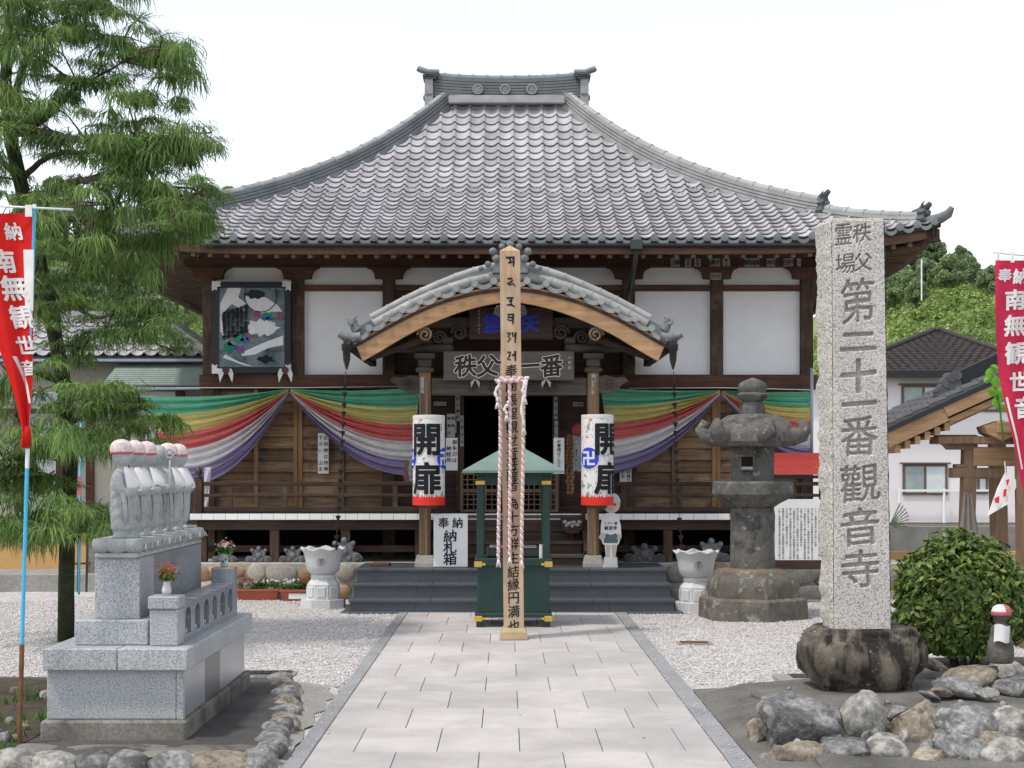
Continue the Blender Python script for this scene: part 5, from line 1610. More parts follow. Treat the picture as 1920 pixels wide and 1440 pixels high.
# ------------------------------------------------------------------ paper lanterns
t = NT('lantern_pattern'); p = t.map((1, 1, 1), 'obj')
col = t.mix(t.ramp(t.vor(p, 26), [(0.16, 1.0), (0.24, 0.0)]), (0.76, 0.72, 0.70), (0.50, 0.16, 0.10))
col = t.mix(t.ramp(t.noise(p, 9, 2), [(0.60, 0.0), (0.64, 0.85)]), col, (0.10, 0.30, 0.20))
col = t.mix(t.ramp(t.noise(p, 13, 2, 0.5), [(0.64, 0.0), (0.68, 0.85)]), col, (0.55, 0.09, 0.07))
t.color(col)
lp = t.set(0.8, 0.15)
tr = t.n.new('ShaderNodeBsdfTranslucent'); t.l.new(col, tr.inputs['Color'])
def paper_lantern(pxc, py0, py1, wpx, d, turn, label):
    R_ = wpx / 2 * d / F
    zt, zb = sz(py0, d), sz(py1, d)
    xc = sx(pxc, d)
    e = empty('paper_lantern', (xc, d, zb), label, 'lantern', 'festival lanterns on the porch pillars')
    zr = zb + (zt - zb) * 0.085
    prof = [(R_ * 0.97, 0)]
    n = 30
    body = MB()
    pr = []
    for i in range(n + 1):
        z = zr + (zt - 0.06 - zr) * i / n
        pr.append((R_ * (1 + (0.008 if i % 2 else 0)), z - zb))
    body.lathe(pr, 36, (xc, d, zb)); body.build('paper_body', lp, e, smooth=60)
    m = MB(); m.lathe([(R_ * 1.02, 0), (R_ * 1.02, zr - zb)], 36, (xc, d, zb)); m.build('red_base', K['red'], e, smooth=60)
    m = MB(); m.lathe([(R_ * 1.0, zt - 0.0605 - zb), (R_ * 1.015, zt - 0.05 - zb), (R_ * 1.0, zt - zb), (R_ * 0.8, zt - zb + 0.004)], 36, (xc, d, zb)); m.build('top_ring', K['paper'], e, smooth=40)
    m = MB(); m.lathe([(R_ * 0.55, -0.05), (R_ * 0.62, -0.02), (R_ * 0.62, -0.001)], 20, (xc, d, zb)); m.build('cord_ring', K['stile_dull'], e)
    def wrap(off):
        def f(cz):
            return lambda a, b: (xc + (R_ + off) * math.sin(turn + a / R_), d - (R_ + off) * math.cos(turn + a / R_), cz + b)
        return f
    H_ = zt - zb
    for nm, bold, off, mt in (('character_edge', 0.058, 0.006, 'paper'), ('character', 0.032, 0.011, 'ink')):
        m = MB()
        for ch_, fz, s_ in (('開', 0.735, 0.49), ('扉', 0.30, 0.48)):
            m.merge(glyph_mb(ch_, s_ * 1.0, wrap(off)(zb + H_ * fz), bold, wx=0.98, k=0.0, w=0.0, step=0.06))
        m.build(nm, K[mt], e)
    for k_, ta in enumerate((turn - 1.35, turn + 1.35)):
        def wf(off, ta=ta): return lambda a, b: (xc + (R_ + off) * math.sin(ta + a / R_), d - (R_ + off) * math.cos(ta + a / R_), zb + H_ * 0.52 + b)
        f0, f1, f2 = wf(0.005), wf(0.009), wf(0.012)
        m = MB()
        for i in range(12):      # blue roundel built of rings so it wraps
            pass
        def disc(r_, f):
            mm = MB(); nr, na = 5, 24
            V = [f(0, 0)]
            for i in range(1, nr + 1):
                for j in range(na): V.append(f(r_ * i / nr * math.cos(2*PI*j/na), r_ * i / nr * math.sin(2*PI*j/na)))
            Fc = [(0, 1 + j, 1 + (j + 1) % na) for j in range(na)]
            for i in range(nr - 1):
                for j in range(na):
                    a0 = 1 + i * na
                    Fc.append((a0 + j, a0 + na + j, a0 + na + (j + 1) % na, a0 + (j + 1) % na))
            return mm.add(V, Fc)
        disc(0.175, f0).build('roundel_edge', K['paper'], e)
        disc(0.155, f1).build('roundel', K['lantern_blue'], e)
        gm = glyph_mb('卍', 0.23, f2, 0.035, k=0, w=0, step=0.06); gm.build('roundel_mark', K['paper'], e)
    # zig-zag teeth where the red base meets the pattern
    m = MB()
    for i in range(40):
        a0, a1 = 2*PI*i/40, 2*PI*(i + 1)/40; r2 = R_ * 1.021
        hh = 0.05 * (0.5 + 0.5 * math.sin(i * 2.4)) + 0.012
        V = [(xc + r2 * math.sin(a0), d - r2 * math.cos(a0), zr), (xc + r2 * math.sin(a1), d - r2 * math.cos(a1), zr), (xc + r2 * math.sin((a0 + a1)/2), d - r2 * math.cos((a0 + a1)/2), zr + hh)]
        m.add(V, [(0, 1, 2)])
    m.build('red_teeth', K['red'], e)
    return e
paper_lantern(804, 779, 947, 60, 22.45, -0.12, 'white paper lantern with black characters on the left porch pillar')
paper_lantern(1120, 778, 947, 60, 22.45, 0.72, 'white paper lantern turned to show its blue roundel on the right pillar')

# folded paper cranes and coloured strings hung beside the lanterns
def strings(px0, px1, py0, py1, d, cols, label):
    e = empty('crane_strings', at((px0 + px1) / 2, py1, d), label, 'paper cranes')
    n = len(cols)
    for i, c in enumerate(cols):
        px = px0 + (px1 - px0) * (i + 0.5) / n
        m = MB(); L = 16
        for j in range(L):
            p0 = at(px + random.uniform(-2, 2), py0 + (py1 - py0) * j / L, d + random.uniform(-0.03, 0.03)); s_ = 0.028
            m.add([p0 + Vector((-s_, 0, 0)), p0 + Vector((s_, 0.01, 0.01)), p0 + Vector((0, -s_, s_ * 1.2)), p0 + Vector((0, s_, -s_ * 1.4))], [(0, 1, 2), (0, 2, 3), (1, 3, 2), (0, 3, 1)])
        m.build('string', plain('folded_paper', c, 0.8, 0.2), e)
strings(1062, 1076, 818, 930, 23.6, ((0.34, 0.18, 0.08), (0.30, 0.14, 0.07), (0.38, 0.22, 0.10)), 'brown strings of folded paper left of the right lantern')
strings(1076, 1090, 815, 885, 23.55, ((0.40, 0.45, 0.48), (0.45, 0.50, 0.52), (0.36, 0.42, 0.46)), 'pale blue strings of folded paper left of the right lantern')
strings(758, 772, 866, 906, 24.0, ((0.40, 0.12, 0.12), (0.10, 0.30, 0.20), (0.55, 0.50, 0.48)), 'coloured paper strings under the curtain beside the left lantern')
m = MB(); c0 = at(1083, 806, 23.5); m.lathe([(0.001, -0.10), (0.06, -0.08), (0.09, -0.02), (0.08, 0.04), (0.05, 0.08), (0.001, 0.10)], 14, c0)
tag(m.build('red_gourd', cloth('dull_red_cloth', (0.30, 0.05, 0.05), 0.0), smooth=True), 'dull red cloth ball hanging left of the right lantern', 'ornament')

# ------------------------------------------------------------------ sign, cut-out figure
d = 22.62
a, b = at(813, 963, d), at(877, 1060, d)
e = empty('offering_sign', ((a.x + b.x) / 2, d, ZP), 'white upright sign board with black characters beside the left pillar', 'sign')
m = MB(); m.box(a.x, b.x, d, d + 0.05, ZP + 0.004, a.z, 0.012); m.build('board', K['white_sign'], e)
m = MB(); m.box(a.x + 0.03, b.x - 0.03, d + 0.05, d + 0.25, ZP + 0.001, ZP + 0.05); m.build('foot', K['wood_dark'], e)
m = MB(); wbd = b.x - a.x
for ch_, fx in (('奉', 0.29), ('納', 0.70)):
    m.merge(glyph_mb(ch_, 0.165, lambda p_, q_: (a.x + wbd * fx + p_, d - 0.003, a.z - 0.135 + q_), 0.018, seed=2))
for i, ch_ in enumerate('納札箱'):
    m.merge(glyph_mb(ch_, 0.19, lambda p_, q_: (a.x + wbd * 0.48 + p_, d - 0.003, a.z - 0.325 - 0.168 * i + q_), 0.02, wx=1.08, seed=i))
m.build('writing', K['ink_blue'], e)

d = 22.7
c0 = at(1145, 1066, d); s = d / F
e = empty('cutout_figure', (c0.x, d, ZP), 'painted wooden cut-out of a smiling boy in a white tunic', 'cut-out sign')
def cpoly(pts, y0, y1, mat, name, parent=e):
    m = MB(); m.prism([(c0.x + (px - 1145) * s, sz(py, d)) for px, py in pts][::-1], y0, y1); return m.build(name, mat, parent)
body = [(1130, 968), (1138, 962), (1152, 962), (1160, 970), (1164, 985), (1165, 1005), (1160, 1020), (1157, 1022), (1154, 1045), (1136, 1045), (1134, 1022), (1130, 1020), (1126, 1005), (1127, 982)]
cpoly(body, d, d + 0.025, K['white_sign'], 'tunic')
cpoly([(1132, 1005), (1136, 1000), (1145, 1003), (1155, 1000), (1160, 1006), (1158, 1018), (1132, 1018)], d - 0.004, d - 0.0005, plain('painted_stripe', (0.10, 0.16, 0.18), 0.6), 'sash')
cpoly([(1127, 1012), (1122, 1008), (1128, 998), (1136, 1002), (1134, 1010)], d - 0.006, d - 0.0045, K['skin'], 'hand')
cpoly([(1156, 1010), (1160, 1000), (1166, 1005), (1163, 1012)], d - 0.006, d - 0.0045, K['skin'], 'hand')
for px in (1140, 1151):
    cpoly([(px - 4, 1022), (px + 4, 1022), (px + 3, 1045), (px - 3, 1045)], d - 0.004, d - 0.0005, K['skin'], 'leg')
cpoly([(1133, 1045), (1157, 1045), (1158, 1066), (1131, 1066)], d - 0.02, d + 0.10, K['white_sign'], 'foot_block')
hx, hy = 1147, 945
cpoly([(hx + 16 * math.cos(2*PI*i/24), hy + 19 * math.sin(2*PI*i/24) * (1 if math.sin(2*PI*i/24) < 0 else 0.9)) for i in range(24)], d + 0.0, d + 0.026, K['skin'], 'head')
cpoly([(hx + 16.5 * math.cos(a_), hy - 3 + 18 * math.sin(a_)) for a_ in [PI + PI * i / 14 for i in range(15)]], d - 0.005, d - 0.0006, plain('painted_pale_blue', (0.50, 0.66, 0.74), 0.6), 'hair')
for dx in (-6, 6): cpoly([(hx + dx + 2.0 * math.cos(2*PI*i/10), hy + 1 + 2.0 * math.sin(2*PI*i/10)) for i in range(10)], d - 0.004, d - 0.0007, K['ink'], 'eye')
cpoly([(hx - 5, hy + 9), (hx - 3, hy + 8), (hx, hy + 9), (hx + 3, hy + 8), (hx + 5, hy + 9), (hx, hy + 12)], d - 0.004, d - 0.0007, K['rope_red'], 'mouth')
cpoly([(hx - 0.8, hy + 2), (hx + 1, hy + 2), (hx + 1.8, hy + 6), (hx - 1.2, hy + 6)], d - 0.004, d - 0.0007, plain('painted_nose', (0.52, 0.36, 0.28)), 'nose')
m = MB()
for j, (tx, zz, s_) in enumerate((('二十一番', 981, 0.05), ('観音寺', 990, 0.062))):
    for i, ch_ in enumerate(tx):
        m.merge(glyph_mb(ch_, s_, lambda p_, q_: (c0.x + ((i - (len(tx) - 1) / 2) * s_ * 1.02) + p_, d - 0.003, sz(zz, d) + q_), 0.02))
m.build('writing', K['ink_blue'], e)

# ------------------------------------------------------------------ incense burner house
d = 19.4
s = d / F
xc = sx(962.5, d)
e = empty('incense_burner', (xc, d + 0.45, 0.03), 'green metal incense burner house with pale green pyramid roof', 'incense burner')
hw = 0.455; y0, y1 = d, d + 2 * hw
m = MB(); m.box(xc - hw, xc + hw, y0 + 0.02, y1 - 0.02, 0.16, sz(1050, d), 0.012); m.build('box', K['burner_green'], e)
m = MB(); m.box(xc - hw - 0.03, xc + hw + 0.03, y0 - 0.012, y1 + 0.012, sz(1062, d), sz(1050, d) + 0.02, 0.01); m.build('box_rim', K['burner_green'], e)
m = MB(); m.box(xc - hw - 0.03, xc + hw + 0.03, y0 - 0.012, y1 + 0.012, 0.145, 0.20, 0.01); m.build('base_rim', K['burner_green'], e)
for sgx in (-1, 1):
    for yy in (y0, y1):
        sy_ = 1 if yy == y0 else -1
        x0 = xc + sgx * (hw - 0.04)
        m = MB(); m.box(x0 - 0.05, x0 + 0.05, min(yy, yy + sy_ * 0.10), max(yy, yy + sy_ * 0.10), 0.026, 0.144); m.build('foot', K['burner_green'], e)
        m = MB(); m.box(x0 - 0.045, x0 + 0.045, min(yy, yy + sy_ * 0.09), max(yy, yy + sy_ * 0.09), sz(1050, d) + 0.021, sz(893, d), 0.006); m.build('post', K['burner_green'], e)
        for py in (1058, 1160):
            z = sz(py, d)
            m = MB(); q = xc + sgx * (hw + 0.035)
            m.box(min(q, q - sgx * 0.10), max(q, q - sgx * 0.10), yy - 0.022 * sy_ - 0.006, yy - 0.022 * sy_ + 0.006, z - 0.035, z + 0.035, 0.004)
            m.box(min(q - sgx * 0.10, q - sgx * 0.14), max(q - sgx * 0.10, q - sgx * 0.14), yy - 0.022 * sy_ - 0.006, yy - 0.022 * sy_ + 0.006, z - 0.015, z + 0.015, 0.003)
            m.build('brass_corner', K['gold'], e)
        m = MB(); m.box(x0 - 0.06, x0 + 0.06, yy - 0.014 * sy_ - 0.004, yy - 0.014 * sy_ + 0.004, sz(905, d) - 0.025, sz(905, d) + 0.025, 0.003); m.build('brass_corner', K['gold'], e)
for yy in (y0 + 0.045, y1 - 0.045):
    m = MB(); m.box(xc - hw + 0.006, xc + hw - 0.006, yy - 0.03, yy + 0.03, sz(909, d), sz(893, d)); m.build('top_rail', K['burner_green'], e)
m = MB(); m.box(xc - hw - 0.03, xc + hw + 0.03, y0 - 0.02, y1 + 0.02, sz(893, d) + 0.002, sz(884, d), 0.006); m.build('head_frame', K['burner_green'], e)
rw = 0.635; cy_ = (y0 + y1) / 2; zr = sz(882, d); za = sz(834, d) + 0.04
m = MB()
V = [(xc - rw, cy_ - rw, zr), (xc + rw, cy_ - rw, zr), (xc + rw, cy_ + rw, zr), (xc - rw, cy_ + rw, zr), (xc - rw, cy_ - rw, zr - 0.03), (xc + rw, cy_ - rw, zr - 0.03), (xc + rw, cy_ + rw, zr - 0.03), (xc - rw, cy_ + rw, zr - 0.03), (xc, cy_, za)]
m.add(V, [(0, 1, 8), (1, 2, 8), (2, 3, 8), (3, 0, 8), (4, 5, 1, 0), (5, 6, 2, 1), (6, 7, 3, 2), (7, 4, 0, 3), (7, 6, 5, 4)]); m.build('roof', K['burner_roof'], e)
m = MB(); m.lathe([(0.05, -0.02), (0.05, 0.02), (0.03, 0.04), (0.055, 0.08), (0.03, 0.13), (0.003, 0.16)], 14, (xc, cy_, za)); m.build('finial', K['burner_green'], e, smooth=50)
zt = sz(1050, d) + 0.02
m = MB(); m.box(xc - 0.34, xc + 0.34, cy_ - 0.3, cy_ + 0.3, zt, zt + 0.12, 0.02); pan = m.build('ash_pan', K['metal_dark'], e)
m = MB(); m.box(xc - 0.30, xc + 0.30, cy_ - 0.26, cy_ + 0.26, zt + 0.121, zt + 0.135); m.build('ash', K['concrete'], pan)
m = MB(); c1 = at(1015, 1040, d + 0.1); m.tube([(c1.x, c1.y, zt), (c1.x, c1.y, zt + 0.17)], 0.028, 12); tag(m.build('incense_cup', K['paper'], smooth=50), 'small white cylinder standing on the burner rim', 'cup')

# ------------------------------------------------------------------ tall wooden memorial post with ropes
d = 18.0; s = d / F
pt, pb = at(956, 462, d), at(963.5, 1186, d)
hw = 19 * s
e = empty('memorial_post', (pb.x, d + hw, 0.03), 'tall square cedar post with a column of black brush writing on the path', 'wooden post')
m = MB()
V = []
for p, z in ((pb, 0.12), (pt, pt.z - 0.05)):
    V += [(p.x - hw, d, z), (p.x + hw, d, z), (p.x + hw, d + 2*hw, z), (p.x - hw, d + 2*hw, z)]
V.append((pt.x, d + hw, pt.z + 0.03))
m.add(V, [(0,1,5,4),(1,2,6,5),(2,3,7,6),(3,0,4,7),(4,5,8),(5,6,8),(6,7,8),(7,4,8),(3,2,1,0)]); m.build('post', K['tower_wood'], e)
m = MB(); zb = 0.03
V = [(pb.x - 0.165, d - 0.08, zb), (pb.x + 0.165, d - 0.08, zb), (pb.x + 0.165, d + 0.30, zb), (pb.x - 0.165, d + 0.30, zb),
     (pb.x - 0.15, d - 0.06, 0.11), (pb.x + 0.15, d - 0.06, 0.11), (pb.x + 0.15, d + 0.29, 0.11), (pb.x - 0.15, d + 0.29, 0.11),
     (pb.x - 0.125, d - 0.02, 0.16), (pb.x + 0.125, d - 0.02, 0.16), (pb.x + 0.125, d + 0.25, 0.16), (pb.x - 0.125, d + 0.25, 0.16)]
m.add(V, [(0,1,5,4),(1,2,6,5),(2,3,7,6),(3,0,4,7),(4,5,9,8),(5,6,10,9),(6,7,11,10),(7,4,8,11),(8,9,10,11)]); m.build('foot', K['tower_foot'], e)
m = MB()
def postx(py): return 956 + (963.5 - 956) * (py - 462) / (1186 - 462)
# seed syllables at the top drawn as brush strokes
def stroke(mb, pts, w0, w1, py, sc=1.0):
    n = len(pts); xs = postx(py)
    L, Rr = [], []
    for i, (x, y) in enumerate(pts):
        q = pts[min(i + 1, n - 1)]; p0 = pts[max(i - 1, 0)]
        tx, ty = q[0] - p0[0], q[1] - p0[1]; l = math.hypot(tx, ty) or 1
        w = (w0 + (w1 - w0) * i / (n - 1)) / 2
        L.append(at(xs + x * sc - ty / l * w, py + y * sc + tx / l * w, d - 0.004)); Rr.append(at(xs + x * sc + ty / l * w, py + y * sc - tx / l * w, d - 0.004))
    V = L + Rr
    mb.add(V, [(i, i + 1, n + i + 1, n + i) for i in range(n - 1)])
for i, (py, ss_) in enumerate(((490, [[(-8, -7), (9, -8)], [(-1, -7), (1, 0), (-3, 3)], [(6, -7), (7, 2), (6, 10)], [(-3, 3), (6, 1)]]),
                 (531, [[(-5, -8), (3, -9), (4, -4), (-6, 1), (-2, 3), (6, 1), (9, 6)]]),
                 (567, [[(-7, -8), (6, -9)], [(2, -8), (1, 4)], [(1, 4), (-7, 5)], [(1, 4), (8, 8)], [(-3, -2), (2, -3)]]),
                 (598, [[(-6, -8), (7, -9)], [(5, -8), (4, 10)], [(4, -2), (-5, -4), (-5, 2), (3, 3)]]),
                 (632, [[(-7, -7), (-1, -8), (-5, 0), (0, 2), (-6, 9)], [(3, -9), (4, -1), (9, -4)], [(9, -9), (8, 11)]]),
                 (667, [[(-7, -6), (-1, -7), (-3, 1), (-7, 6), (0, 8)], [(2, 0), (8, -4)], [(8, -9), (8, 10)]]))):
    for q in ss_: stroke(m, q, 4.0, 2.4, py)
tx = '奉開帳聖観世音菩薩者為十方群生結縁円満也'
ys = [695, 722, 750, 775, 801, 826, 850, 870, 890, 910, 944, 969, 994, 1020, 1046, 1072, 1096, 1120, 1146, 1174]
for i, (ch_, py) in enumerate(zip(tx, ys)):
    p0 = at(postx(py), py, d)
    m.merge(glyph_mb(ch_, 24.5 * s, lambda a_, b_: (p0.x + a_, d - 0.004, p0.z + b_), 0.012, seed=i, wx=0.95, k=0.1, w=0.016))
m.build('writing', K['ink'], e)
# twisted ropes tied round the post
def twisted(mbs, pts, r_, turns, n=8):
    L = len(pts)
    for kk, mb in enumerate(mbs):
        q = []
        for i, p in enumerate(pts):
            a_ = turns * 2 * PI * i / (L - 1) + kk * PI
            q.append(Vector(p) + Vector((math.cos(a_) * r_, math.sin(a_) * r_, 0)))
        mb.tube(q, r_ * 1.02, 6)
def rope(px0, px1, py0, py1, off, label, sway):
    w_, rd_ = MB(), MB()
    N_ = 110
    pts = [at(px0 + (px1 - px0) * i / N_ + sway * math.sin(i / N_ * 5), py0 + (py1 - py0) * i / N_, d - off) for i in range(N_ + 1)]
    twisted((w_, rd_), pts, 0.0125, 26)
    r_ = empty('twisted_rope', pts[-1], label, 'rope', 'pink and white ropes hanging on the post')
    w_.build('white_strand', K['rope_white'], r_, smooth=True); rd_.build('pink_strand', K['rope_red'], r_, smooth=True)
    m = MB()
    for j in range(14):
        a_ = j * 0.9; p0 = pts[-1]
        m.tube([p0, p0 + Vector((0.014 * math.cos(a_), 0.014 * math.sin(a_), -0.05)), p0 + Vector((0.03 * math.cos(a_), 0.03 * math.sin(a_), -0.11))], [0.008, 0.007, 0.003], 5)
    m.build('tassel', K['rope_white'], r_, smooth=True)
    return r_
rope(937, 936, 712, 1046, 0.05, 'pink and white twisted rope hanging left of the post', 1.5)
rope(955, 957, 714, 1042, 0.06, 'pink and white twisted rope hanging down the middle of the post', 1.2)
rope(981, 979, 712, 1048, 0.05, 'pink and white twisted rope hanging at the right edge of the post', 1.0)
w_, rd_ = MB(), MB()
pts = [at(932 + 56 * i / 60, 712 + 4 * math.sin(i * 0.5), d - 0.055 - 0.02 * math.sin(i / 60 * PI)) for i in range(61)]
twisted((w_, rd_), pts, 0.018, 9)
r_ = empty('tied_rope', pts[30], 'pink and white rope tied across the post at the top of the ropes', 'rope')
w_.build('white_strand', K['rope_white'], r_, smooth=True); rd_.build('pink_strand', K['rope_red'], r_, smooth=True)
m = MB()
for (px, py0, py1) in ((934, 712, 752), (951, 752, 776), (983, 714, 800), (985, 712, 744)):
    pts = [at(px + 3 * math.sin(i * 0.8) - 4 * i / 10, py0 + (py1 - py0) * i / 10, d - 0.085) for i in range(11)]
    m.tube(pts, [0.018 + 0.006 * math.sin(i * 2.1) for i in range(11)], 7)
    for j in range(6): m.tube([pts[-1], pts[-1] + Vector((0.03 * math.cos(j), 0.02 * math.sin(j), -0.09))], [0.01, 0.004], 5)
m.build('loose_end', K['rope_white'], r_, smooth=True)

# ------------------------------------------------------------------ rain chains and basins
def rain_chain(ptsx, d, label, sg):
    top = at(ptsx[0][0], ptsx[0][1], d)
    e = empty('rain_chain', top, label, 'rain chain', 'rain chains at the porch corners')
    m = MB()
    m.lathe([(0.012, -0.16), (0.05, -0.02), (0.055, 0.10), (0.07, 0.12), (0.075, 0.20), (0.06, 0.21)], 12, top)
    m.tube([top + Vector((-sg * 0.0, 0, 0.18)), top + Vector((sg * 0.07, 0, 0.24)), top + Vector((sg * 0.09, 0, 0.20))], 0.03, 7)
    m.build('funnel', K['chain'], e, smooth=50)
    # cups along the chain
    tot = len(ptsx) - 1; P_ = []
    for (x0, y0_), (x1, y1_) in zip(ptsx[:-1], ptsx[1:]):
        n = max(2, int(abs(y1_ - y0_) / 4))
        for i in range(n): P_.append(at(x0 + (x1 - x0) * i / n, y0_ + (y1_ - y0_) * i / n, d))
    P_.append(at(ptsx[-1][0], ptsx[-1][1], d))
    m = MB(); m.tube(P_[6:], 0.006, 5); m.build('link_wire', K['chain'], e)
    cup = MB(); cup.lathe([(0.008, -0.075), (0.02, -0.05), (0.042, 0.0), (0.036, 0.002), (0.01, -0.03)], 9)
    cme = cup.mesh('cup', K['chain'], smooth=50)
    L = 0.0; last = None; nxt = 0.35
    for a_, b_ in zip(P_[:-1], P_[1:]):
        L += (b_ - a_).length
        if L >= nxt:
            inst('cup', cme, b_, e); nxt += 0.135
rain_chain([(650, 672), (647, 720), (643, 800), (636, 930), (632, 1000), (630, 1030)], 22.05, 'dark rain chain of small cups at the left corner of the porch', 1)
rain_chain([(1262, 672), (1264, 720), (1268, 840), (1272, 950), (1276, 1000), (1279, 1035)], 22.0, 'dark rain chain of small cups at the right corner of the porch', -1)
def basin(pxc, py_base, label, d):
    s = d / F; xc = sx(pxc, d); 
    e = empty('stone_basin', (xc, d, 0.0), label, 'stone basin', 'lotus shaped stone basins by the steps')
    zz = lambda py: sz(py, d) + (0 - sz(py_base, d))
    b = py_base - 1143
    m = MB(); m.lathe([(0.335, 0.0), (0.335, zz(1126 + b))], 8, (xc, d, 0), phase=PI / 8); m.build('plinth', K['basin'], e)
    m = MB(); m.lathe([(0.245, zz(1126 + b)), (0.24, zz(1098 + b)), (0.20, zz(1092 + b)), (0.165, zz(1087 + b))], 8, (xc, d, 0), phase=PI / 8); pd = m.build('pedestal', K['basin'], e)
    for k_ in range(8):
        a_ = k_ * PI / 4; r_ = 0.228
        m = MB(); c1 = Vector((xc + r_ * math.cos(a_), d + r_ * math.sin(a_), zz(1112 + b))); tv = Vector((-math.sin(a_), math.cos(a_), 0)); nv = Vector((math.cos(a_), math.sin(a_), 0))
        V = []
        for dpt, g_ in ((0.0, 0.062), (0.012, 0.052)):
            for u, v in ((-1, -1), (1, -1), (1, 1), (-1, 1)): V.append(c1 + tv * (u * g_) + Vector((0, 0, v * g_ * 1.25)) + nv * dpt)
        m.add(V, [(4,5,6,7),(0,1,5,4),(1,2,6,5),(2,3,7,6),(3,0,4,7)]); m.build('panel', K['basin'], pd)
    m = MB(); m.lathe([(0.175, zz(1089 + b)), (0.185, zz(1084 + b)), (0.17, zz(1080 + b))], 24, (xc, d, 0)); m.build('collar', K['basin'], e, smooth=40)
    z0, z1 = zz(1081 + b), zz(1028 + b)
    def rf(a_, r_, z):
        t = max(0, (z - z0 - 0.18) / (z1 - z0 - 0.18))
        return r_ * (1 + 0.035 * t * math.cos(8 * a_))
    prof = [(0.14, z0), (0.19, z0 + 0.02), (0.235, z0 + 0.07), (0.25, z0 + 0.15), (0.262, z0 + 0.24), (0.285, z1 - 0.06), (0.32, z1 - 0.015), (0.315, z1), (0.27, z1 - 0.01), (0.24, z1 - 0.12), (0.02, z0 + 0.06)]
    m = MB(); m.lathe(prof, 48, (xc, d, 0), rf=rf)
    # petals of the rim dip between the lobes
    def dip(v):
        r_ = math.hypot(v.x - xc, v.y - d)
        if v.z > z1 - 0.075 and r_ > 0.25:
            a_ = math.atan2(v.y - d, v.x - xc); v.z -= 0.022 * (1 - math.cos(8 * a_)) / 2 * 1.6
        return v
    m.xform(dip)
    bw_ = m.build('bowl', K['basin'], e, smooth=50)
    m = MB(); zc = z0 + 0.20
    ry_ = -0.259
    m.tube([(xc - 0.0, d + ry_ + 0.03, zc), (xc, d + ry_ - 0.006, zc)], 0.062, 20); cr = m.build('crest', plain('crest_grey', (0.30, 0.30, 0.295)), bw_, smooth=40)
    m = MB(); column_text(m, '観音', xc, zc + 0.052, 0.05, d + ry_ - 0.008, 0.05, 0.015); m.build('crest_mark', K['basin_mark'], cr)
    return e
basin(606, 1143, 'pale lotus shaped stone basin on a pedestal left of the steps', 22.1 + 0.33)
basin(1305, 1150, 'pale lotus shaped stone basin on a pedestal right of the steps', 21.6 + 0.33)

# ------------------------------------------------------------------ old ridge-end tiles displayed under the veranda
def display_oni(px, py, wpx, hpx, label, mat='oni_grey', grand=False):
    d = 23.95; s = d / F
    e = empty('ornament_tile', (sx(px, d), d, ZP), label, 'roof ornament', 'old ridge-end tiles under the veranda')
    w, h = wpx * s, hpx * s
    x0 = sx(px, d); m = MB()
    out = [(-0.5, 0), (-0.52, 0.18), (-0.36, 0.36), (-0.22, 0.44), (-0.28, 0.6), (-0.26, 0.82), (-0.1, 0.74), (0, 1.0), (0.1, 0.74), (0.26, 0.82), (0.28, 0.6), (0.22, 0.44), (0.36, 0.36), (0.52, 0.18), (0.5, 0)]
    m.prism([(x0 + a_ * w, ZP + b_ * h) for a_, b_ in out][::-1], d, d + 0.14)
    for a_, b_, r_ in ((-0.38, 0.2, 0.15), (0.38, 0.2, 0.15), (0, 0.42, 0.16), (-0.26, 0.74, 0.10), (0.26, 0.74, 0.10), (0, 0.86, 0.12), (-0.14, 0.16, 0.1), (0.14, 0.16, 0.1)):
        r2 = r_ * w * 0.75
        m.tube([(x0 + a_ * w, d + 0.01, ZP + b_ * h), (x0 + a_ * w, d - 0.02, ZP + b_ * h), (x0 + a_ * w, d - 0.035, ZP + b_ * h)], [r2, r2 * 0.92, r2 * 0.5], 12)
    m.build('tile', K[mat], e, smooth=40)
    for sg in (-1, 1):
        m = MB(); swirl(x0 + sg * 0.36 * w, ZP + 0.2 * h, 0.12 * w, d - 0.04, m, sg); m.build('scroll', K[mat], e, smooth=50)
display_oni(421, 1033, 46, 30, 'first small grey ornamental roof tile from the left under the veranda')
display_oni(485, 1033, 48, 30, 'second small grey ornamental roof tile from the left under the veranda')
display_oni(549, 1033, 50, 30, 'third grey ornamental roof tile, half behind the left stone basin')
display_oni(645, 1028, 66, 48, 'large grey ornamental roof tile with round knobs right of the left basin')
display_oni(1208, 1040, 76, 34, 'low dark ornamental roof tile right of the cut-out figure', 'oni')
display_oni(1334, 1035, 66, 46, 'large grey ornamental roof tile behind the right stone basin')
e = empty('flower_box', at(1073, 985, 23.4), 'dark carved box with pale stones beside the right pillar', 'box')
c0 = at(1073, 985, 23.4)
m = MB(); m.prism([(c0.x - 0.17, c0.z + 0.10), (c0.x - 0.15, c0.z - 0.06), (c0.x - 0.08, c0.z - 0.12), (c0.x + 0.08, c0.z - 0.12), (c0.x + 0.15, c0.z - 0.06), (c0.x + 0.17, c0.z + 0.10)], c0.y, c0.y + 0.3); m.build('box', K['wood_dark'], e)
m = MB(); m.box(c0.x - 0.03, c0.x + 0.03, c0.y + 0.1, c0.y + 0.16, ZP, c0.z - 0.12); m.build('stand', K['wood_dark'], e)
for i in range(9):
    m = MB(); a_ = i * 2.4; m.lathe([(0.001, -0.03), (0.035, -0.01), (0.03, 0.02), (0.001, 0.03)], 8, (c0.x - 0.11 + 0.027 * i, c0.y - 0.006 + 0.02 * math.sin(a_), c0.z + 0.02 + 0.03 * math.cos(a_))); m.build('pale_stone', K['paper_grey'], e, smooth=True)

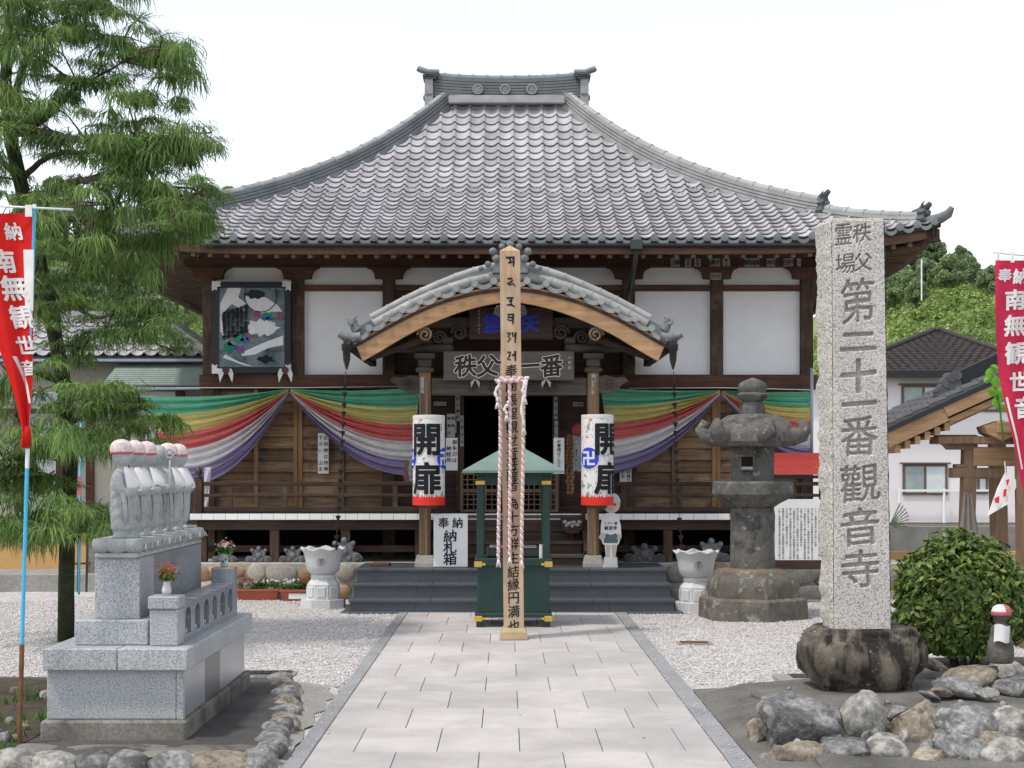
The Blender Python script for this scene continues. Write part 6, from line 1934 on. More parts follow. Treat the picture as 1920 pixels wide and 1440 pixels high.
# ------------------------------------------------------------------ planters with flowers
def leafquads(n, cen, rad, size, seed=0, up=0.5):
    r2 = np.random.default_rng(seed)
    c = r2.normal(0, 0.5, (n, 3)) * np.array(rad) + np.array(cen)
    a = r2.normal(0, 1, (n, 3)); a /= np.linalg.norm(a, axis=1)[:, None]
    b = np.cross(a, r2.normal(0, 1, (n, 3))); b /= np.linalg.norm(b, axis=1)[:, None]
    s_ = size * r2.uniform(0.6, 1.3, (n, 1))
    V = np.stack([c - a * s_, c + b * s_ * 0.5, c + a * s_, c - b * s_ * 0.5], 1).reshape(-1, 3)
    Fc = np.arange(n * 4).reshape(-1, 4)
    return V, Fc
def planter(px0, px1, py0, py1, label, fl, seed, lab=False):
    d = gd(py1)
    s = d / F
    a_, b_ = at(px0, py0, d), at(px1, py1, d)
    e = empty('planter', ((a_.x + b_.x) / 2, d + 0.12, 0), label, 'planter', 'terracotta planters along the foundation')
    w = b_.x - a_.x; h = a_.z - 0.0
    V = []
    for z, g_ in ((0.005, 0.03), (h - 0.03, 0.0)):
        V += [(a_.x + g_, d + g_, z), (b_.x - g_, d + g_, z), (b_.x - g_, d + 0.24 - g_, z), (a_.x + g_, d + 0.24 - g_, z)]
    m = MB(); m.add(V, [(3,2,1,0),(0,1,5,4),(1,2,6,5),(2,3,7,6),(3,0,4,7),(4,5,6,7)]); m.build('trough', K['terracotta'], e)
    m = MB(); m.box(a_.x - 0.012, b_.x + 0.012, d - 0.012, d + 0.25, h - 0.03, h, 0.004); m.build('rim', K['terracotta'], e)
    m = MB(); m.box(a_.x + 0.02, b_.x - 0.02, d + 0.02, d + 0.22, h, h + 0.004); m.build('soil', K['earth'], e)
    V, Fc = leafquads(260, ((a_.x + b_.x) / 2, d + 0.12, h + 0.05), (w * 0.5, 0.09, 0.06), 0.035, seed)
    o = link('leaves', npmesh('leaves', V, Fc, K['weed']), None); o.parent = e; o.matrix_parent_inverse = Matrix.Translation(-wloc(e))
    for j, f_ in enumerate(fl):
        V, Fc = leafquads(48, (a_.x + w * (j + 0.5) / len(fl), d + 0.10, h + 0.12), (w * 0.24, 0.08, 0.06), 0.028, seed + j + 1)
        o = link('flowers', npmesh('flowers', V, Fc, K[f_]), None); o.parent = e; o.matrix_parent_inverse = Matrix.Translation(-wloc(e))
    if lab:
        m = MB(); m.box(a_.x + 0.13, a_.x + 0.42, d + 0.006, d + 0.010, 0.04, 0.14); m.build('paper_label', K['white_sign'], e)
planter(443, 522, 1105, 1126, 'long terracotta planter with red and white flowers, left of the stone basin', ('flower_red', 'flower_white', 'flower_white'), 3)
planter(525, 590, 1106, 1128, 'terracotta planter with a paper label, partly behind the stone basin', ('flower_white', 'flower_orange'), 9, True)
planter(362, 404, 1106, 1124, 'terracotta planter half hidden behind the statue plinth', ('flower_orange', 'flower_white'), 15)
m = MB(); c0 = at(713, 1051, 23.0); m.box(c0.x - 0.14, c0.x + 0.14, 22.9, 23.3, ZP + 0.001, ZP + 0.04, 0.008)
tag(m.build('doormat', K['wood_red']), 'small dark board lying on the top step left of the sign', 'board')
# ------------------------------------------------------------------ left bed with its stone edging
BZ = 0.10
edge_l = [(-1.66, 10.2), (-1.62, 10.6), (-1.66, 11.2), (-1.74, 12.0), (-1.84, 12.9), (-1.92, 13.7), (-2.08, 14.15)]
bed = MB()
poly = [(-9.0, 10.14), (-1.78, 10.14)] + edge_l + [(-2.6, 14.2), (-3.3, 14.1), (-9.0, 14.6)]
bed.prism_z(poly, -0.2, BZ)
bed = bed.build('planting_bed', K['asphalt'])
tag(bed, 'low raised bed with cobble edging under the statues left of the path', 'raised bed')
# soil on the far-left half of the bed
m = MB(); m.grid(lambda u, v: (-9.0 + 5.65 * u, 10.16 + 3.8 * v, BZ + 0.012 + 0.03 * mnoise.noise(Vector((u * 9, v * 7, 1)))), 40, 30); m.build('soil', K['earth'], bed, smooth=True)
m = MB(); m.grid(lambda u, v: (-3.4 + 1.75 * u, 10.16 + 0.5 * v, BZ + 0.006 + 0.02 * mnoise.noise(Vector((u * 7, v * 4, 5)))), 20, 8); m.build('cement_skirt', K['concrete_dirty'], bed, smooth=True)
cob = [rockmesh('cobble', K[k_], 20 + i, amp=0.17, sub=3, ridg=0.03) for i, k_ in enumerate(('boulder', 'boulder_warm', 'boulder', 'boulder_warm', 'boulder_pale'))]
for i in range(30):
    t_ = i / 29 * (len(edge_l) - 1); j = min(int(t_), len(edge_l) - 2); f_ = t_ - j
    x = edge_l[j][0] + (edge_l[j+1][0] - edge_l[j][0]) * f_; y = edge_l[j][1] + (edge_l[j+1][1] - edge_l[j][1]) * f_
    r_ = random.uniform(0.07, 0.115)
    inst('cobble', cob[(0, 2, 0, 1, 2)[i % 5]], (x + random.uniform(-0.05, 0.03), y, BZ - 0.035 + random.uniform(-0.03, 0.015)), bed, rot=(random.uniform(-0.4, 0.4), random.uniform(-0.4, 0.4), random.uniform(0, 6)), scale=(r_ * 1.1, r_ * 1.25, r_ * 0.8))
for px, py, w, h in ((30, 1428, 90, 56), (100, 1430, 92, 50), (180, 1428, 60, 52), (245, 1430, 70, 50), (330, 1430, 86, 50), (430, 1428, 120, 48), (490, 1428, 50, 60)):
    d = 10.12; s = d / F * 1.22; c0 = at(px, py + 10, d)
    inst('cobble', cob[(px // 7) % 5], (c0.x, d - 0.02, c0.z - 0.01), bed, rot=(0.2, 0.1, 0.3 * math.sin(px)), scale=(w / 2 * s, 0.13, h / 2 * s * 1.1))
# cement slope between the cobbles and the path kerb
m = MB(); m.grid(lambda u, v: (edge_l[min(6, int(v * 6))][0] + (edge_l[min(6, int(v * 6) + 1)][0] - edge_l[min(6, int(v * 6))][0]) * (v * 6 - int(v * 6)) - 0.02 + u * (-1.495 + 0.02 - edge_l[min(6, int(v * 6))][0]), 9.9 + 4.3 * v, 0.016 + 0.075 * (1 - u) ** 2), 6, 24)
m.build('cement_slope', K['concrete'], bed, smooth=True)
# weeds and stones in the soil
V, Fc = [], []
r2 = np.random.default_rng(5)
N_ = 1600
cx_ = np.stack([r2.uniform(-6.0, -3.35, N_), r2.uniform(10.3, 13.4, N_)], 1)
keep = np.array([mnoise.noise(Vector((a * 2.2, b * 2.2, 9))) > 0.05 for a, b in cx_]); cx_ = cx_[keep]; N_ = len(cx_)
an = r2.uniform(0, 2 * PI, N_); hh = r2.uniform(0.03, 0.11, N_); ln = r2.uniform(-0.06, 0.06, (N_, 2))
b0 = np.stack([cx_[:, 0], cx_[:, 1], np.full(N_, BZ + 0.01)], 1); ws_ = 0.012
V = np.stack([b0 + np.stack([np.cos(an) * ws_, np.sin(an) * ws_, 0 * an], 1), b0 - np.stack([np.cos(an) * ws_, np.sin(an) * ws_, 0 * an], 1), b0 + np.stack([ln[:, 0], ln[:, 1], hh], 1)], 1).reshape(-1, 3)
o = link('weeds', npmesh('weeds', V, np.arange(N_ * 3).reshape(-1, 3), K['weed'])); tag(o, 'low green weeds growing in the soil left of the statue plinth', 'weeds', kind='stuff')
for i in range(16):
    inst('soil_stone', cob[i % 5], (random.uniform(-4.3, -3.4), random.uniform(10.5, 13.6), BZ + 0.02), bed, rot=(0, 0, i), scale=random.uniform(0.02, 0.06))

# ------------------------------------------------------------------ plinth of the six statues
pl = empty('statue_plinth', (-2.77, 12.2, BZ), 'stepped grey granite plinth carrying the row of six statues', 'plinth')
def slab(name, x0, x1, y0, y1, z0, z1, mat='jizo_granite', b=0.008, par=pl):
    m = MB(); m.box(x0, x1, y0, y1, z0, z1, b); return m.build(name, K[mat], par)
slab('concrete_foot', -3.28, -2.257, 10.87, 13.62, BZ - 0.02, 0.235, 'concrete_dirty', 0.015)
slab('end_slab', -3.25, -2.335, 10.93, 10.99, 0.236, 0.59)
for i, (y0, y1, mt) in enumerate(((10.99, 11.75, 'jizo_polish'), (11.75, 12.35, 'jizo_dark'), (12.35, 13.5, 'jizo_polish'))):
    slab('side_slab', -2.36, -2.29, y0 + 0.002, y1 - 0.002, 0.236, 0.589, mt, 0.003)
slab('back_slab', -3.25, -2.37, 11.0, 13.5, 0.236, 0.588)
slab('corner_post', -2.334, -2.285, 10.932, 10.989, 0.236, 0.589, 'jizo_granite', 0.003)
slab('cap_slab', -3.255, -2.735, 10.85, 13.6, 0.59, 0.745)
slab('cap_slab', -2.732, -2.237, 10.85, 13.6, 0.59, 0.745)
slab('second_tier', -3.09, -2.56, 11.05, 13.45, 0.746, 0.925)
for i in range(5):
    y0 = 11.15 + i * 0.45
    slab('pedestal_block', -2.97, -2.645, y0 + (0.0 if i == 0 else 0.003), y0 + 0.447, 0.926, 1.362, 'jizo_granite' if i == 0 else 'jizo_polish', 0.004)
# row of six candle niches facing the path
slab('niche_post', -2.54, -2.338, 11.0, 11.2, 0.746, 1.005)
slab('niche_post_cap', -2.55, -2.33, 10.985, 11.21, 1.008, 1.10)
def niche(y0, y1):
    zb, zt = 0.746, 1.03
    x0, x1 = -2.52, -2.345
    n = 12; yc = (y0 + y1) / 2; hw = (y1 - y0) * 0.30
    nb = empty('candle_niche', (0, 0, 0)); nb.parent = pl; nb.location = Vector((x1, yc, zb)) - wloc(pl)
    # face with a pointed arch opening: quads between the opening and the rim
    op = [(yc - hw, zb + 0.05)] + [(yc - hw * math.cos(PI * i / n), zb + 0.17 + 0.075 * math.sin(PI * i / n)) for i in range(n + 1)] + [(yc + hw, zb + 0.05)]
    def rim(y, z):
        return (y0 + 0.004 if y < yc - hw * 0.5 else (y1 - 0.004 if y > yc + hw * 0.5 else y), zt if z > zb + 0.16 else zb)
    out = []
    for (y, z) in op:
        if z <= zb + 0.051: out.append((y0 + 0.004 if y < yc else y1 - 0.004, zb))
        else:
            t_ = (y - (yc - hw)) / (2 * hw); out.append((y0 + 0.004 + (y1 - y0 - 0.008) * t_, zt))
    k = len(op)
    V = [(x1, y, z) for y, z in op] + [(x1, y, z) for y, z in out] + [(x0, y, z) for y, z in op] + [(x0, y, z) for y, z in out]
    Fc = []
    for i in range(k - 1):
        Fc.append((i, i + 1, k + i + 1, k + i)); Fc.append((i + 1, i, 2*k + i, 2*k + i + 1))
        Fc.append((k + i, k + i + 1, 3*k + i + 1, 3*k + i))
    Fc.append((k - 1, 0, k, 2*k - 1)); Fc.append((0, k - 1, 3*k - 1, 2*k)); Fc.append(tuple(3*k + i for i in range(k)))
    m = MB(); m.add(V, Fc); m.build('surround', K['jizo_polish'], nb)
    m = MB(); m.box(x1 - 0.05, x1 - 0.01, yc - 0.012, yc + 0.012, zb + 0.052, zb + 0.085); m.build('candle_holder', K['silver'], nb)
for i in range(6): niche(11.22 + 0.345 * i, 11.22 + 0.345 * (i + 1))
slab('niche_end_block', -2.54, -2.34, 13.3, 13.44, 0.746, 1.16, 'jizo_polish')
# lotus slab: petals along its edge
lot = MB(); lot.box(-2.965, -2.65, 11.12, 13.44, 1.363, 1.40, 0.012); lot = lot.build('lotus_slab', K['statue'], pl)
pm_ = MB()
pm_.lathe([(0.06, 0.0), (0.10, 0.03), (0.115, 0.07), (0.10, 0.105), (0.06, 0.11)], 14, (0, 0, 0)); pme = pm_.mesh('petal', K['statue'], smooth=60)
for i in range(12):
    y = 11.20 + 0.197 * i
    for x in (-2.70, -2.915): inst('petal', pme, (x, y, 1.395), lot, scale=(0.75, 0.95, 1.0))
for x in (-2.808,): inst('petal', pme, (x, 11.19, 1.394), lot, scale=(1.0, 0.9, 1.0))
m = MB(); m.box(-2.94, -2.675, 11.19, 13.40, 1.40, 1.504, 0.01); m.build('lotus_core', K['statue'], lot)
for i in range(12):
    y = 11.20 + 0.197 * i
    m = MB(); pts = [(-2.616 + 0.004 * abs(j - 4), y - 0.05 + 0.0125 * j, 1.43 + 0.035 * math.sin(PI * j / 8)) for j in range(9)]
    m.tube(pts, 0.007, 5); m.build('petal_line', K['statue'], lot)

# ------------------------------------------------------------------ six stone statues seen from the side
def statue(y, label, cap, x=-2.80, z0=1.504, h=0.70, hand='sleeve', turn=0.0):
    e = empty('stone_statue', (x, y, z0), label, 'statue', 'row of six stone statues on the plinth')
    k = h / 0.70
    # standing robed figure facing the path (+x): robe, folded arms, neck and head in one surface
    prof = [(0.070, 0.0), (0.078, 0.01), (0.066, 0.03), (0.068, 0.055), (0.084, 0.065), (0.088, 0.14), (0.092, 0.24), (0.092, 0.34), (0.090, 0.40), (0.082, 0.445), (0.066, 0.478), (0.046, 0.50), (0.038, 0.512),
            (0.044, 0.53), (0.064, 0.552), (0.076, 0.585), (0.078, 0.62), (0.068, 0.66), (0.040, 0.688), (0.001, 0.698)]
    # refine the profile
    pr = []
    for (a, b), (c, d_) in zip(prof[:-1], prof[1:]):
        n = max(1, int((d_ - b) / 0.012))
        for i in range(n): pr.append((a + (c - a) * i / n, b + (d_ - b) * i / n))
    pr.append(prof[-1])
    def rf(a, r_, z):
        if z < 0.50:
            # swags of the robe across the back and sides, hem folds in front
            aa = abs(((a + PI) % (2 * PI)) - PI)            # 0 = front (+x)
            side = max(0.0, math.sin(aa))
            f_ = 0.0055 * math.sin((z + 0.075 * (aa - 1.7) ** 2) * 80) * side * (1 if 0.08 < z < 0.42 else 0.2)
            g_ = 0.005 * math.sin(aa * 14) * max(0, 1 - aa / 1.2) * (1 if z < 0.33 else 0.3)
            # sleeves and joined hands push out in front at chest height
            sl_ = 0.034 * math.exp(-((z - 0.36) / 0.06) ** 2) * max(0.0, math.cos(aa * 0.95)) + 0.022 * math.exp(-((z - 0.20) / 0.13) ** 2) * math.exp(-((aa - 0.75) / 0.35) ** 2)
            return r_ + f_ + g_ + sl_
        if z > 0.545:
            aa = abs(((a + PI) % (2 * PI)) - PI)
            nose = 0.010 * math.exp(-(aa / 0.16) ** 2) * math.exp(-((z - 0.60) / 0.014) ** 2)
            brow = 0.004 * math.exp(-(aa / 0.6) ** 2) * math.exp(-((z - 0.622) / 0.01) ** 2) - 0.005 * math.exp(-((aa - 0.4) / 0.18) ** 2) * math.exp(-((z - 0.61) / 0.008) ** 2)
            lip = 0.004 * math.exp(-(aa / 0.25) ** 2) * math.exp(-((z - 0.58) / 0.006) ** 2)
            ear = 0.012 * math.exp(-((aa - 1.6) / 0.13) ** 2) * math.exp(-((z - 0.595) / 0.028) ** 2)
            return r_ + nose + brow + lip + ear
        return r_
    m = MB(); m.lathe([(a * k, b * k) for a, b in pr], 40, (x, y, z0), ex=0.95, ey=0.95, rf=lambda a, r_, z: rf(a, r_ / k, z / k) * k)
    m.build('figure', K['statue'], e, smooth=True)
    # arms in wide sleeves, meeting before the chest
    for sy_ in (-1, 1):
        P_ = lambda a, b, c: Vector((x + a * k, y + sy_ * b * k, z0 + c * k))
        m = MB()
        m.tube([P_(-0.01, 0.055, 0.465), P_(-0.012, 0.092, 0.43), P_(0.0, 0.108, 0.37), P_(0.035, 0.105, 0.325), P_(0.085, 0.06, 0.345), P_(0.115, 0.02, 0.37)], [0.032, 0.04, 0.044, 0.045, 0.04, 0.026], 12)
        m.tube([P_(0.03, 0.106, 0.335), P_(0.045, 0.104, 0.26), P_(0.05, 0.10, 0.18), P_(0.052, 0.098, 0.10)], [0.045, 0.042, 0.036, 0.012], 10, sq=0.45)
        for j in range(3):
            m.tube([P_(0.015 + 0.028 * j, 0.126 - 0.008 * j, 0.33), P_(0.02 + 0.026 * j, 0.122 - 0.008 * j, 0.24), P_(0.032 + 0.016 * j, 0.114 - 0.006 * j, 0.13)], [0.008, 0.008, 0.003], 5)
        m.build('sleeve', K['statue'], e, smooth=True)
    # hem: feet
    for sy_ in (-0.04, 0.04):
        m = MB(); m.lathe([(0.03, 0.0), (0.032, 0.012), (0.02, 0.028), (0.002, 0.03)], 10, (x + 0.075, y + sy_, z0), ex=1.5); m.build('foot', K['statue'], e, smooth=True)
    if cap:
        m = MB(); m.lathe([(0.078, 0.616), (0.081, 0.614), (0.082, 0.628), (0.081, 0.645), (0.079, 0.662), (0.070, 0.687), (0.050, 0.707), (0.02, 0.718), (0.001, 0.72)], 26, (x - 0.006, y, z0), rf=lambda a, r_, z: r_ * (1 + 0.02 * math.sin(9 * a + 40 * z) + 0.05 * math.sin(a + y * 11) * (z - 0.6) * 8 + 0.03 * mnoise.noise(Vector((a, z * 20, y * 5)))))
        cp = m.build('knitted_cap', K['cap_pink'], e, smooth=True)
        m = MB(); m.lathe([(0.079, 0.610), (0.084, 0.613), (0.085, 0.624), (0.082, 0.628)], 26, (x - 0.006, y, z0), rf=lambda a, r_, z: r_ * (1 + 0.025 * math.sin(7 * a)))
        m.build('cap_band', K['cap_red'], cp, smooth=True)
        # bib: cloth hanging over the chest
        m = MB()
        def bibp(u, v):
            a = (u - 0.5) * (2.6 - 0.3 * math.sin(y * 9)) + 0.12 * math.sin(y * 7); zz = 0.515 - (0.150 + 0.02 * math.sin(y * 13)) * v
            r_ = 0.058 + 0.062 * min(1, v * 1.25) ** 0.7
            return Vector((x + math.cos(a) * r_ * 1.02 + 0.020 * v, y + math.sin(a) * r_ * 0.98, z0 + zz + 0.006 * math.sin(a * 5)))
        m.grid(bibp, 14, 8); m.build('bib', K['bib'], e, smooth=True)
    else:
        # staff head with a ring beside the shoulder
        m = MB(); xs_, ys_ = x + 0.11, y - 0.07
        m.tube([(xs_, ys_, z0 + 0.02), (xs_, ys_, z0 + 0.60)], 0.009, 7); stf = m.build('staff', K['statue'], e, smooth=True)
        m = MB(); m.tube([(xs_ + 0.03 * math.cos(2*PI*i/16), ys_ - 0.005, z0 + 0.625 + 0.036 * math.sin(2*PI*i/16)) for i in range(17)], 0.009, 6); m.build('staff_ring', K['statue'], stf, smooth=True)
        m = MB(); m.tube([(x - 0.075, y, z0 + 0.61), (x - 0.090, y, z0 + 0.61)], 0.098, 24); m.build('halo', K['statue'], e, smooth=40)
    return e
labs = ('nearest stone statue in the row with faded pink cap and white bib', 'second stone statue from the front with faded pink cap and white bib', 'third stone statue from the front with pink cap and white bib',
        'bare-headed stone statue with a round halo, fourth in the row', 'fifth stone statue from the front with pink cap and white bib', 'farthest stone statue in the row with pink cap and white bib')
for i in range(6): statue(11.27 + 0.385 * i, labs[i], i != 3)

def vase_flowers(x, y, z, fl, label, seed):
    e = empty('flower_vase', (x, y, z), label, 'flower vase')
    m = MB(); m.lathe([(0.028, 0), (0.036, 0.03), (0.03, 0.06), (0.024, 0.08), (0.034, 0.10)], 12, (x, y, z)); m.build('vase', K['basin'], e, smooth=True)
    V, Fc = leafquads(120, (x, y, z + 0.145), (0.06, 0.06, 0.05), 0.02, seed)
    o = link('leaves', npmesh('leaves', V, Fc, K['weed'])); o.parent = e; o.matrix_parent_inverse = Matrix.Translation(-wloc(e))
    for j, f_ in enumerate(fl):
        V, Fc = leafquads(80, (x + 0.01 * j, y, z + 0.18), (0.065, 0.065, 0.05), 0.015, seed + j + 1)
        o = link('blossoms', npmesh('blossoms', V, Fc, K[f_])); o.parent = e; o.matrix_parent_inverse = Matrix.Translation(-wloc(e))
vase_flowers(-2.44, 11.1, 1.101, ('flower_orange', 'flower_red'), 'small stone vase of orange flowers on the front niche post', 41)
vase_flowers(-2.44, 13.37, 1.161, ('flower_white', 'flower_orange'), 'small vase of yellow-white flowers on the far niche block', 51)

# ------------------------------------------------------------------ left banner on its pole
d = 10.7
e = empty('prayer_banner', at(38, 1396, d), 'bright red banner with white characters on a blue and white pole, left', 'banner')
A_, B_ = at(65, 383, d), at(36, 1396, d)
def pole_at(py): 
    t_ = (py - 383) / (1396 - 383); return A_ + (B_ - A_) * t_
for y0, y1, mt, r_ in ((383, 392, 'pole_white', 0.014), (392, 841, 'pole_blue', 0.012), (841, 878, 'pole_white', 0.0145), (878, 1208, 'pole_blue', 0.0135), (1208, 1400, 'rust', 0.017)):
    m = MB(); m.tube([pole_at(y0), pole_at(y1)], r_, 12); m.build('pole_section', K[mt], e, smooth=60)
m = MB(); m.tube([at(-60, 384, d - 0.03), at(137, 393, d - 0.03)], 0.0075, 8); m.build('cross_rod', K['pole_white'], e, smooth=True)
RE = [(400, 62), (480, 64), (560, 63), (640, 62), (720, 61), (780, 56), (840, 53)]
LE = [(400, -95), (480, -75), (560, -42), (640, -6), (700, 14), (760, 32), (810, 42), (840, 40)]
def itab(tab, y):
    for (a, b), (c, g_) in zip(tab[:-1], tab[1:]):
        if y <= c: return b + (g_ - b) * (y - a) / (c - a)
    return tab[-1][1]
def banP(u, py, off=0.0):
    xl, xr = itab(LE, py), itab(RE, py)
    dd = d - 0.02 + 0.05 * math.sin(u * 5.5 + py * 0.006) * (1 - 0.3 * u) + 0.02 * math.sin(u * 13 + py * 0.01)
    return at(xl + (xr - xl) * u, py, dd - off)
m = MB(); m.grid(lambda u, v: banP(u, 400 + 440 * v), 30, 60); m.build('cloth', K['banner'], e, smooth=True)
m = MB()
# white border strips woven along the right edge
m.grid(lambda u, v: banP(0.86 - 0.02 * v + (0.135 + 0.02 * v) * u, 468 + 115 * v, 0.006), 4, 20); m.build('white_strip', K['banner_white'], e, smooth=True); m = MB()
m.grid(lambda u, v: banP(0.34 + 0.50 * v + (0.14) * u, 668 + 88 * v, 0.006), 4, 16)
m.build('white_strip', K['banner_white'], e, smooth=True)
m = MB()
for ch_, cx_, cy2, sz_ in (('納', 24, 434, 34), ('南', 7, 490, 46), ('無', 26, 540, 50), ('観', 41, 594, 46), ('世', 49, 648, 38), ('音', 54, 690, 30)):
    def fn(a, b, cx_=cx_, cy2=cy2):
        py = cy2 - b * F / d; px = cx_ + a * F / d + (py - cy2) * 0.25
        xl, xr = itab(LE, py), itab(RE, py)
        return banP(min(1.0, (px - xl) / (xr - xl)), py, 0.008)
    m.merge(glyph_mb(ch_, sz_ * d / F, fn, 0.03, step=0.05, k=0.0))
m.build('characters', K['banner_white'], e)
m = MB(); m.grid(lambda u, v: at(47 + 13 * u, 384 + 22 * v, d - 0.04), 2, 4); m.build('loop', K['banner_white'], e)
m = MB(); m.tube([at(52, 800, d - 0.03), at(50, 812, d - 0.03), at(48, 838, d - 0.02)], [0.022, 0.03, 0.035], 9); m.build('bunched_end', K['banner'], e, smooth=True)

# ------------------------------------------------------------------ thread-leaf cypress on the left
d = 18.0
def tree_pt(px, py, dd=0.0): return at(px, py, d + dd)
e = empty('cypress_tree', at(124, 1204, d), 'weeping thread-leaf conifer with long drooping foliage filling the left side', 'tree')
tr_ = MB()
tr_.tube([tree_pt(124, 1204), tree_pt(124, 1100), tree_pt(127, 980), tree_pt(132, 860), tree_pt(120, 720), tree_pt(90, 560), tree_pt(52, 400), tree_pt(22, 270), tree_pt(10, 150), tree_pt(20, 30), tree_pt(30, -80), tree_pt(20, -260)],
         [0.10, 0.092, 0.09, 0.088, 0.085, 0.085, 0.085, 0.08, 0.07, 0.05, 0.035, 0.012], 14)
trunk = tr_.build('trunk', K['bark_dark_green'], e, smooth=True)
branches = []
def branch(pts, r0, r1=0.008):
    P_ = [tree_pt(x, y, dd) for x, y, dd in pts]
    # smooth the polyline
    Q = []
    for i in range(len(P_) - 1):
        p0 = P_[max(i - 1, 0)]; p1 = P_[i]; p2 = P_[i + 1]; p3 = P_[min(i + 2, len(P_) - 1)]
        for k in range(5):
            t_ = k / 5
            Q.append(0.5 * ((2 * p1) + (p2 - p0) * t_ + (2*p0 - 5*p1 + 4*p2 - p3) * t_**2 + (3*p1 - p0 - 3*p2 + p3) * t_**3))
    Q.append(P_[-1])
    Q = [q + Vector((random.uniform(-1, 1), random.uniform(-1, 1), random.uniform(-1, 1))) * 0.012 for q in Q]
    n = len(Q)
    m = MB(); m.tube(Q, [r0 + (r1 - r0) * i / (n - 1) for i in range(n)], 7); m.build('branch', K['bark'], e, smooth=True)
    branches.append(Q)
branch([(25, 240, 0), (70, 232, -0.3), (100, 208, -0.5), (140, 170, -0.6), (190, 140, -0.7), (240, 110, -0.8)], 0.055)
branch([(25, 250, 0), (80, 248, -0.4), (140, 262, -0.7), (200, 265, -0.9), (260, 255, -1.0), (330, 262, -1.0), (392, 272, -1.0)], 0.05)
branch([(20, 200, 0), (60, 80, 0.2), (110, 52, 0.2), (170, 60, 0.1), (230, 90, -0.2), (310, 105, -0.3), (350, 125, -0.3)], 0.045)
branch([(15, 120, 0), (40, 40, -0.3), (90, 10, -0.6), (150, 5, -0.8), (200, 20, -0.9)], 0.04)
branch([(55, 400, 0), (110, 350, -0.3), (180, 335, -0.6), (240, 318, -0.8), (280, 285, -0.9), (330, 250, -0.9), (400, 250, -0.8)], 0.05)
branch([(60, 410, 0), (130, 412, -0.4), (200, 402, -0.8), (240, 350, -1.0), (300, 345, -1.0), (385, 360, -1.0)], 0.045)
branch([(45, 330, 0), (100, 290, 0.3), (170, 285, 0.5), (240, 290, 0.6), (310, 300, 0.6)], 0.04)
branch([(70, 470, 0), (150, 470, 0.3), (220, 450, 0.4), (290, 440, 0.3), (360, 430, 0.2), (395, 425, 0.2)], 0.04)
branch([(100, 600, 0), (70, 585, -0.5), (100, 568, -0.7), (140, 578, -0.8), (190, 595, -0.8), (260, 570, -0.8), (310, 600, -0.8)], 0.04)
branch([(115, 690, 0), (160, 640, -0.3), (220, 620, -0.5), (280, 640, -0.5), (330, 660, -0.4)], 0.035)
branch([(128, 800, 0), (170, 760, -0.3), (200, 750, -0.5), (250, 760, -0.6), (310, 790, -0.6)], 0.03)
branch([(125, 905, 0), (80, 890, -0.5), (40, 885, -0.8), (-10, 870, -1.0)], 0.035)
branch([(128, 870, 0), (90, 830, -0.4), (60, 850, -0.6), (20, 900, -0.7), (-20, 905, -0.8)], 0.03)
branch([(126, 985, 0), (90, 965, -0.5), (40, 975, -0.9), (-10, 990, -1.0)], 0.03)
branch([(126, 980, 0), (160, 955, -0.3), (190, 960, -0.5), (215, 985, -0.6)], 0.025)
branch([(90, 560, 0), (20, 520, 0.3), (-40, 480, 0.5), (-120, 460, 0.6)], 0.045)
branch([(40, 340, 0), (-20, 280, 0.3), (-90, 250, 0.3), (-160, 240, 0.2)], 0.045)
branch([(20, 140, 0), (-30, 60, 0.1), (-90, 20, 0.2), (-150, 10, 0.2)], 0.035)
branch([(120, 720, 0), (60, 700, -0.4), (0, 720, -0.7), (-60, 740, -0.8)], 0.035)
branch([(25, -40, 0), (80, -80, -0.3), (140, -70, -0.5), (200, -40, -0.5)], 0.03)
branch([(25, 20, 0), (90, -20, 0.3), (170, -10, 0.4), (230, 30, 0.4)], 0.03)
# drooping sprays: bundles of fine threads hung from points along the branches and filling these clumps
r2 = np.random.default_rng(21)
clumps = []   # px, py, rx, ry, dd, n
for Q in branches:
    L = len(Q)
    for i in range(max(2, L // 6), L):
        q = Q[i]
        if r2.random() < 0.72 and sx(392, q.y) > q.x: clumps.append((q + Vector((r2.normal() * 0.08, r2.normal() * 0.15, r2.normal() * 0.05)), 0.11 + 0.19 * r2.random() ** 1.5, 1.0))
def C(px, py, rx, ry, n, dd=-0.5, sp=0.6):
    for _ in range(int(n * 0.8)):
        a, b = r2.uniform(-1, 1), r2.uniform(-1, 1)
        if a*a + b*b > 1: continue
        clumps.append((tree_pt(px + rx * a, py + ry * b, dd + sp * r2.normal()), 0.10 + 0.20 * r2.random() ** 1.5, 1.0))
C(60, 60, 90, 80, 18); C(170, 50, 70, 50, 16); C(250, 80, 70, 50, 15); C(310, 110, 44, 40, 12); C(150, 150, 80, 60, 13); C(40, 170, 60, 60, 9); C(230, 180, 60, 50, 14); C(300, 190, 40, 40, 8)
C(100, 260, 70, 50, 5); C(260, 260, 60, 50, 14); C(340, 265, 50, 36, 10); C(30, 320, 60, 60, 7); C(210, 340, 60, 36, 8); C(350, 370, 56, 46, 26); C(270, 380, 60, 40, 20); C(80, 400, 60, 60, 14)
C(330, 410, 60, 34, 16); C(240, 440, 80, 40, 9); C(110, 490, 90, 60, 14); C(230, 520, 70, 60, 20); C(270, 580, 50, 50, 16); C(180, 480, 60, 40, 8); C(90, 550, 60, 40, 6); C(300, 615, 36, 36, 12)
C(170, 735, 70, 30, 18); C(220, 760, 50, 40, 14); C(290, 790, 34, 44, 8); C(100, 725, 60, 34, 7); C(30, 745, 60, 44, 9); C(110, 810, 100, 26, 26); C(30, 830, 60, 36, 16); C(190, 830, 40, 24, 10)
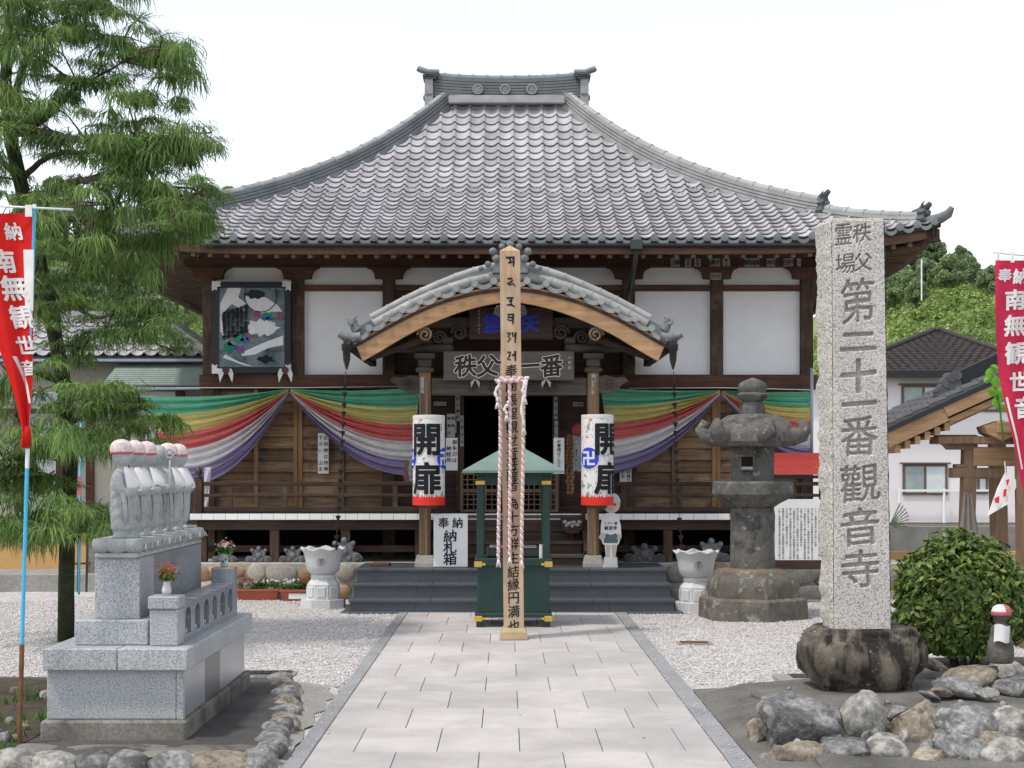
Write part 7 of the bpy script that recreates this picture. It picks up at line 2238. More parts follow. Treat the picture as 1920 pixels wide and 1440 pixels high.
C(130, 970, 90, 28, 36); C(40, 985, 60, 30, 22); C(195, 985, 24, 24, 6); C(60, 930, 70, 24, 10); C(0, 900, 50, 60, 10); C(-80, 300, 80, 300, 60); C(-90, 700, 70, 250, 40); C(100, -40, 200, 50, 40)
C(45, 260, 60, 90, 14); C(70, 450, 50, 70, 12); C(20, 110, 50, 90, 14); C(300, 330, 60, 50, 8); C(200, 270, 80, 60, 8); C(105, 640, 40, 60, 8)
cs = np.array([[*c[0]] for c in clumps]); cr_ = np.array([c[1] for c in clumps])
NT_ = 84                                       # threads per clump
n = len(cs)
org = np.repeat(cs, NT_, 0); rr = np.repeat(cr_, NT_)
droop = np.repeat(r2.uniform(0.3, 1.1, n), NT_)
M_ = len(org)
dirs = r2.normal(0, 1, (M_, 3)); dirs[:, 2] = np.abs(dirs[:, 2]) * 0.55 - 0.1; dirs /= np.linalg.norm(dirs, axis=1)[:, None]
p0 = org + dirs * (rr * r2.uniform(0.0, 0.55, M_))[:, None]
out = dirs.copy(); out[:, 2] = 0; out *= (r2.uniform(0.03, 0.15, M_))[:, None]
L1 = rr * r2.uniform(0.25, 0.95, M_) * droop; out *= (1.75 - droop)[:, None]; out[:, 2] += (0.75 - droop) * 0.06
p1 = p0 + out * 0.8 + np.stack([r2.normal(0, .02, M_), r2.normal(0, .02, M_), -L1 * 0.25], 1)
p2 = p1 + out * 0.45 + np.stack([r2.normal(0, .02, M_), r2.normal(0, .02, M_), -L1 * 0.62], 1)
p3 = p2 + out * 0.10 + np.stack([r2.normal(0, .03, M_), r2.normal(0, .03, M_), -L1 * r2.uniform(0.3, 0.8, M_)], 1)
ang = r2.uniform(-0.8, 0.8, M_)
sd = np.stack([np.cos(ang), np.sin(ang), 0 * ang], 1) * (0.0058 * r2.uniform(0.6, 1.3, M_))[:, None]
V = np.stack([p0 - sd * 0.7, p0 + sd * 0.7, p1 - sd, p1 + sd, p2 - sd * 0.9, p2 + sd * 0.9, p3 - sd * 0.15, p3 + sd * 0.15], 1).reshape(-1, 3)
q = np.array([(0, 1, 3, 2), (2, 3, 5, 4), (4, 5, 7, 6)])
Fc = (q[None] + (np.arange(M_) * 8)[:, None, None]).reshape(-1, 4)
crown = link('crown', npmesh('crown', V, Fc, K['thread_leaf'])); crown.parent = e; crown.matrix_parent_inverse = Matrix.Translation(-wloc(e))
# fine twigs inside the crown
m = MB()
for c in clumps[::2]:
    b_ = c[0]; nb = min((q for Q in branches for q in Q[::4]), key=lambda q: (q - b_).length)
    if (nb - b_).length < 1.1:
        mid = (nb + b_) / 2 + Vector((r2.normal() * 0.05, r2.normal() * 0.05, 0.06)); m.tube([nb, mid, b_], [0.012, 0.009, 0.004], 5)
tag(m.build('twigs', K['bark'], e, smooth=True), kind='stuff')
# ------------------------------------------------------------------ right bed, rockery
RZ = 0.14
rb = MB()
poly = [(2.16, 12.3), (2.3, 11.8), (3.0, 11.7), (7.5, 11.7), (7.5, 15.5), (3.6, 15.3), (3.4, 14.2), (2.6, 13.75), (2.15, 13.5), (2.02, 12.8)]
rb.prism_z(poly, -0.2, RZ)
rb = rb.build('rockery_bed', K['bed_cement'])
tag(rb, 'cement-topped raised rockery under the stone pillar right of the path', 'raised bed')
m = MB()
def apron(u, v):
    y = 9.6 + 4.4 * v
    x0 = 1.672; x1 = 2.15 + 0.25 * max(0, (12 - y) / 2.4)
    x = x0 + (x1 - x0) * u
    top = RZ if y > 11.7 else max(0.02, RZ - (11.9 - y) * 0.12)
    return Vector((x, y, 0.02 + (top - 0.02) * u ** 0.7 * (1 if v < 0.9 else max(0, (1 - v) * 10)) + 0.012 * mnoise.noise(Vector((x * 5, y * 4, 2)))))
m.grid(apron, 12, 40); m.build('cement_apron', K['bed_cement'], rb, smooth=True)
# slope in front that holds the boulders
m = MB(); m.grid(lambda u, v: Vector((2.1 + 4.6 * u, 11.75 - 1.9 * v, RZ - 0.03 - 0.12 * v + 0.05 * mnoise.noise(Vector((u * 12, v * 6, 4))))), 40, 16); m.build('cement_bank', K['bed_cement'], rb, smooth=True)
bmesh_ = [rockmesh('boulder', K[k_], 50 + i * 3, amp=0.30, sub=4, freq=1.2, ridg=0.09, facets=9) for i, k_ in enumerate(('boulder', 'boulder_pale', 'boulder_warm', 'boulder', 'boulder_pale', 'boulder_warm'))]
for i, (px, py, w, h, d, tl, lab) in enumerate(((1503, 1362, 150, 94, 11.2, 0.25, ''), (1618, 1362, 84, 118, 11.3, 0.5, ''), (1720, 1364, 76, 92, 11.35, 0.05, ''), (1812, 1362, 104, 70, 11.3, -0.1, ''),
        (1893, 1362, 62, 66, 11.3, 0.1, ''), (1490, 1428, 110, 44, 10.7, 0.05, ''), (1585, 1425, 90, 50, 10.75, -0.1, ''), (1670, 1420, 80, 56, 10.8, 0.2, ''), (1745, 1432, 70, 40, 10.7, 0.0, ''), (1810, 1420, 90, 50, 10.8, 0.1, ''),
        (1890, 1425, 80, 56, 10.7, -0.2, ''), (1425, 1375, 34, 50, 11.3, 0.0, ''), (1560, 1395, 40, 36, 11.0, 0.0, ''), (1768, 1395, 40, 44, 11.1, 0.0, ''), (1860, 1400, 44, 40, 11.0, 0.0, ''))):
    s = d / F * 1.28; c0 = at(px, py - (0 if py < 1400 else 10), d - 0.06)
    inst('boulder', bmesh_[i % 6], c0, rb, rot=(0.15, -tl, i * 1.3), scale=(w / 2 * s * 0.92, min(w, h) / 2 * s * 0.95 + 0.03, h / 2 * s * 0.9)) if i % 3 == 2 else inst('boulder', bmesh_[i % 6], c0, rb, rot=(0.1, tl, 0), scale=(w / 2 * s * 0.92, min(w, h) / 2 * s + 0.04, h / 2 * s * 0.9))
k_ = 0
for py, dd_, w0 in ((1342, 11.55, 34), (1392, 11.08, 44), (1412, 10.85, 40), (1440, 10.6, 60)):
    px = 1432 + 13 * (py % 5)
    while px < 1925:
        w = w0 * random.uniform(0.7, 1.4); s = dd_ / F
        c0 = at(px, py + random.uniform(-6, 6), dd_)
        inst('boulder', bmesh_[k_ % 6], c0, rb, rot=(k_ * 0.9, k_ * 0.5, k_ * 1.7), scale=(w / 2 * s, w / 2 * s * 0.9, w / 2 * s * random.uniform(0.55, 0.8)))
        px += w * random.uniform(0.9, 1.5); k_ += 1
for i, (px, py, w, h, d) in enumerate(((1805, 1272, 124, 52, 13.0), (1800, 1290, 66, 36, 12.6), (1890, 1262, 90, 50, 13.3), (1765, 1298, 46, 20, 12.5), (1905, 1290, 80, 44, 12.8), (1850, 1300, 40, 16, 12.4), (1750, 1245, 50, 24, 13.8), (1745, 1305, 30, 14, 12.4))):
    s = d / F; c0 = at(px, py, d)
    inst('rock', bmesh_[(i + 2) % 6] if i != 0 else bmesh_[2], c0, rb, rot=(0.1, 0.1 * (i - 3), i), scale=(w / 2 * s, 0.22 if w > 60 else 0.1, h / 2 * s))
for i in range(26):
    inst('pebble', cob[i % 5], (random.uniform(2.3, 5.2), random.uniform(11.9, 13.4), RZ + 0.01), rb, rot=(i, 0, i * 2), scale=random.uniform(0.012, 0.03))

# ------------------------------------------------------------------ inscribed stone pillar
d = 13.0; s = d / F
sp = empty('stone_pillar', (sx(1612, d), d + 0.2, RZ), 'tall granite pillar carved with large characters on a streaked base rock', 'stone pillar')
# base rock
bm = bmesh.new(); bmesh.ops.create_icosphere(bm, subdivisions=5, radius=1.0)
c0 = at(1629, 1244, d); cyr = d + 0.28
RR_ = random.Random(12); RPL = [(Vector((RR_.gauss(0, 1), RR_.gauss(0, 1) - 0.4, RR_.gauss(0, 0.6))).normalized(), RR_.uniform(0.96, 1.16)) for _ in range(22)]
for v in bm.verts:
    p = v.co.copy()
    f_ = Vector([math.copysign(abs(a_) ** 0.45, a_) for a_ in p])
    n = 0.09 * mnoise.noise(p * 1.5 + Vector((3, 1, 7))) + 0.05 * mnoise.noise(p * 4 + Vector((1, 1, 2))) + 0.022 * mnoise.noise(p * 9)
    for n_, h_ in RPL:
        e_ = f_.dot(n_) - h_
        if e_ > 0: f_ = f_ - n_ * (e_ * 0.85)
    rib = 0.05 * abs(mnoise.noise(Vector((p.x * 5.5, p.y * 5.5, p.z * 0.8))))
    f_ = f_ * (1 + n - rib)
    tp = 1 - 0.10 * max(0, -f_.z)
    v.co = Vector((c0.x + f_.x * 0.53 * tp, cyr + f_.y * 0.45 * tp, max(RZ - 0.04, c0.z + min(f_.z, 0.90) * 0.325)))
me = bpy.data.meshes.new('base_rock'); bm.to_mesh(me); bm.free(); me.materials.append(K['streaked'])
me.polygons.foreach_set('use_smooth', [True] * len(me.polygons)); me.update()
o = bpy.data.objects.new('base_rock', me); COL.objects.link(o); o.parent = sp; o.matrix_parent_inverse = Matrix.Translation(-wloc(sp))
# shaft with smooth carved front and rough-split sides
ZB0, ZT0 = sz(1192, d), sz(408, d)
xl0, xr0 = sx(1563, d), sx(1672, d)          # bottom front edges
xl1, xr1 = sx(1559, d), sx(1658, d)          # top front edges
xs0, xs1 = sx(1541, d + 0.3), sx(1531, d + 0.3)
def fx(z):
    t_ = (z - ZB0) / (ZT0 - ZB0); return xl0 + (xl1 - xl0) * t_, xr0 + (xr1 - xr0) * t_
ZCH = ZT0 - 0.035
def shaft():
    m = MB(); N_ = 90; DP = 0.34
    def jag(z, k, amp): return amp * mnoise.noise(Vector((z * 9, k * 3.1, 1.7))) + amp * 0.6 * mnoise.noise(Vector((z * 26, k * 1.9, 4.2)))
    V = []; nz = N_ + 1
    for i in range(nz):
        z = ZB0 + (ZCH - ZB0) * i / N_
        a, b = fx(z)
        t_ = (z - ZB0) / (ZT0 - ZB0)
        bl = (xs0 + (xs1 - xs0) * t_)
        br = b + 0.015
        V += [(a + jag(z, 1, 0.004), d, z), (a - 0.02 + jag(z, 7, 0.012), d + 0.035, z), (bl + (a - bl) * 0.45 + jag(z, 2, 0.022), d + 0.14, z), (bl + jag(z, 3, 0.03), d + DP, z), (br + jag(z, 4, 0.02), d + DP, z), (b + 0.012 + jag(z, 5, 0.018), d + 0.16, z), (b + jag(z, 6, 0.006), d, z)]
    k = 7; Fc = []; M2 = []
    for i in range(N_):
        for j in range(k - 1):
            Fc.append((i*k + j + 1, i*k + j, (i+1)*k + j, (i+1)*k + j + 1))
    # rounded top
    top = [ (V[N_*k + j][0] + (0.03 if j < 4 else -0.03) * (0.6 if j in (0, 6) else 1), V[N_*k + j][1] + (0.02 if j in (0, 6) else (-0.03 if j in (3, 4) else 0)), ZT0) for j in range(k)]
    b = len(V); V += top
    for j in range(k): Fc.append((N_*k + (j + 1) % k, N_*k + j, b + j, b + (j + 1) % k))
    Fc.append(tuple(b + j for j in range(k))[::-1])
    m.add(V, Fc); return m
shaft().build('rough_sides', K['stele_rough'], sp, smooth=35)
# front face: a fine relief, smooth granite with the characters sunk into it
glyphs = []
def put(ch_, px, py, w, h): glyphs.append((ch_, px, py, w, h))
put('秩', 1624, 437, 40, 38); put('父', 1626, 492, 40, 36); put('霊', 1584, 440, 36, 42); put('場', 1587, 494, 42, 38)
for ch_, py, w, h in (('第', 565, 72, 88), ('二', 641, 74, 34), ('十', 705, 72, 62), ('一', 757, 70, 9), ('番', 818, 76, 76), ('觀', 907, 80, 74), ('音', 989, 76, 74), ('寺', 1066, 76, 70)):
    put(ch_, 1613, py, w, h)
CELL = 0.0042
a0, b0 = fx(ZB0); a1, b1 = fx(ZCH)
NXg = int((b0 - a0) / CELL); NZg = int((ZCH - ZB0) / CELL)
SS_ = 2                                               # oversampling of the mask
mask = np.zeros((NZg * SS_, NXg * SS_), dtype=np.float32)
xm0, xm1 = min(a0, a1), max(b0, b1)
def cellx(x): return (x - xm0) / (xm1 - xm0) * mask.shape[1]
def cellz(z): return (z - ZB0) / (ZCH - ZB0) * mask.shape[0]
for gi, (ch_, px, py, w, h) in enumerate(glyphs):
    V, P = glyph(ch_)
    V = brush(V, 0.10, 0.014, gi)
    wx, hy = V[:, 0].max() - V[:, 0].min(), V[:, 1].max() - V[:, 1].min()
    my = (V[:, 1].max() + V[:, 1].min()) / 2
    cc = at(px, py, d)
    Q = np.stack([cellx(cc.x + V[:, 0] * (w * s / wx)), cellz(cc.z + (V[:, 1] - my) * (h * s / max(hy, 0.001)))], 1)
    for p in P:
        for k_ in range(1, len(p) - 1):
            t0, t1, t2 = Q[p[0]], Q[p[k_]], Q[p[k_ + 1]]
            x0, x1 = int(max(0, min(t0[0], t1[0], t2[0]))), int(min(mask.shape[1], max(t0[0], t1[0], t2[0]) + 2))
            z0, z1 = int(max(0, min(t0[1], t1[1], t2[1]))), int(min(mask.shape[0], max(t0[1], t1[1], t2[1]) + 2))
            if x1 <= x0 or z1 <= z0: continue
            gx, gz = np.meshgrid(np.arange(x0, x1) + 0.5, np.arange(z0, z1) + 0.5)
            den = (t1[1]-t2[1])*(t0[0]-t2[0]) + (t2[0]-t1[0])*(t0[1]-t2[1])
            if abs(den) < 1e-9: continue
            l0 = ((t1[1]-t2[1])*(gx-t2[0]) + (t2[0]-t1[0])*(gz-t2[1])) / den
            l1 = ((t2[1]-t0[1])*(gx-t2[0]) + (t0[0]-t2[0])*(gz-t2[1])) / den
            mask[z0:z1, x0:x1] = np.maximum(mask[z0:z1, x0:x1], ((l0 >= 0) & (l1 >= 0) & (l0 + l1 <= 1)).astype(np.float32))
big = cellz(sz(522, d))                                # the large characters are cut wider than the two small lines
def dil(a, r_):
    out = a.copy()
    for dx in range(-r_, r_ + 1):
        for dz in range(-r_, r_ + 1):
            if dx*dx + dz*dz <= r_*r_ + 0.5 and (dx or dz): out = np.maximum(out, np.roll(np.roll(a, dx, 1), dz, 0))
    return out
m2 = dil(mask, 1); m1 = mask.copy(); m4 = dil(mask, 4)
zr_ = np.arange(mask.shape[0]); m2 = np.where(((zr_ < cellz(sz(612, d))) & (zr_ > cellz(sz(768, d))))[:, None], m4, m2)
mask = np.where((np.arange(mask.shape[0]) < big)[:, None], m2, m1)
mk = mask.reshape(NZg, SS_, NXg, SS_).mean((1, 3))
bl = (mk + np.roll(mk, 1, 0) + np.roll(mk, -1, 0) + np.roll(mk, 1, 1) + np.roll(mk, -1, 1)) / 5
bl2 = (bl + np.roll(bl, 1, 0) + np.roll(bl, -1, 0) + np.roll(bl, 1, 1) + np.roll(bl, -1, 1)) / 5
rnz = rng.normal(0, 1, mk.shape); rnz = (rnz + np.roll(rnz, 1, 0) + np.roll(rnz, 1, 1)) / 3
dep = 0.006 * bl + 0.032 * bl2 * bl2 + 0.0007 * rnz
gz, gx = np.meshgrid((np.arange(NZg) + 0.5) / NZg, (np.arange(NXg) + 0.5) / NXg, indexing='ij')
gz[0], gz[-1] = 0.0, 1.0; gx[:, 0], gx[:, -1] = 0.0, 1.0
Zc = ZB0 + (ZCH - ZB0) * gz
La = a0 + (a1 - a0) * gz + 0.003; Rb = b0 + (b1 - b0) * gz - 0.003
wob = np.array([[0.003 * mnoise.noise(Vector((i * 0.09, 1.0, 5.0))), 0.003 * mnoise.noise(Vector((i * 0.09, 9.0, 5.0)))] for i in range(NZg)])
Xc = (La + wob[:, :1]) + (Rb - La + wob[:, 1:] - wob[:, :1]) * gx
Yc = (d - 0.010) + dep
Yc[:, 0] = d + 0.02; Yc[:, -1] = d + 0.02; Yc[-1] = d + 0.02; Yc[0] = d + 0.02
V = np.stack([Xc, Yc, Zc], -1).reshape(-1, 3)
ii, jj = np.meshgrid(np.arange(NZg - 1), np.arange(NXg - 1), indexing='ij')
q0 = (ii * NXg + jj).ravel()
Fc = np.stack([q0, q0 + 1, q0 + NXg + 1, q0 + NXg], 1)
mif = (bl[:-1, :-1] > 0.45).astype(np.int32).ravel()
o = link('carved_front', npmesh('carved_front', V, Fc, [K['stele'], K['stele_cut']], mif)); o.parent = sp; o.matrix_parent_inverse = Matrix.Translation(-wloc(sp))

# ------------------------------------------------------------------ small capped statue, clipped bush
d2 = 12.9
c0 = at(1876, 1243, d2); s = d2 / F
e = empty('small_statue', c0, 'small mossy stone statue with red and white cap and white bib by the bush', 'statue')
K['statue_old'] = stone('old_statue', (0.07, 0.065, 0.06), (0.17, 0.155, 0.135), 7, 40, 0.6, 0.9, 0.0)
pr = [(0.10, 0), (0.115, 0.02), (0.118, 0.10), (0.11, 0.17), (0.095, 0.20), (0.09, 0.25), (0.085, 0.29), (0.06, 0.315), (0.042, 0.33), (0.045, 0.345), (0.062, 0.37), (0.066, 0.40), (0.06, 0.43), (0.04, 0.455), (0.001, 0.465)]
m = MB(); m.lathe(pr, 28, c0, ex=0.95, ey=0.8, rf=lambda a, r_, z: r_ * (1 + 0.04 * mnoise.noise(Vector((a * 2, z * 14, 3)))) + 0.012 * math.exp(-((a % (2*PI) - 4.3) / 0.5) ** 2) * math.exp(-((z - 0.22) / 0.05) ** 2) + 0.008 * math.exp(-((a % (2*PI) - 4.4) / 0.2) ** 2) * math.exp(-((z - 0.39) / 0.012) ** 2))
m.build('figure', K['statue_old'], e, smooth=True)
m = MB(); m.lathe([(0.073, 0.40), (0.076, 0.41), (0.074, 0.44), (0.06, 0.468), (0.03, 0.485), (0.001, 0.488)], 24, (c0.x + 0.004, c0.y + 0.01, c0.z), rf=lambda a, r_, z: r_ * (1.0 + 0.12 * max(0, math.cos(a - 0.3)))); cp = m.build('cap', K['bib'], e, smooth=True)
m = MB(); m.lathe([(0.0755, 0.395), (0.079, 0.40), (0.079, 0.425), (0.0765, 0.43)], 24, (c0.x + 0.005, c0.y + 0.01, c0.z), rf=lambda a, r_, z: r_ * (1.0 + 0.14 * max(0, math.cos(a - 0.3)))); m.build('cap_band', K['cap_red'], cp, smooth=True)
m = MB(); m.lathe([(0.077, 0.40), (0.079, 0.43), (0.066, 0.465), (0.034, 0.487), (0.002, 0.4905)], 24, (c0.x + 0.006, c0.y + 0.01, c0.z), rf=lambda a, r_, z: r_ * (1.0 + 0.13 * max(0, math.cos(a - 0.3))))
m.f = [f for f in m.f if len(f) == 4 and (np.mean([m.v[i][0] for i in f]) > c0.x + 0.02)]; m.m = [0] * len(m.f)
m.build('cap_red_side', K['cap_red'], cp, smooth=True)
m = MB(); m.grid(lambda u, v: Vector((c0.x - 0.075 + 0.13 * u - 0.01 * v, c0.y - 0.075 - 0.035 * math.sin(PI * u) - 0.012 * v, c0.z + 0.325 - 0.14 * v + 0.01 * math.sin(6 * u))), 8, 8); m.build('bib', K['bib'], e, smooth=True)

d3 = 14.6
c0 = at(1812, 1128, d3); RX, RZ2 = 0.61, 0.62
e = empty('round_bush', (c0.x, d3, RZ), 'rounded clipped evergreen bush with glossy dark leaves by the small statue', 'bush')
r2 = np.random.default_rng(77)
N_ = 15000
th = r2.normal(0, 1, (N_, 3)); th /= np.linalg.norm(th, axis=1)[:, None]
rad = r2.uniform(0.45, 1.08, N_) ** 0.5
bump = np.array([1 + 0.16 * mnoise.noise(Vector(t_) * 2.6) + 0.14 * mnoise.noise(Vector(t_) * 6.0) for t_ in th])
c = th * (rad * bump)[:, None] * np.array([RX, RX * 0.95, RZ2]) + np.array([c0.x, d3 + 0.1, c0.z])
c[:, 2] = np.maximum(c[:, 2], RZ + 0.12 + 0.1 * r2.random(N_))
nrm = th + r2.normal(0, 0.65, (N_, 3)) + np.array([0, 0, 0.5]); nrm /= np.linalg.norm(nrm, axis=1)[:, None]
a = np.cross(nrm, r2.normal(0, 1, (N_, 3))); a /= np.linalg.norm(a, axis=1)[:, None]
b = np.cross(nrm, a)
ls = (0.046 * r2.uniform(0.7, 1.25, N_))[:, None]
V = np.stack([c - a * ls, c - a * ls * 0.2 + b * ls * 0.42 + nrm * ls * 0.12, c + a * ls * 0.9, c - a * ls * 0.2 - b * ls * 0.42 + nrm * ls * 0.12], 1).reshape(-1, 3)
o = link('crown', npmesh('crown', V, np.arange(N_ * 4).reshape(-1, 4), K['bush_leaf'])); o.parent = e; o.matrix_parent_inverse = Matrix.Translation(-wloc(e))
for i in range(9):
    a_ = i * 0.7; m = MB(); m.tube([(c0.x + 0.1 * math.cos(a_), d3 + 0.1 * math.sin(a_), RZ - 0.05), (c0.x + 0.2 * math.cos(a_), d3 + 0.1 + 0.2 * math.sin(a_), c0.z - 0.25), (c0.x + 0.38 * math.cos(a_), d3 + 0.1 + 0.38 * math.sin(a_), c0.z + 0.2)], [0.025, 0.02, 0.006], 6); m.build('stem', K['bark'], e, smooth=True)

# ------------------------------------------------------------------ old stone lantern
d = 20.95; s = d / F
xc = sx(1411, d)
e = empty('stone_lantern', (xc, d, 0), 'old weathered stone lantern with curled roof corners right of the steps', 'stone lantern')
def zz(py): return sz(py, d)
def hexa(name, prof, n=6, ph=PI / 2, mat='lantern_stone', par=e, wob=0.015, sm=35, sub=4):
    """profile (half width in px, py); faces are roughened"""
    pr = []
    for (r0, y0_), (r1, y1_) in zip(prof[:-1], prof[1:]):
        k = max(1, int(math.hypot(r1 - r0, y1_ - y0_) / 7))
        for i in range(k): pr.append((r0 + (r1 - r0) * i / k, y0_ + (y1_ - y0_) * i / k))
    pr.append(prof[-1])
    m = MB(); seg = n * sub * 2
    def rf(a, r_, z):
        if n < 20:
            w = 2 * PI / n; q = ((a - ph + w / 2) % w) - w / 2          # corner at q = 0
            q2 = abs(q) - w / 2
            r_ = r_ * math.cos(w / 2) / math.cos(q2)
        return r_ * (1 + wob * mnoise.noise(Vector((math.cos(a) * 4, math.sin(a) * 4, z * 7))) + wob * 0.6 * mnoise.noise(Vector((math.cos(a) * 11, math.sin(a) * 11, z * 17))))
    m.lathe([(r_ * s, zz(y_)) for r_, y_ in pr], seg, (xc, d, 0), rf=rf); return m.build(name, K[mat], par, smooth=sm)
zg = sz(1152, d)
hexa('base_tier', [(106, 1162), (106, 1150), (104, 1122), (98, 1118), (60, 1118)], mat='lantern_base', ph=PI / 2 + 0.15)
hexa('second_tier', [(88, 1119), (89, 1095), (84, 1080), (70, 1068), (46, 1064)], mat='lantern_base', ph=PI / 2 + 0.15, wob=0.03)
hexa('shaft', [(43, 1072), (42, 1060), (41, 1000), (42, 965), (40, 955), (38, 952)], n=24, wob=0.012, sub=1)
hexa('platform', [(38, 953), (50, 945), (72, 932), (78, 926), (78, 906), (74, 902), (40, 902)], ph=PI / 2 + 0.2)
# light chamber with a square window
fb = MB(); r_ = 45 * s
cham = hexa('chamber_core', [(40, 903), (41, 860), (41, 836), (38, 832)], ph=PI / 2 + 0.52, wob=0.008)
wx0, wx1, wz0, wz1 = sx(1390, d - 0.3), sx(1412, d - 0.3), sz(880, d - 0.3), sz(856, d - 0.3)
yq = d - 41 * s * 0.97
m = MB(); t_ = 0.018
for (x0, x1, z0, z1) in ((wx0 - t_, wx1 + t_, wz1, wz1 + t_), (wx0 - t_, wx1 + t_, wz0 - t_, wz0), (wx0 - t_, wx0, wz0, wz1), (wx1, wx1 + t_, wz0, wz1)): m.box(x0, x1, yq - 0.012, yq + 0.08, z0, z1)
m.build('window_frame', K['lantern_stone'], e)
m = MB(); m.box(wx0, wx1, yq - 0.002, yq + 0.004, wz0, wz1); wn_ = m.build('window', K['void'], e)
m = MB(); m.box(wx0 + 0.005, wx1 - 0.005, yq - 0.008, yq - 0.003, wz0, wz0 + 0.035); m.build('window_sill', K['paper_grey'], wn_)
# roof with six curled corners
hexa('roof_cap', [(40, 838), (78, 837), (88, 828), (86, 814), (74, 798), (58, 785), (46, 778), (24, 776)], ph=PI / 2 + 0.15, wob=0.03)
for i in range(6):
    a_ = PI / 2 + 0.15 + i * PI / 3
    dv_ = Vector((math.cos(a_), math.sin(a_), 0)); p0 = Vector((xc, d, 0))
    m = MB()
    m.tube([p0 + dv_ * (60 * s) + Vector((0, 0, zz(812))), p0 + dv_ * (78 * s) + Vector((0, 0, zz(820))), p0 + dv_ * (91 * s) + Vector((0, 0, zz(815))), p0 + dv_ * (97 * s) + Vector((0, 0, zz(804))), p0 + dv_ * (92 * s) + Vector((0, 0, zz(795))), p0 + dv_ * (84 * s) + Vector((0, 0, zz(797)))],
           [0.11, 0.125, 0.12, 0.10, 0.08, 0.04], 12)
    m.build('curled_corner', K['lantern_stone'], e, smooth=True)
hexa('neck', [(24, 779), (25, 768), (23, 757), (18, 753)], ph=PI / 2 + 0.1)
hexa('jewel', [(14, 756), (20, 752), (28, 746), (29, 740), (24, 736), (27, 728), (25, 719), (14, 713), (3, 709), (0.1, 708)], n=24, wob=0.05, sub=1, sm=60)
zb_ = min(0, 0)

# ------------------------------------------------------------------ history board and red-roofed shed right of the lantern
dd_ = 23.2
a, b = at(1452, 936, dd_), at(1566, 1050, dd_)
e = empty('history_board', ((a.x + b.x) / 2, dd_, ZP), 'white board covered in small columns of black text behind the lantern', 'notice board')
m = MB()
q = [(a.x, b.z), (b.x, b.z), (b.x, a.z), (a.x + 0.22, a.z), (a.x + 0.10, a.z - 0.06), (a.x, a.z - 0.09)]
m.prism(q, dd_, dd_ + 0.03); m.build('board', K['white_sign'], e)
m = MB(); txt = '当山は秩父札所第二十一番観音寺矢之堂と称し本尊聖観世音菩薩を安置す'
for i in range(15):
    off = (i * 7) % 20
    column_text(m, (txt + txt)[off:off + (20 if i % 4 else 15)], b.x - 0.05 - (b.x - a.x - 0.10) * (i + 0.5) / 15, a.z - 0.13, 0.038, dd_ - 0.003, 0.0385, 0.0)
m.build('text', K['ink'], e)
m = MB(); m.box(a.x - 0.02, b.x + 0.3, dd_ - 0.01, dd_ + 0.06, b.z - 0.14, b.z - 0.003, 0.01); m.build('bottom_rail', K['wood_dark'], e)
m = MB(); m.box(b.x + 0.003, b.x + 0.09, dd_ - 0.01, dd_ + 0.08, ZP, a.z + 0.1); m.build('post', K['wood_dark_z'], e)
m = MB(); m.box(a.x - 0.1, a.x - 0.021, dd_ - 0.0, dd_ + 0.08, ZP, b.z); m.build('post', K['wood_dark_z'], e)
dd_ = 24.2
e = empty('red_canopy', at(1500, 890, dd_), 'small red painted metal canopy roof beside the right end of the veranda', 'canopy')
xa, xb = sx(1440, dd_), sx(1555, dd_)
for j, (y0_, y1_, mt) in enumerate(((850, 862, 0), (862, 876, 0), (876, 890, 0))):
    m = MB(); m.bar((xa, dd_ - 0.1 * j, sz((y0_ + y1_) / 2, dd_)), (xb, dd_ - 0.1 * j, sz((y0_ + y1_) / 2, dd_)), 0.14, 0.115); m.build('roof_panel', K['red_roof'], e)
for x in (xa + 0.05, xb - 0.05):
    m = MB(); m.box(x - 0.04, x + 0.04, dd_ - 0.05, dd_ + 0.05, ZP, sz(890, dd_)); m.build('post', K['wood_dark_z'], e)
m = MB(); m.box(xa, xb, dd_ - 0.25, dd_ - 0.17, sz(897, dd_), sz(891, dd_)); m.build('gutter', K['gutter'], e)

# ------------------------------------------------------------------ wash pavilion at the right edge
d = 17.5; s = d / F
pv = empty('wash_pavilion', (sx(1840, d), d, 0), 'pale timber pavilion with dark tiled gable roof at the right edge', 'pavilion')
E_ = at(1660, 812, d); U_ = at(1960, 676, d)             # lower and upper end of the verge
dirv = (U_ - E_).normalized(); nrmv = Vector((-dirv.z, 0, dirv.x))
def vb(name, t0, t1, n0, n1, y0, y1, mat, lift_=0.0):
    L = (U_ - E_).length
    V = []
    for y in (y0, y1):
        for t_, n_ in ((t0, n0), (t1, n0), (t1, n1), (t0, n1)):
            p = E_ + dirv * (t_ * L) + nrmv * n_; V.append((p.x, d + y, p.z))
    m = MB(); m.add(V, [(0,1,2,3),(7,6,5,4),(0,4,5,1),(1,5,6,2),(2,6,7,3),(3,7,4,0)]); return m.build(name, mat, pv)
vb('roof_deck', -0.02, 1.3, -0.03, 0.0, 0.06, 3.0, K['wood_dark'])
vb('verge_strip', -0.03, 1.3, -0.005, 0.045, -0.02, 0.055, K['gutter'])
vb('barge_board', -0.01, 0.36, -0.17, -0.006, 0.0, 0.05, K['pav_wood'])
vb('barge_board', 0.362, 1.3, -0.125, -0.006, -0.01, 0.045, K['pav_wood'])
vb('inner_barge', 0.362, 1.3, -0.215, -0.15, 0.03, 0.09, K['pav_wood'])
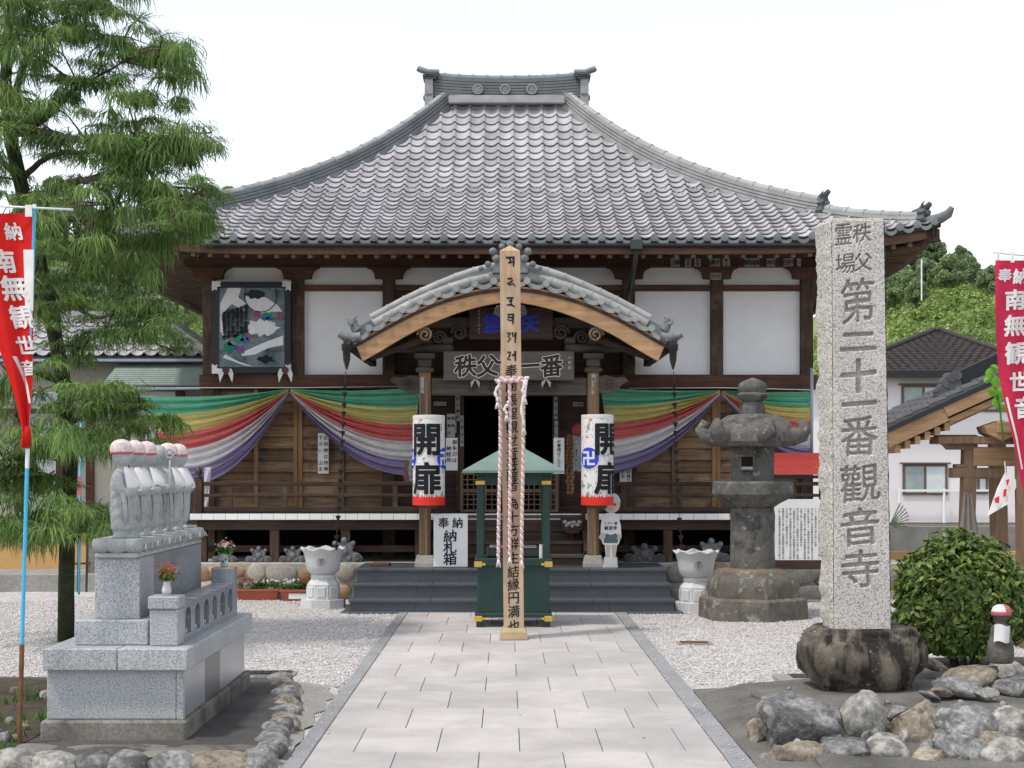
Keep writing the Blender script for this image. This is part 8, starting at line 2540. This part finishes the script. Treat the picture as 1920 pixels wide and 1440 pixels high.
# tiles along the verge
L = (U_ - E_).length
for i in range(12):
    p = E_ + dirv * (L * (i * 0.105)) + nrmv * 0.05
    for j in range(7):
        m = MB(); y0 = d + 0.0 + 0.27 * j
        q = p + dirv * 0.24
        m.add([(p.x, y0, p.z + 0.035), (q.x, y0, q.z + 0.0), (q.x, y0 + 0.2, q.z + 0.0 - 0.02), (p.x, y0 + 0.2, p.z + 0.015), (p.x, y0, p.z), (p.x, y0 + 0.2, p.z - 0.01), (q.x, y0, q.z - 0.03)], [(0, 1, 2, 3), (4, 0, 3, 5), (4, 6, 1, 0)])
        m.tube([Vector((p.x, y0 + 0.225, p.z + 0.03)), Vector((q.x, y0 + 0.225, q.z + 0.01))], 0.035, 7)
        m.build('roof_tile', K['oni'], pv, smooth=40)
# ridge running down the slope with its end ornament
vb('descending_ridge', 0.50, 1.3, 0.05, 0.26, 0.55, 0.75, K['gutter'])
p = E_ + dirv * (L * 0.47) + nrmv * 0.03
m = MB(); c0 = Vector((p.x, d + 0.55, p.z))
for a_, b_, r_ in ((-0.04, 0.05, 0.065), (0.0, 0.12, 0.075), (0.015, 0.19, 0.07), (0.06, 0.25, 0.06), (0.12, 0.27, 0.055), (-0.07, 0.09, 0.04), (0.10, 0.16, 0.08)):
    m.tube([(c0.x + a_, c0.y - 0.03 - 0.12 * b_ - 0.05 * abs(a_), c0.z + b_), (c0.x + a_, c0.y + 0.16 + 0.1 * r_, c0.z + b_)], r_, 12)
m.build('ridge_end_ornament', K['oni'], pv, smooth=40)
# rafter ends under the low end of the verge
for i in range(6):
    p = E_ + dirv * (L * (0.03 + 0.062 * i)) + nrmv * (-0.225)
    m = MB(); m.box(p.x - 0.03, p.x + 0.03, d + 0.02, d + 2.6, p.z - 0.045, p.z + 0.045); m.build('rafter', K['pav_wood'], pv)
vb('soffit', 0.0, 1.3, -0.24, -0.22, 0.1, 2.8, K['pav_wood'])
# posts lean slightly, tied by beams
def ppost(x0, x1, y, z1, w): 
    m = MB(); m.bar((x0, y, 0), (x1, y, z1), w, w, up=(0, 1, 0)); m.build('post', K['pav_wood_z'], pv)
ppost(sx(1806, d + 0.3), sx(1818, d + 0.3), d + 0.3, sz(815, d), 0.15)
ppost(sx(1878, d + 1.2), sx(1868, d + 1.2), d + 1.2, sz(790, d), 0.17)
ppost(sx(1935, d - 0.2), sx(1930, d - 0.2), d - 0.2, sz(770, d), 0.26)
def bx_(name, px0, px1, py0, py1, y0, y1, mat='pav_wood'):
    a, b = at(px0, py0, d + y0), at(px1, py1, d + y0)
    m = MB(); m.box(a.x, b.x, d + y0, d + y1, b.z, a.z, 0.01); return m.build(name, K[mat], pv)
bx_('head_beam', 1826, 1990, 838, 874, 0.18, 0.36)
bx_('tie_rail', 1786, 1882, 877, 896, 0.22, 0.40, 'pav_wood_z')
bx_('tie_rail_upper', 1794, 1815, 870, 877, 0.22, 0.40, 'pav_wood_z')
bx_('wall_plate', 1760, 1990, 818, 832, 0.1, 0.5, 'pav_wood_z')
m = MB(); q = [(1758, 818), (1764, 828), (1776, 836), (1782, 843), (1800, 843), (1830, 843), (1830, 815), (1758, 815)]
m.prism([(sx(a_, d + 0.2), sz(b_, d + 0.2)) for a_, b_ in q], d + 0.2, d + 0.38); m.build('carved_bracket', K['pav_wood_z'], pv)
bx_('hanging_beam', 1870, 1990, 790, 812, -0.05, 0.2)
m = MB(); q = [(1845, 800), (1880, 788), (1905, 800), (1900, 818), (1880, 826), (1850, 812)]
m.prism([(sx(a_, d), sz(b_, d)) for a_, b_ in q][::-1], d - 0.02, d + 0.3); m.build('curved_beam_end', K['pav_wood'], pv)
for i in range(4):
    p0 = at(1808 + 8 * i, 925, d + 0.22); 
m = MB()
m.grid(lambda u, v: at(1807 + 16 * u + (-10 + 26 * u) * v * 0.75, 924 + 76 * v, d + 0.17 - 0.03 * abs(math.sin(u * 9))), 18, 10)
o = m.build('hanging_cloth', plain('grey_brown_cloth', (0.20, 0.17, 0.155), 0.9, 0.1), None, smooth=True); tag(o, 'grey-brown cloth hanging folded on the pavilion post', 'cloth')
# paper flags hung on the pavilion
e = empty('paper_flag', at(1880, 880, d - 0.1), 'white paper flag with red print hanging from the pavilion beam', 'flag')
m = MB(); m.add([at(1885, 884, d - 0.1), at(1910, 903, d - 0.12), at(1892, 944, d - 0.12), at(1851, 968, d - 0.1), at(1870, 915, d - 0.08)], [(0, 4, 3, 2), (0, 2, 1)]); m.build('sheet', K['white_sign'], e)
m = MB()
for pts in ([(1886, 900), (1893, 898), (1889, 912)], [(1864, 935), (1874, 930), (1873, 944), (1866, 942)], [(1882, 918), (1888, 916), (1886, 930), (1881, 932)]):
    m.add([at(a_, b_, d - 0.135) for a_, b_ in pts], [tuple(range(len(pts)))])
m.build('red_print', K['red'], e)
m = MB(); m.tube([at(1884, 865, d - 0.1), at(1886, 890, d - 0.1)], 0.008, 6); m.build('cord', K['rope_white'], e)

# ------------------------------------------------------------------ right banner
d = 11.0
e = empty('prayer_banner', at(1935, 1200, d), 'crimson banner with white characters hanging at the right edge', 'banner')
m = MB(); m.tube([at(1862, 473, d), at(1990, 485, d)], 0.009, 8); m.build('cross_rod', K['pole_white'], e, smooth=True)
m = MB(); m.tube([at(1975, 450, d + 0.03), at(1985, 1290, d + 0.03)], 0.014, 10); m.build('pole', K['pole_white'], e, smooth=True)
LE2 = [(488, 1866), (560, 1866), (640, 1868), (700, 1872), (760, 1884), (820, 1899), (870, 1908), (905, 1914), (930, 1922)]
RE2 = [(488, 1962), (700, 1968), (800, 1975), (930, 1985)]
def ban2(u, py, off=0.0):
    xl, xr = itab(LE2, py), itab(RE2, py)
    return at(xl + (xr - xl) * u, py, d - 0.02 + 0.035 * math.sin(u * 5 + py * 0.008) + 0.012 * math.sin(u * 14 + py * 0.02) - off)
m = MB(); m.grid(lambda u, v: ban2(u, 488 + 440 * v), 26, 50); m.build('cloth', K['banner2'], e, smooth=True)
m = MB()
for px in (1868, 1895, 1925): m.grid(lambda u, v, px=px: at(px + 7 * u, 472 + 20 * v, d - 0.035), 2, 4)
m.build('loop', K['banner_white'], e)
m = MB()
for ch_, cx_, cy2, sz_ in (('奉', 1884, 516, 26), ('納', 1913, 518, 30), ('南', 1903, 562, 40), ('無', 1903, 610, 42), ('観', 1906, 662, 44), ('世', 1912, 716, 40), ('音', 1922, 764, 42)):
    def fn(a, b, cx_=cx_, cy2=cy2):
        py = cy2 - b * F / d; px = cx_ + a * F / d
        xl, xr = itab(LE2, py), itab(RE2, py)
        return ban2((px - xl) / (xr - xl), py, 0.008)
    m.merge(glyph_mb(ch_, sz_ * d / F, fn, 0.032, step=0.05, k=0.03))
m.build('characters', K['banner_white'], e)
m = MB(); m.grid(lambda u, v: ban2(0.05 + 0.02 * v + 0.05 * u, 745 + 135 * v, 0.006), 3, 20); m.build('white_strip', K['banner_white'], e, smooth=True); m = MB(); m.grid(lambda u, v: ban2(0.52 + 0.1 * u, 548 + 30 * v, 0.006), 3, 8); m.build('white_strip', K['banner_white'], e, smooth=True)

# bright leafy shoot behind the banner
e = empty('leafy_shoot', at(1870, 760, 13.0), 'bright green leafy shoot in front of the pavilion roof', 'plant')
for i, (px, py, s_) in enumerate(((1856, 700, 22), (1866, 690, 20), (1852, 712, 18), (1868, 715, 26), (1862, 735, 24), (1874, 738, 26), (1870, 755, 26), (1882, 765, 22), (1880, 745, 20))):
    c0 = at(px, py, 13.0 + 0.02 * i); w = s_ * 13 / F / 2
    m = MB(); a_ = i * 1.1
    pts = [(0, 1), (0.55, 0.55), (0.75, 0.0), (0.45, -0.6), (0, -1), (-0.45, -0.6), (-0.75, 0.0), (-0.55, 0.55)]
    V = [c0 + Vector((w * (x * math.cos(a_) - z * math.sin(a_)), 0.02 * abs(x), w * (x * math.sin(a_) + z * math.cos(a_)))) for x, z in pts] + [c0 + Vector((0, -0.01, 0))]
    m.add(V, [(i_, (i_ + 1) % 8, 8) for i_ in range(8)]); m.build('leaf', K['bright_leaf'], e)
m = MB(); m.tube([at(1882, 830, 13.05), at(1874, 760, 13.1), at(1860, 700, 13.1)], 0.008, 6); m.build('stem', K['weed'], e)
# ------------------------------------------------------------------ annex buildings left of the hall
d = 28.0; s = d / F
an = empty('annex_building', at(200, 900, d), 'low side building with pale tiled roof behind the conifer at left', 'building')
za, zb2 = sz(602, d + 1.6), sz(668, d)
sl_ = MB()
tm = tile_mb(0.245, 0.36).mesh('roof_tile', K['tile'], smooth=SM)
tg = tile_mb(0.245, 0.36, guard=True).mesh('snow_guard_tile', K['tile'], smooth=SM)
x0, x1 = sx(-30, d), sx(392, d)
ang = math.atan2(za - zb2, 1.6)
Lr = math.hypot(1.6, za - zb2); nr = 6
for r_ in range(nr):
    for c in range(int((x1 - x0) / 0.245)):
        x = x0 + 0.245 * (c + 0.5)
        p = Vector((x, d + 1.6 * r_ / nr, zb2 + (za - zb2) * r_ / nr))
        if x > x1 - 0.1 - 0.25 * r_ : continue
        inst('roof_tile', tg if (r_ in (1, 2) and (c + r_) % 2 == 0) else tm, p, an, rot=(ang, 0, 0))
m = MB(); m.add([(x0, d + 0.01, zb2 - 0.02), (x1, d + 0.01, zb2 - 0.02), (x1 - 1.2, d + 1.6, za - 0.02), (x0, d + 1.6, za - 0.02), (x0, d + 3.2, zb2 - 0.02), (x1, d + 3.2, zb2 - 0.02)], [(0, 1, 2, 3), (3, 2, 5, 4), (1, 5, 2)]); m.build('roof_sheet', K['tile_dark'], an)
m = MB(); m.bar((x1 + 0.05, d - 0.05, zb2 + 0.05), (x1 - 1.25, d + 1.6, za + 0.1), 0.2, 0.2); m.build('hip_ridge', K['tile_pale'], an)
m = MB(); m.bar((x0, d + 1.6, za + 0.08), (x1 - 1.2, d + 1.6, za + 0.08), 0.24, 0.2); m.build('ridge', K['tile_pale'], an)
m = MB(); m.box(x0, x1, d - 0.08, d + 0.02, zb2 - 0.12, zb2 - 0.03); m.build('gutter', K['gutter'], an)
m = MB(); m.box(x0, x1, d - 0.084, d - 0.0805, zb2 - 0.10, zb2 - 0.05); m.build('gutter_face', K['gutter_blue'], an)
m = MB(); m.box(x0, x1 - 0.2, d + 0.5, d + 3.0, 0, zb2 - 0.05); m.build('wall', K['beige_wall'], an)
# lower lean-to roof of weathered copper
e0 = sz(722, d - 1.0); e1 = sz(684, d - 0.2)
for i in range(7):
    xa, xb = sx(190 + 30 * i, d - 1), sx(190 + 30 * (i + 1), d - 1)
    m = MB(); m.add([(xa, d - 1.0, e0), (xb - 0.004, d - 1.0, e0), (xb - 0.004, d + 0.4, e1 + 0.12), (xa, d + 0.4, e1 + 0.12), (xa, d - 1.0, e0 - 0.03), (xb - 0.004, d - 1.0, e0 - 0.03), (xb - 0.004, d + 0.4, e1 + 0.09), (xa, d + 0.4, e1 + 0.09)], [(0,1,2,3),(4,0,3,7),(5,1,0,4),(1,5,6,2),(7,6,5,4)]); m.build('sheet_panel', K['green_roof'], an)
for i in range(12):
    t_ = i / 12; m = MB(); y = d - 1.0 + 1.4 * t_; z = e0 + (e1 + 0.12 - e0) * t_ + 0.004
    m.box(sx(190, d - 1), sx(400, d - 1) - 0.01, y - 0.006, y + 0.006, z - 0.004, z + 0.008); m.build('sheet_seam', K['green_roof'], an)
m = MB(); m.box(sx(190, d - 1), sx(394, d - 1), d - 1.1, d - 1.01, e0 - 0.10, e0 - 0.02); m.build('lower_gutter', K['gutter'], an)
m = MB(); m.box(sx(190, d - 1), sx(390, d - 1), d - 1.104, d - 1.1005, e0 - 0.085, e0 - 0.04); m.build('lower_gutter_face', K['gutter_blue'], an)
for i, (px0, px1, mt) in enumerate(((-40, 30, 'beige_wall'), (30, 105, 'pale_wall'), (122, 165, 'beige_wall'), (170, 245, 'beige_wall'), (250, 330, 'pale_wall'))):
    dq = d - 0.5; m = MB(); m.box(sx(px0, dq), sx(px1, dq), dq, dq + 0.05, sz(1060, dq), sz(735, dq)); m.build('wall_panel', K[mt], an)
for px in (34, 112, 168, 248, 336):
    dq = d - 0.55; x = sx(px, dq); m = MB(); m.box(x - 0.07, x + 0.07, dq, dq + 0.15, 0, sz(730, dq)); m.build('post', K['wood_red'], an)
m = MB(); dq = d - 0.6; m.box(sx(-40, dq), sx(190, dq), dq - 0.5, dq + 0.2, sz(775, dq), sz(768, dq)); m.build('shelf_roof', K['wood_dark'], an)
m = MB(); m.box(sx(-40, dq), sx(230, dq), dq - 0.55, dq - 0.5, sz(755, dq), sz(740, dq)); m.build('front_gutter', K['gutter_blue'], an)
m = MB(); m.box(-14, -4.95, d - 1.4, d - 1.3, 0.2, 1.05); tag(m.build('ochre_wall', K['ochre_wall']), 'low ochre plastered wall in the background at far left', 'wall')
m = MB(); m.box(-14, -5.62, 25.3, 26.6, -0.1, 0.30, 0.02); tag(m.build('concrete_ledge', K['concrete']), 'low pale concrete ledge running left from the temple foundation', 'ledge')
for i in range(46):
    if i == 0: fe = empty('slat_fence', (-9, d - 1.5, 0.3), 'thin pale slat fence on the ledge at far left', 'fence')
    x = -13.5 + 0.11 * i; m = MB(); m.box(x - 0.02, x + 0.02, d - 1.52, d - 1.49, 1.052, 1.22); m.build('slat', K['stile_dull'], fe)
m = MB(); m.box(-13.6, -8.4, d - 1.53, d - 1.525, 1.10, 1.14); m.build('rail', K['stile_dull'], fe)
# round-topped grey post with the curtain tied to it
m = MB(); c0 = at(258, 900, 24.6); zt = sz(785, 24.6)
m.lathe([(0.11, 0.0), (0.11, zt - 0.1), (0.10, zt - 0.04), (0.06, zt - 0.01), (0.001, zt)], 16, (c0.x, c0.y, 0)); tag(m.build('round_post', K['concrete'], smooth=40), 'grey round-topped post left of the hall holding the curtain', 'post')
e = empty('festival_pole', at(150, 1100, 24.0), 'thin blue pole with a red and white ribbon behind the conifer trunk', 'pole')
m = MB(); m.tube([at(148, 1115, 24.0), at(152, 790, 24.0)], 0.02, 8); m.build('pole', K['pole_blue'], e, smooth=True)
m = MB(); m.grid(lambda u, v: at(144 + 8 * u, 893 + 36 * v, 23.95 + 0.02 * math.sin(v * 8)), 3, 8); m.build('ribbon', K['c_red'], e, smooth=True)
e = empty('display_stand', at(150, 1120, 22.0), 'dark slanted stand behind the conifer trunk', 'stand')
for px in (146, 162):
    m = MB(); m.bar(at(px, 1110, 24.2), at(px + 2, 1010, 24.2), 0.03, 0.03); m.build('leg', K['metal_dark'], e)
m = MB(); m.bar(at(140, 1057, 24.15), at(168, 1056, 24.15), 0.04, 0.03); m.build('rail', K['metal_dark'], e)
m = MB(); a, b = at(164, 1022, 24.3), at(186, 1075, 24.3); m.box(a.x, b.x, 24.3, 24.34, b.z, a.z); m.build('panel', K['concrete_dirty'], e)

# ------------------------------------------------------------------ house beyond the yard, right
d = 58.0; s = d / F
ho = empty('house', (sx(1770, d), d + 4, 0), 'two-storey pale house with dark brown hip roof beyond the yard', 'house')
xa, xb = sx(1560, d), sx(1985, d); zE = sz(697, d)
m = MB(); m.box(xa + 0.6, xb - 0.6, d + 0.7, d + 8, 0, zE); m.build('wall', K['house_wall'], ho)
zA = sz(622, d + 4.5)
apx = sx(1757, d + 4.5)
base = [(xa, d, zE), (xb, d, zE), (xb, d + 9, zE), (xa, d + 9, zE)]
hl = 0.12
m = MB(); m.add(base + [(apx - hl, d + 4.5, zA), (apx + hl, d + 4.5, zA)], [(0, 1, 5, 4), (1, 2, 5), (2, 3, 4, 5), (3, 0, 4), (3, 2, 1, 0)]); rf_ = m.build('roof', K['house_tile'], ho)
# tile courses on the front slope
co_ = MB(); nr = 17
for i in range(nr):
    t0, t1 = i / nr, (i + 1) / nr
    def P(u, t_, up=0.0):
        x0 = xa + (apx - hl - xa) * t_; x1 = xb + (apx + hl - xb) * t_
        return Vector((x0 + (x1 - x0) * u, d + 4.5 * t_, zE + (zA - zE) * t_ + up))
    w = (P(1, t0) - P(0, t0)).length; nc = int(w / 0.33)
    for j in range(nc):
        u0, u1 = j / nc, (j + 1) / nc; um = (u0 + u1) / 2
        co_.add([P(u0, t0, 0.10), P(um, t0, 0.06), P(u1, t0, 0.10), P(u1, t1, 0.02), P(um, t1, 0.0), P(u0, t1, 0.02), P(u0, t0, 0.03), P(um, t0, -0.01), P(u1, t0, 0.03)], [(0, 1, 4, 5), (1, 2, 3, 4), (6, 7, 1, 0), (7, 8, 2, 1)])
co = co_.build('tile_courses', K['house_tile'], ho); co['kind'] = 'stuff'
for a, b in (((xa, d, zE), (apx - hl, d + 4.5, zA)), ((xb, d, zE), (apx + hl, d + 4.5, zA)), ((apx - hl, d + 4.5, zA), (apx + hl, d + 4.5, zA))):
    m = MB(); m.tube([Vector(a) + Vector((0, 0, 0.08)), Vector(b) + Vector((0, 0, 0.08))], 0.11, 8); m.build('ridge_tile', K['house_tile'], ho, smooth=True)
m = MB(); m.box(xa, xb, d - 0.1, d + 0.02, zE - 0.22, zE + 0.02); m.build('gutter', K['gutter'], ho)
m = MB(); m.box(xa + 0.02, xb - 0.02, d + 0.03, d + 0.7, zE - 0.16, zE - 0.02); m.build('eave_soffit', K['frame'], ho)
def window(px0, px1, py0, py1, label=None):
    y = d + 0.7
    a, b = at(px0, py0, y), at(px1, py1, y)
    w = empty('window', (0, 0, 0)); w.parent = ho; w.location = Vector(((a.x + b.x) / 2, y, b.z)) - wloc(ho)
    m = MB(); t_ = 0.09
    m.box(a.x, b.x, y - 0.07, y - 0.002, a.z - t_, a.z); m.box(a.x, b.x, y - 0.07, y - 0.002, b.z, b.z + t_); m.box(a.x, a.x + t_, y - 0.07, y - 0.002, b.z + t_, a.z - t_); m.box(b.x - t_, b.x, y - 0.07, y - 0.002, b.z + t_, a.z - t_)
    xm = (a.x + b.x) / 2; m.box(xm - 0.045, xm + 0.045, y - 0.06, y - 0.003, b.z + t_, a.z - t_); m.build('frame', K['frame'], w)
    m = MB(); m.box(a.x + t_, xm - 0.045, y - 0.04, y - 0.02, b.z + t_, a.z - t_); m.build('pane', K['glass'], w)
    m = MB(); m.box(xm + 0.045, b.x - t_, y - 0.04, y - 0.02, b.z + t_, a.z - t_); m.build('pane', K['curtain'], w)
    m = MB(); m.box(a.x - 0.12, b.x + 0.1, y - 0.16, y - 0.071, a.z, a.z + 0.06); m.build('hood', K['frame'], w)
window(1690, 1772, 722, 772); window(1692, 1776, 870, 928); window(1816, 1852, 893, 926); window(1840, 1900, 722, 772)
m = MB(); m.box(sx(1692, d), sx(1900, d), d + 0.35, d + 0.41, sz(922, d), sz(918, d)); m.build('balcony_rail', K['white_paint'], ho)
for px in (1692, 1776):
    x = sx(px, d); m = MB(); m.tube([(x, d + 0.4, 0), (x, d + 0.4, sz(916, d))], 0.05, 8); m.build('white_pipe', K['white_paint'], ho)
m = MB(); m.box(5.0, 16, 34.0, 34.2, 0, 0.75); tag(m.build('boundary_wall', K['concrete']), 'low grey concrete wall in front of the pale house', 'wall')
for i in range(9):
    if i == 0: e = empty('shrub', (sx(1690, 40), 40, 0), 'thin dark-leaved shrub just right of the stone pillar', 'shrub')
    a_ = 0.4 * i - 1.2; m = MB(); p0 = at(1668, 985, 26)
    P_ = [p0 + Vector((0.33 * t_ * math.cos(a_ * 0.5), 0, 0.33 * t_ * math.sin(a_ * 0.5) + 0.1 * t_)) for t_ in (0, 0.5, 1)]
    m.tube(P_, 0.008, 5)
    for j in range(8):
        q = P_[0].lerp(P_[2], 0.15 + 0.1 * j); m.add([q, q + Vector((0.012, 0, 0.02)), q + Vector((0.035, 0, 0.012)), q + Vector((0.015, 0, -0.008))], [(0, 1, 2, 3)])
    m.build('frond', K['hill_dark'], e)
m = MB(); m.box(4.2, 14, 31, 31.2, 0, 0.36); tag(m.build('yellow_wall', K['ochre_wall']), 'low ochre wall behind the bush at right', 'wall')
m = MB(); c0 = at(1676, 1078, 22.5); m.lathe([(0.001, -0.17), (0.09, -0.13), (0.13, 0.0), (0.10, 0.12), (0.001, 0.16)], 16, (c0.x, c0.y, c0.z)); tag(m.build('round_stone', K['boulder_warm'], smooth=True), 'rounded reddish stone peeping out behind the pillar', 'stone')
# ------------------------------------------------------------------ wooded hills
def hill_z(x, y):
    # right-hand hill rising behind the house, lower rise behind the hall at left
    r_ = (19.0 * math.exp(-((x - 35) / 12.5) ** 2) + 19.0 * math.exp(-((x - 63) / 15.0) ** 2)) * min(1, max(0, (y - 72) / 64.0)) ** 0.9
    l_ = 27.0 * math.exp(-((x + 52) / 40.0) ** 2) * min(1, max(0, (y - 80) / 65.0)) ** 0.8
    return max(r_, l_) + 0.8 * mnoise.noise(Vector((x * 0.07, y * 0.07, 0))) - 0.5
m = MB(); m.grid(lambda u, v: Vector((-190 + 380 * u, 72 + 190 * v, hill_z(-190 + 380 * u, 72 + 190 * v))), 90, 50)
tag(m.build('hill', K['hill_bright'], smooth=True), kind='structure')
# scrub covering the slopes: leaf clumps in one mass
r2 = np.random.default_rng(99)
def scatter(n, xr, yr):
    X = r2.uniform(*xr, n); Y = r2.uniform(*yr, n)
    return X, Y
X1, Y1 = scatter(3000, (20, 52), (80, 140)); X2, Y2 = scatter(1100, (-48, -16), (82, 140))
X, Y = np.concatenate([X1, X2]), np.concatenate([Y1, Y2])
PP = []; SS = []
for x, y in zip(X, Y):
    z = hill_z(x, y)
    if z < 0.3: continue
    r_ = r2.uniform(0.35, 0.95) * (1.25 if mnoise.noise(Vector((x * 0.2, y * 0.2, 5))) > 0 else 0.75)
    k = 55
    q = r2.normal(0, 1, (k, 3)); q /= np.linalg.norm(q, axis=1)[:, None]; q[:, 2] = np.abs(q[:, 2])
    PP.append(np.array([x, y, z]) + q * r_ * np.array([1, 1, 0.8])); SS.append(np.full(k, 0.13))
PP = np.concatenate(PP); SS = np.concatenate(SS); n = len(PP)
a = r2.normal(0, 1, (n, 3)); a[:, 2] *= 0.6; a /= np.linalg.norm(a, axis=1)[:, None]; b = np.cross(a, r2.normal(0, 1, (n, 3))); b /= np.linalg.norm(b, axis=1)[:, None]
sz_ = (SS * r2.uniform(0.6, 1.5, n))[:, None]
V = np.stack([PP - a * sz_, PP + b * sz_ * 0.7, PP + a * sz_, PP - b * sz_ * 0.7], 1).reshape(-1, 3)
o = link('hill_scrub', npmesh('hill_scrub', V, np.arange(n * 4).reshape(-1, 4), K['hill_bright'])); tag(o, 'bright green scrub covering the hillsides behind the temple', 'scrub', kind='stuff')
# separate trees on the hill: tapered trunk, limbs and a leafy crown
def tree_proto(seed, mat, h, w):
    r3 = np.random.default_rng(seed)
    e = empty('hill_tree', (0, 0, 0))
    m = MB(); m.tube([(0, 0, -0.5), (0.1, 0, h * 0.4), (0.0, 0.1, h * 0.85)], [0.22, 0.16, 0.05], 7)
    for i in range(6):
        a_ = i * 1.05; m.tube([(0, 0, h * (0.35 + 0.07 * i)), (math.cos(a_) * w * 0.3, math.sin(a_) * w * 0.3, h * (0.5 + 0.07 * i)), (math.cos(a_) * w * 0.55, math.sin(a_) * w * 0.55, h * (0.55 + 0.07 * i))], [0.09, 0.06, 0.02], 5)
    m.build('trunk', K['bark'], e)
    P = []
    for i in range(26):
        c = r3.normal(0, 1, 3); c /= np.linalg.norm(c); c *= r3.uniform(0.3, 1.0) ** 0.5
        c = c * np.array([w * 0.72, w * 0.72, h * 0.36]) + np.array([0, 0, h * 0.62]); r_ = r3.uniform(0.18, 0.34) * w
        q = r3.normal(0, 1, (260, 3)); q /= np.linalg.norm(q, axis=1)[:, None]; P.append(c + q * r_ * r3.uniform(0.6, 1.0, (260, 1)))
    P = np.concatenate(P); n = len(P)
    a = r3.normal(0, 1, (n, 3)); a[:, 2] *= 0.6; a /= np.linalg.norm(a, axis=1)[:, None]; b = np.cross(a, r3.normal(0, 1, (n, 3))); b /= np.linalg.norm(b, axis=1)[:, None]
    sz_ = (0.14 * r3.uniform(0.6, 1.5, n))[:, None]
    V = np.stack([P - a * sz_, P + b * sz_ * 0.7, P + a * sz_, P - b * sz_ * 0.7], 1).reshape(-1, 3)
    link('crown', npmesh('crown', V, np.arange(n * 4).reshape(-1, 4), K[mat]), e)
    return e
protos = [tree_proto(1, 'hill_leaf', 6.0, 2.4), tree_proto(2, 'hill_dark', 7.0, 2.6), tree_proto(3, 'hill_leaf', 4.6, 2.0), tree_proto(4, 'hill_bright', 3.6, 2.1)]
spots = []
for px, py, dd in ((1690, 505, 128), (1715, 480, 132), (1742, 462, 136), (1765, 458, 138), (1790, 470, 138), (1812, 500, 134), (1840, 520, 130), (1858, 505, 136), (1895, 470, 140), (1920, 470, 138), (1665, 500, 132), (1680, 490, 134), (1728, 470, 138), (1752, 470, 134), (1778, 475, 133), (1800, 490, 130), (1825, 520, 128), (1870, 515, 136), (1885, 500, 138), (1910, 490, 139), (1665, 530, 126), (1718, 540, 121), (1775, 540, 123), (1855, 545, 121), (1700, 520, 124), (1735, 510, 126), (1795, 512, 126), (1525, 640, 104), (1910, 530, 122),
               (430, 352, 140), (415, 360, 138), (448, 350, 142), (60, 420, 130), (120, 400, 134), (180, 420, 128), (240, 440, 126), (290, 430, 130), (330, 420, 132), (90, 500, 112), (160, 520, 110), (220, 520, 112), (280, 520, 112), (30, 480, 118), (350, 480, 124)):
    spots.append((px, py, dd))
words = ('leafy', 'rounded', 'broad', 'small', 'tall', 'dense')
for i, (px, py, dd) in enumerate(spots):
    src = protos[i % 2 if i < 28 or i >= 31 else 2 + i % 2]
    o = src if src.get('used') is None else copy_tree(src)
    if src.get('used') is None: src['used'] = 1
    x = sx(px, dd)
    top = sz(py, dd); g = hill_z(x, dd)
    hh = {0: 6.0, 1: 7.0, 2: 4.6, 3: 3.6}[protos.index(src)]
    k = (0.85 + 0.3 * random.random()) * (0.52 if px > 1000 else 1.0)
    o.location = (x, dd, g - 0.3 if px > 1000 else max(g - 0.6, top - hh * 0.98 * k)); o.rotation_euler = (0, 0, i * 1.7); o.scale = (k, k, k)
    tag(o, 'broadleaf tree on the wooded hillside above the pale house' if px > 1000 else 'broadleaf tree on the rise behind the conifer at left', 'tree', 'trees on the hillside at right' if px > 1000 else 'trees on the rise at left')
    if 'used' in o.keys() and o is not src: del o['used']
for p_ in protos:
    if 'used' in p_.keys(): del p_['used']
# thin pole on the hill
m = MB(); a = at(1728, 515, 120); m.tube([(a.x, a.y, a.z - 2), (a.x, a.y, a.z + 1.2)], 0.06, 6); tag(m.build('hill_pole', K['white_paint']), 'thin pale pole standing among the hill trees', 'pole')
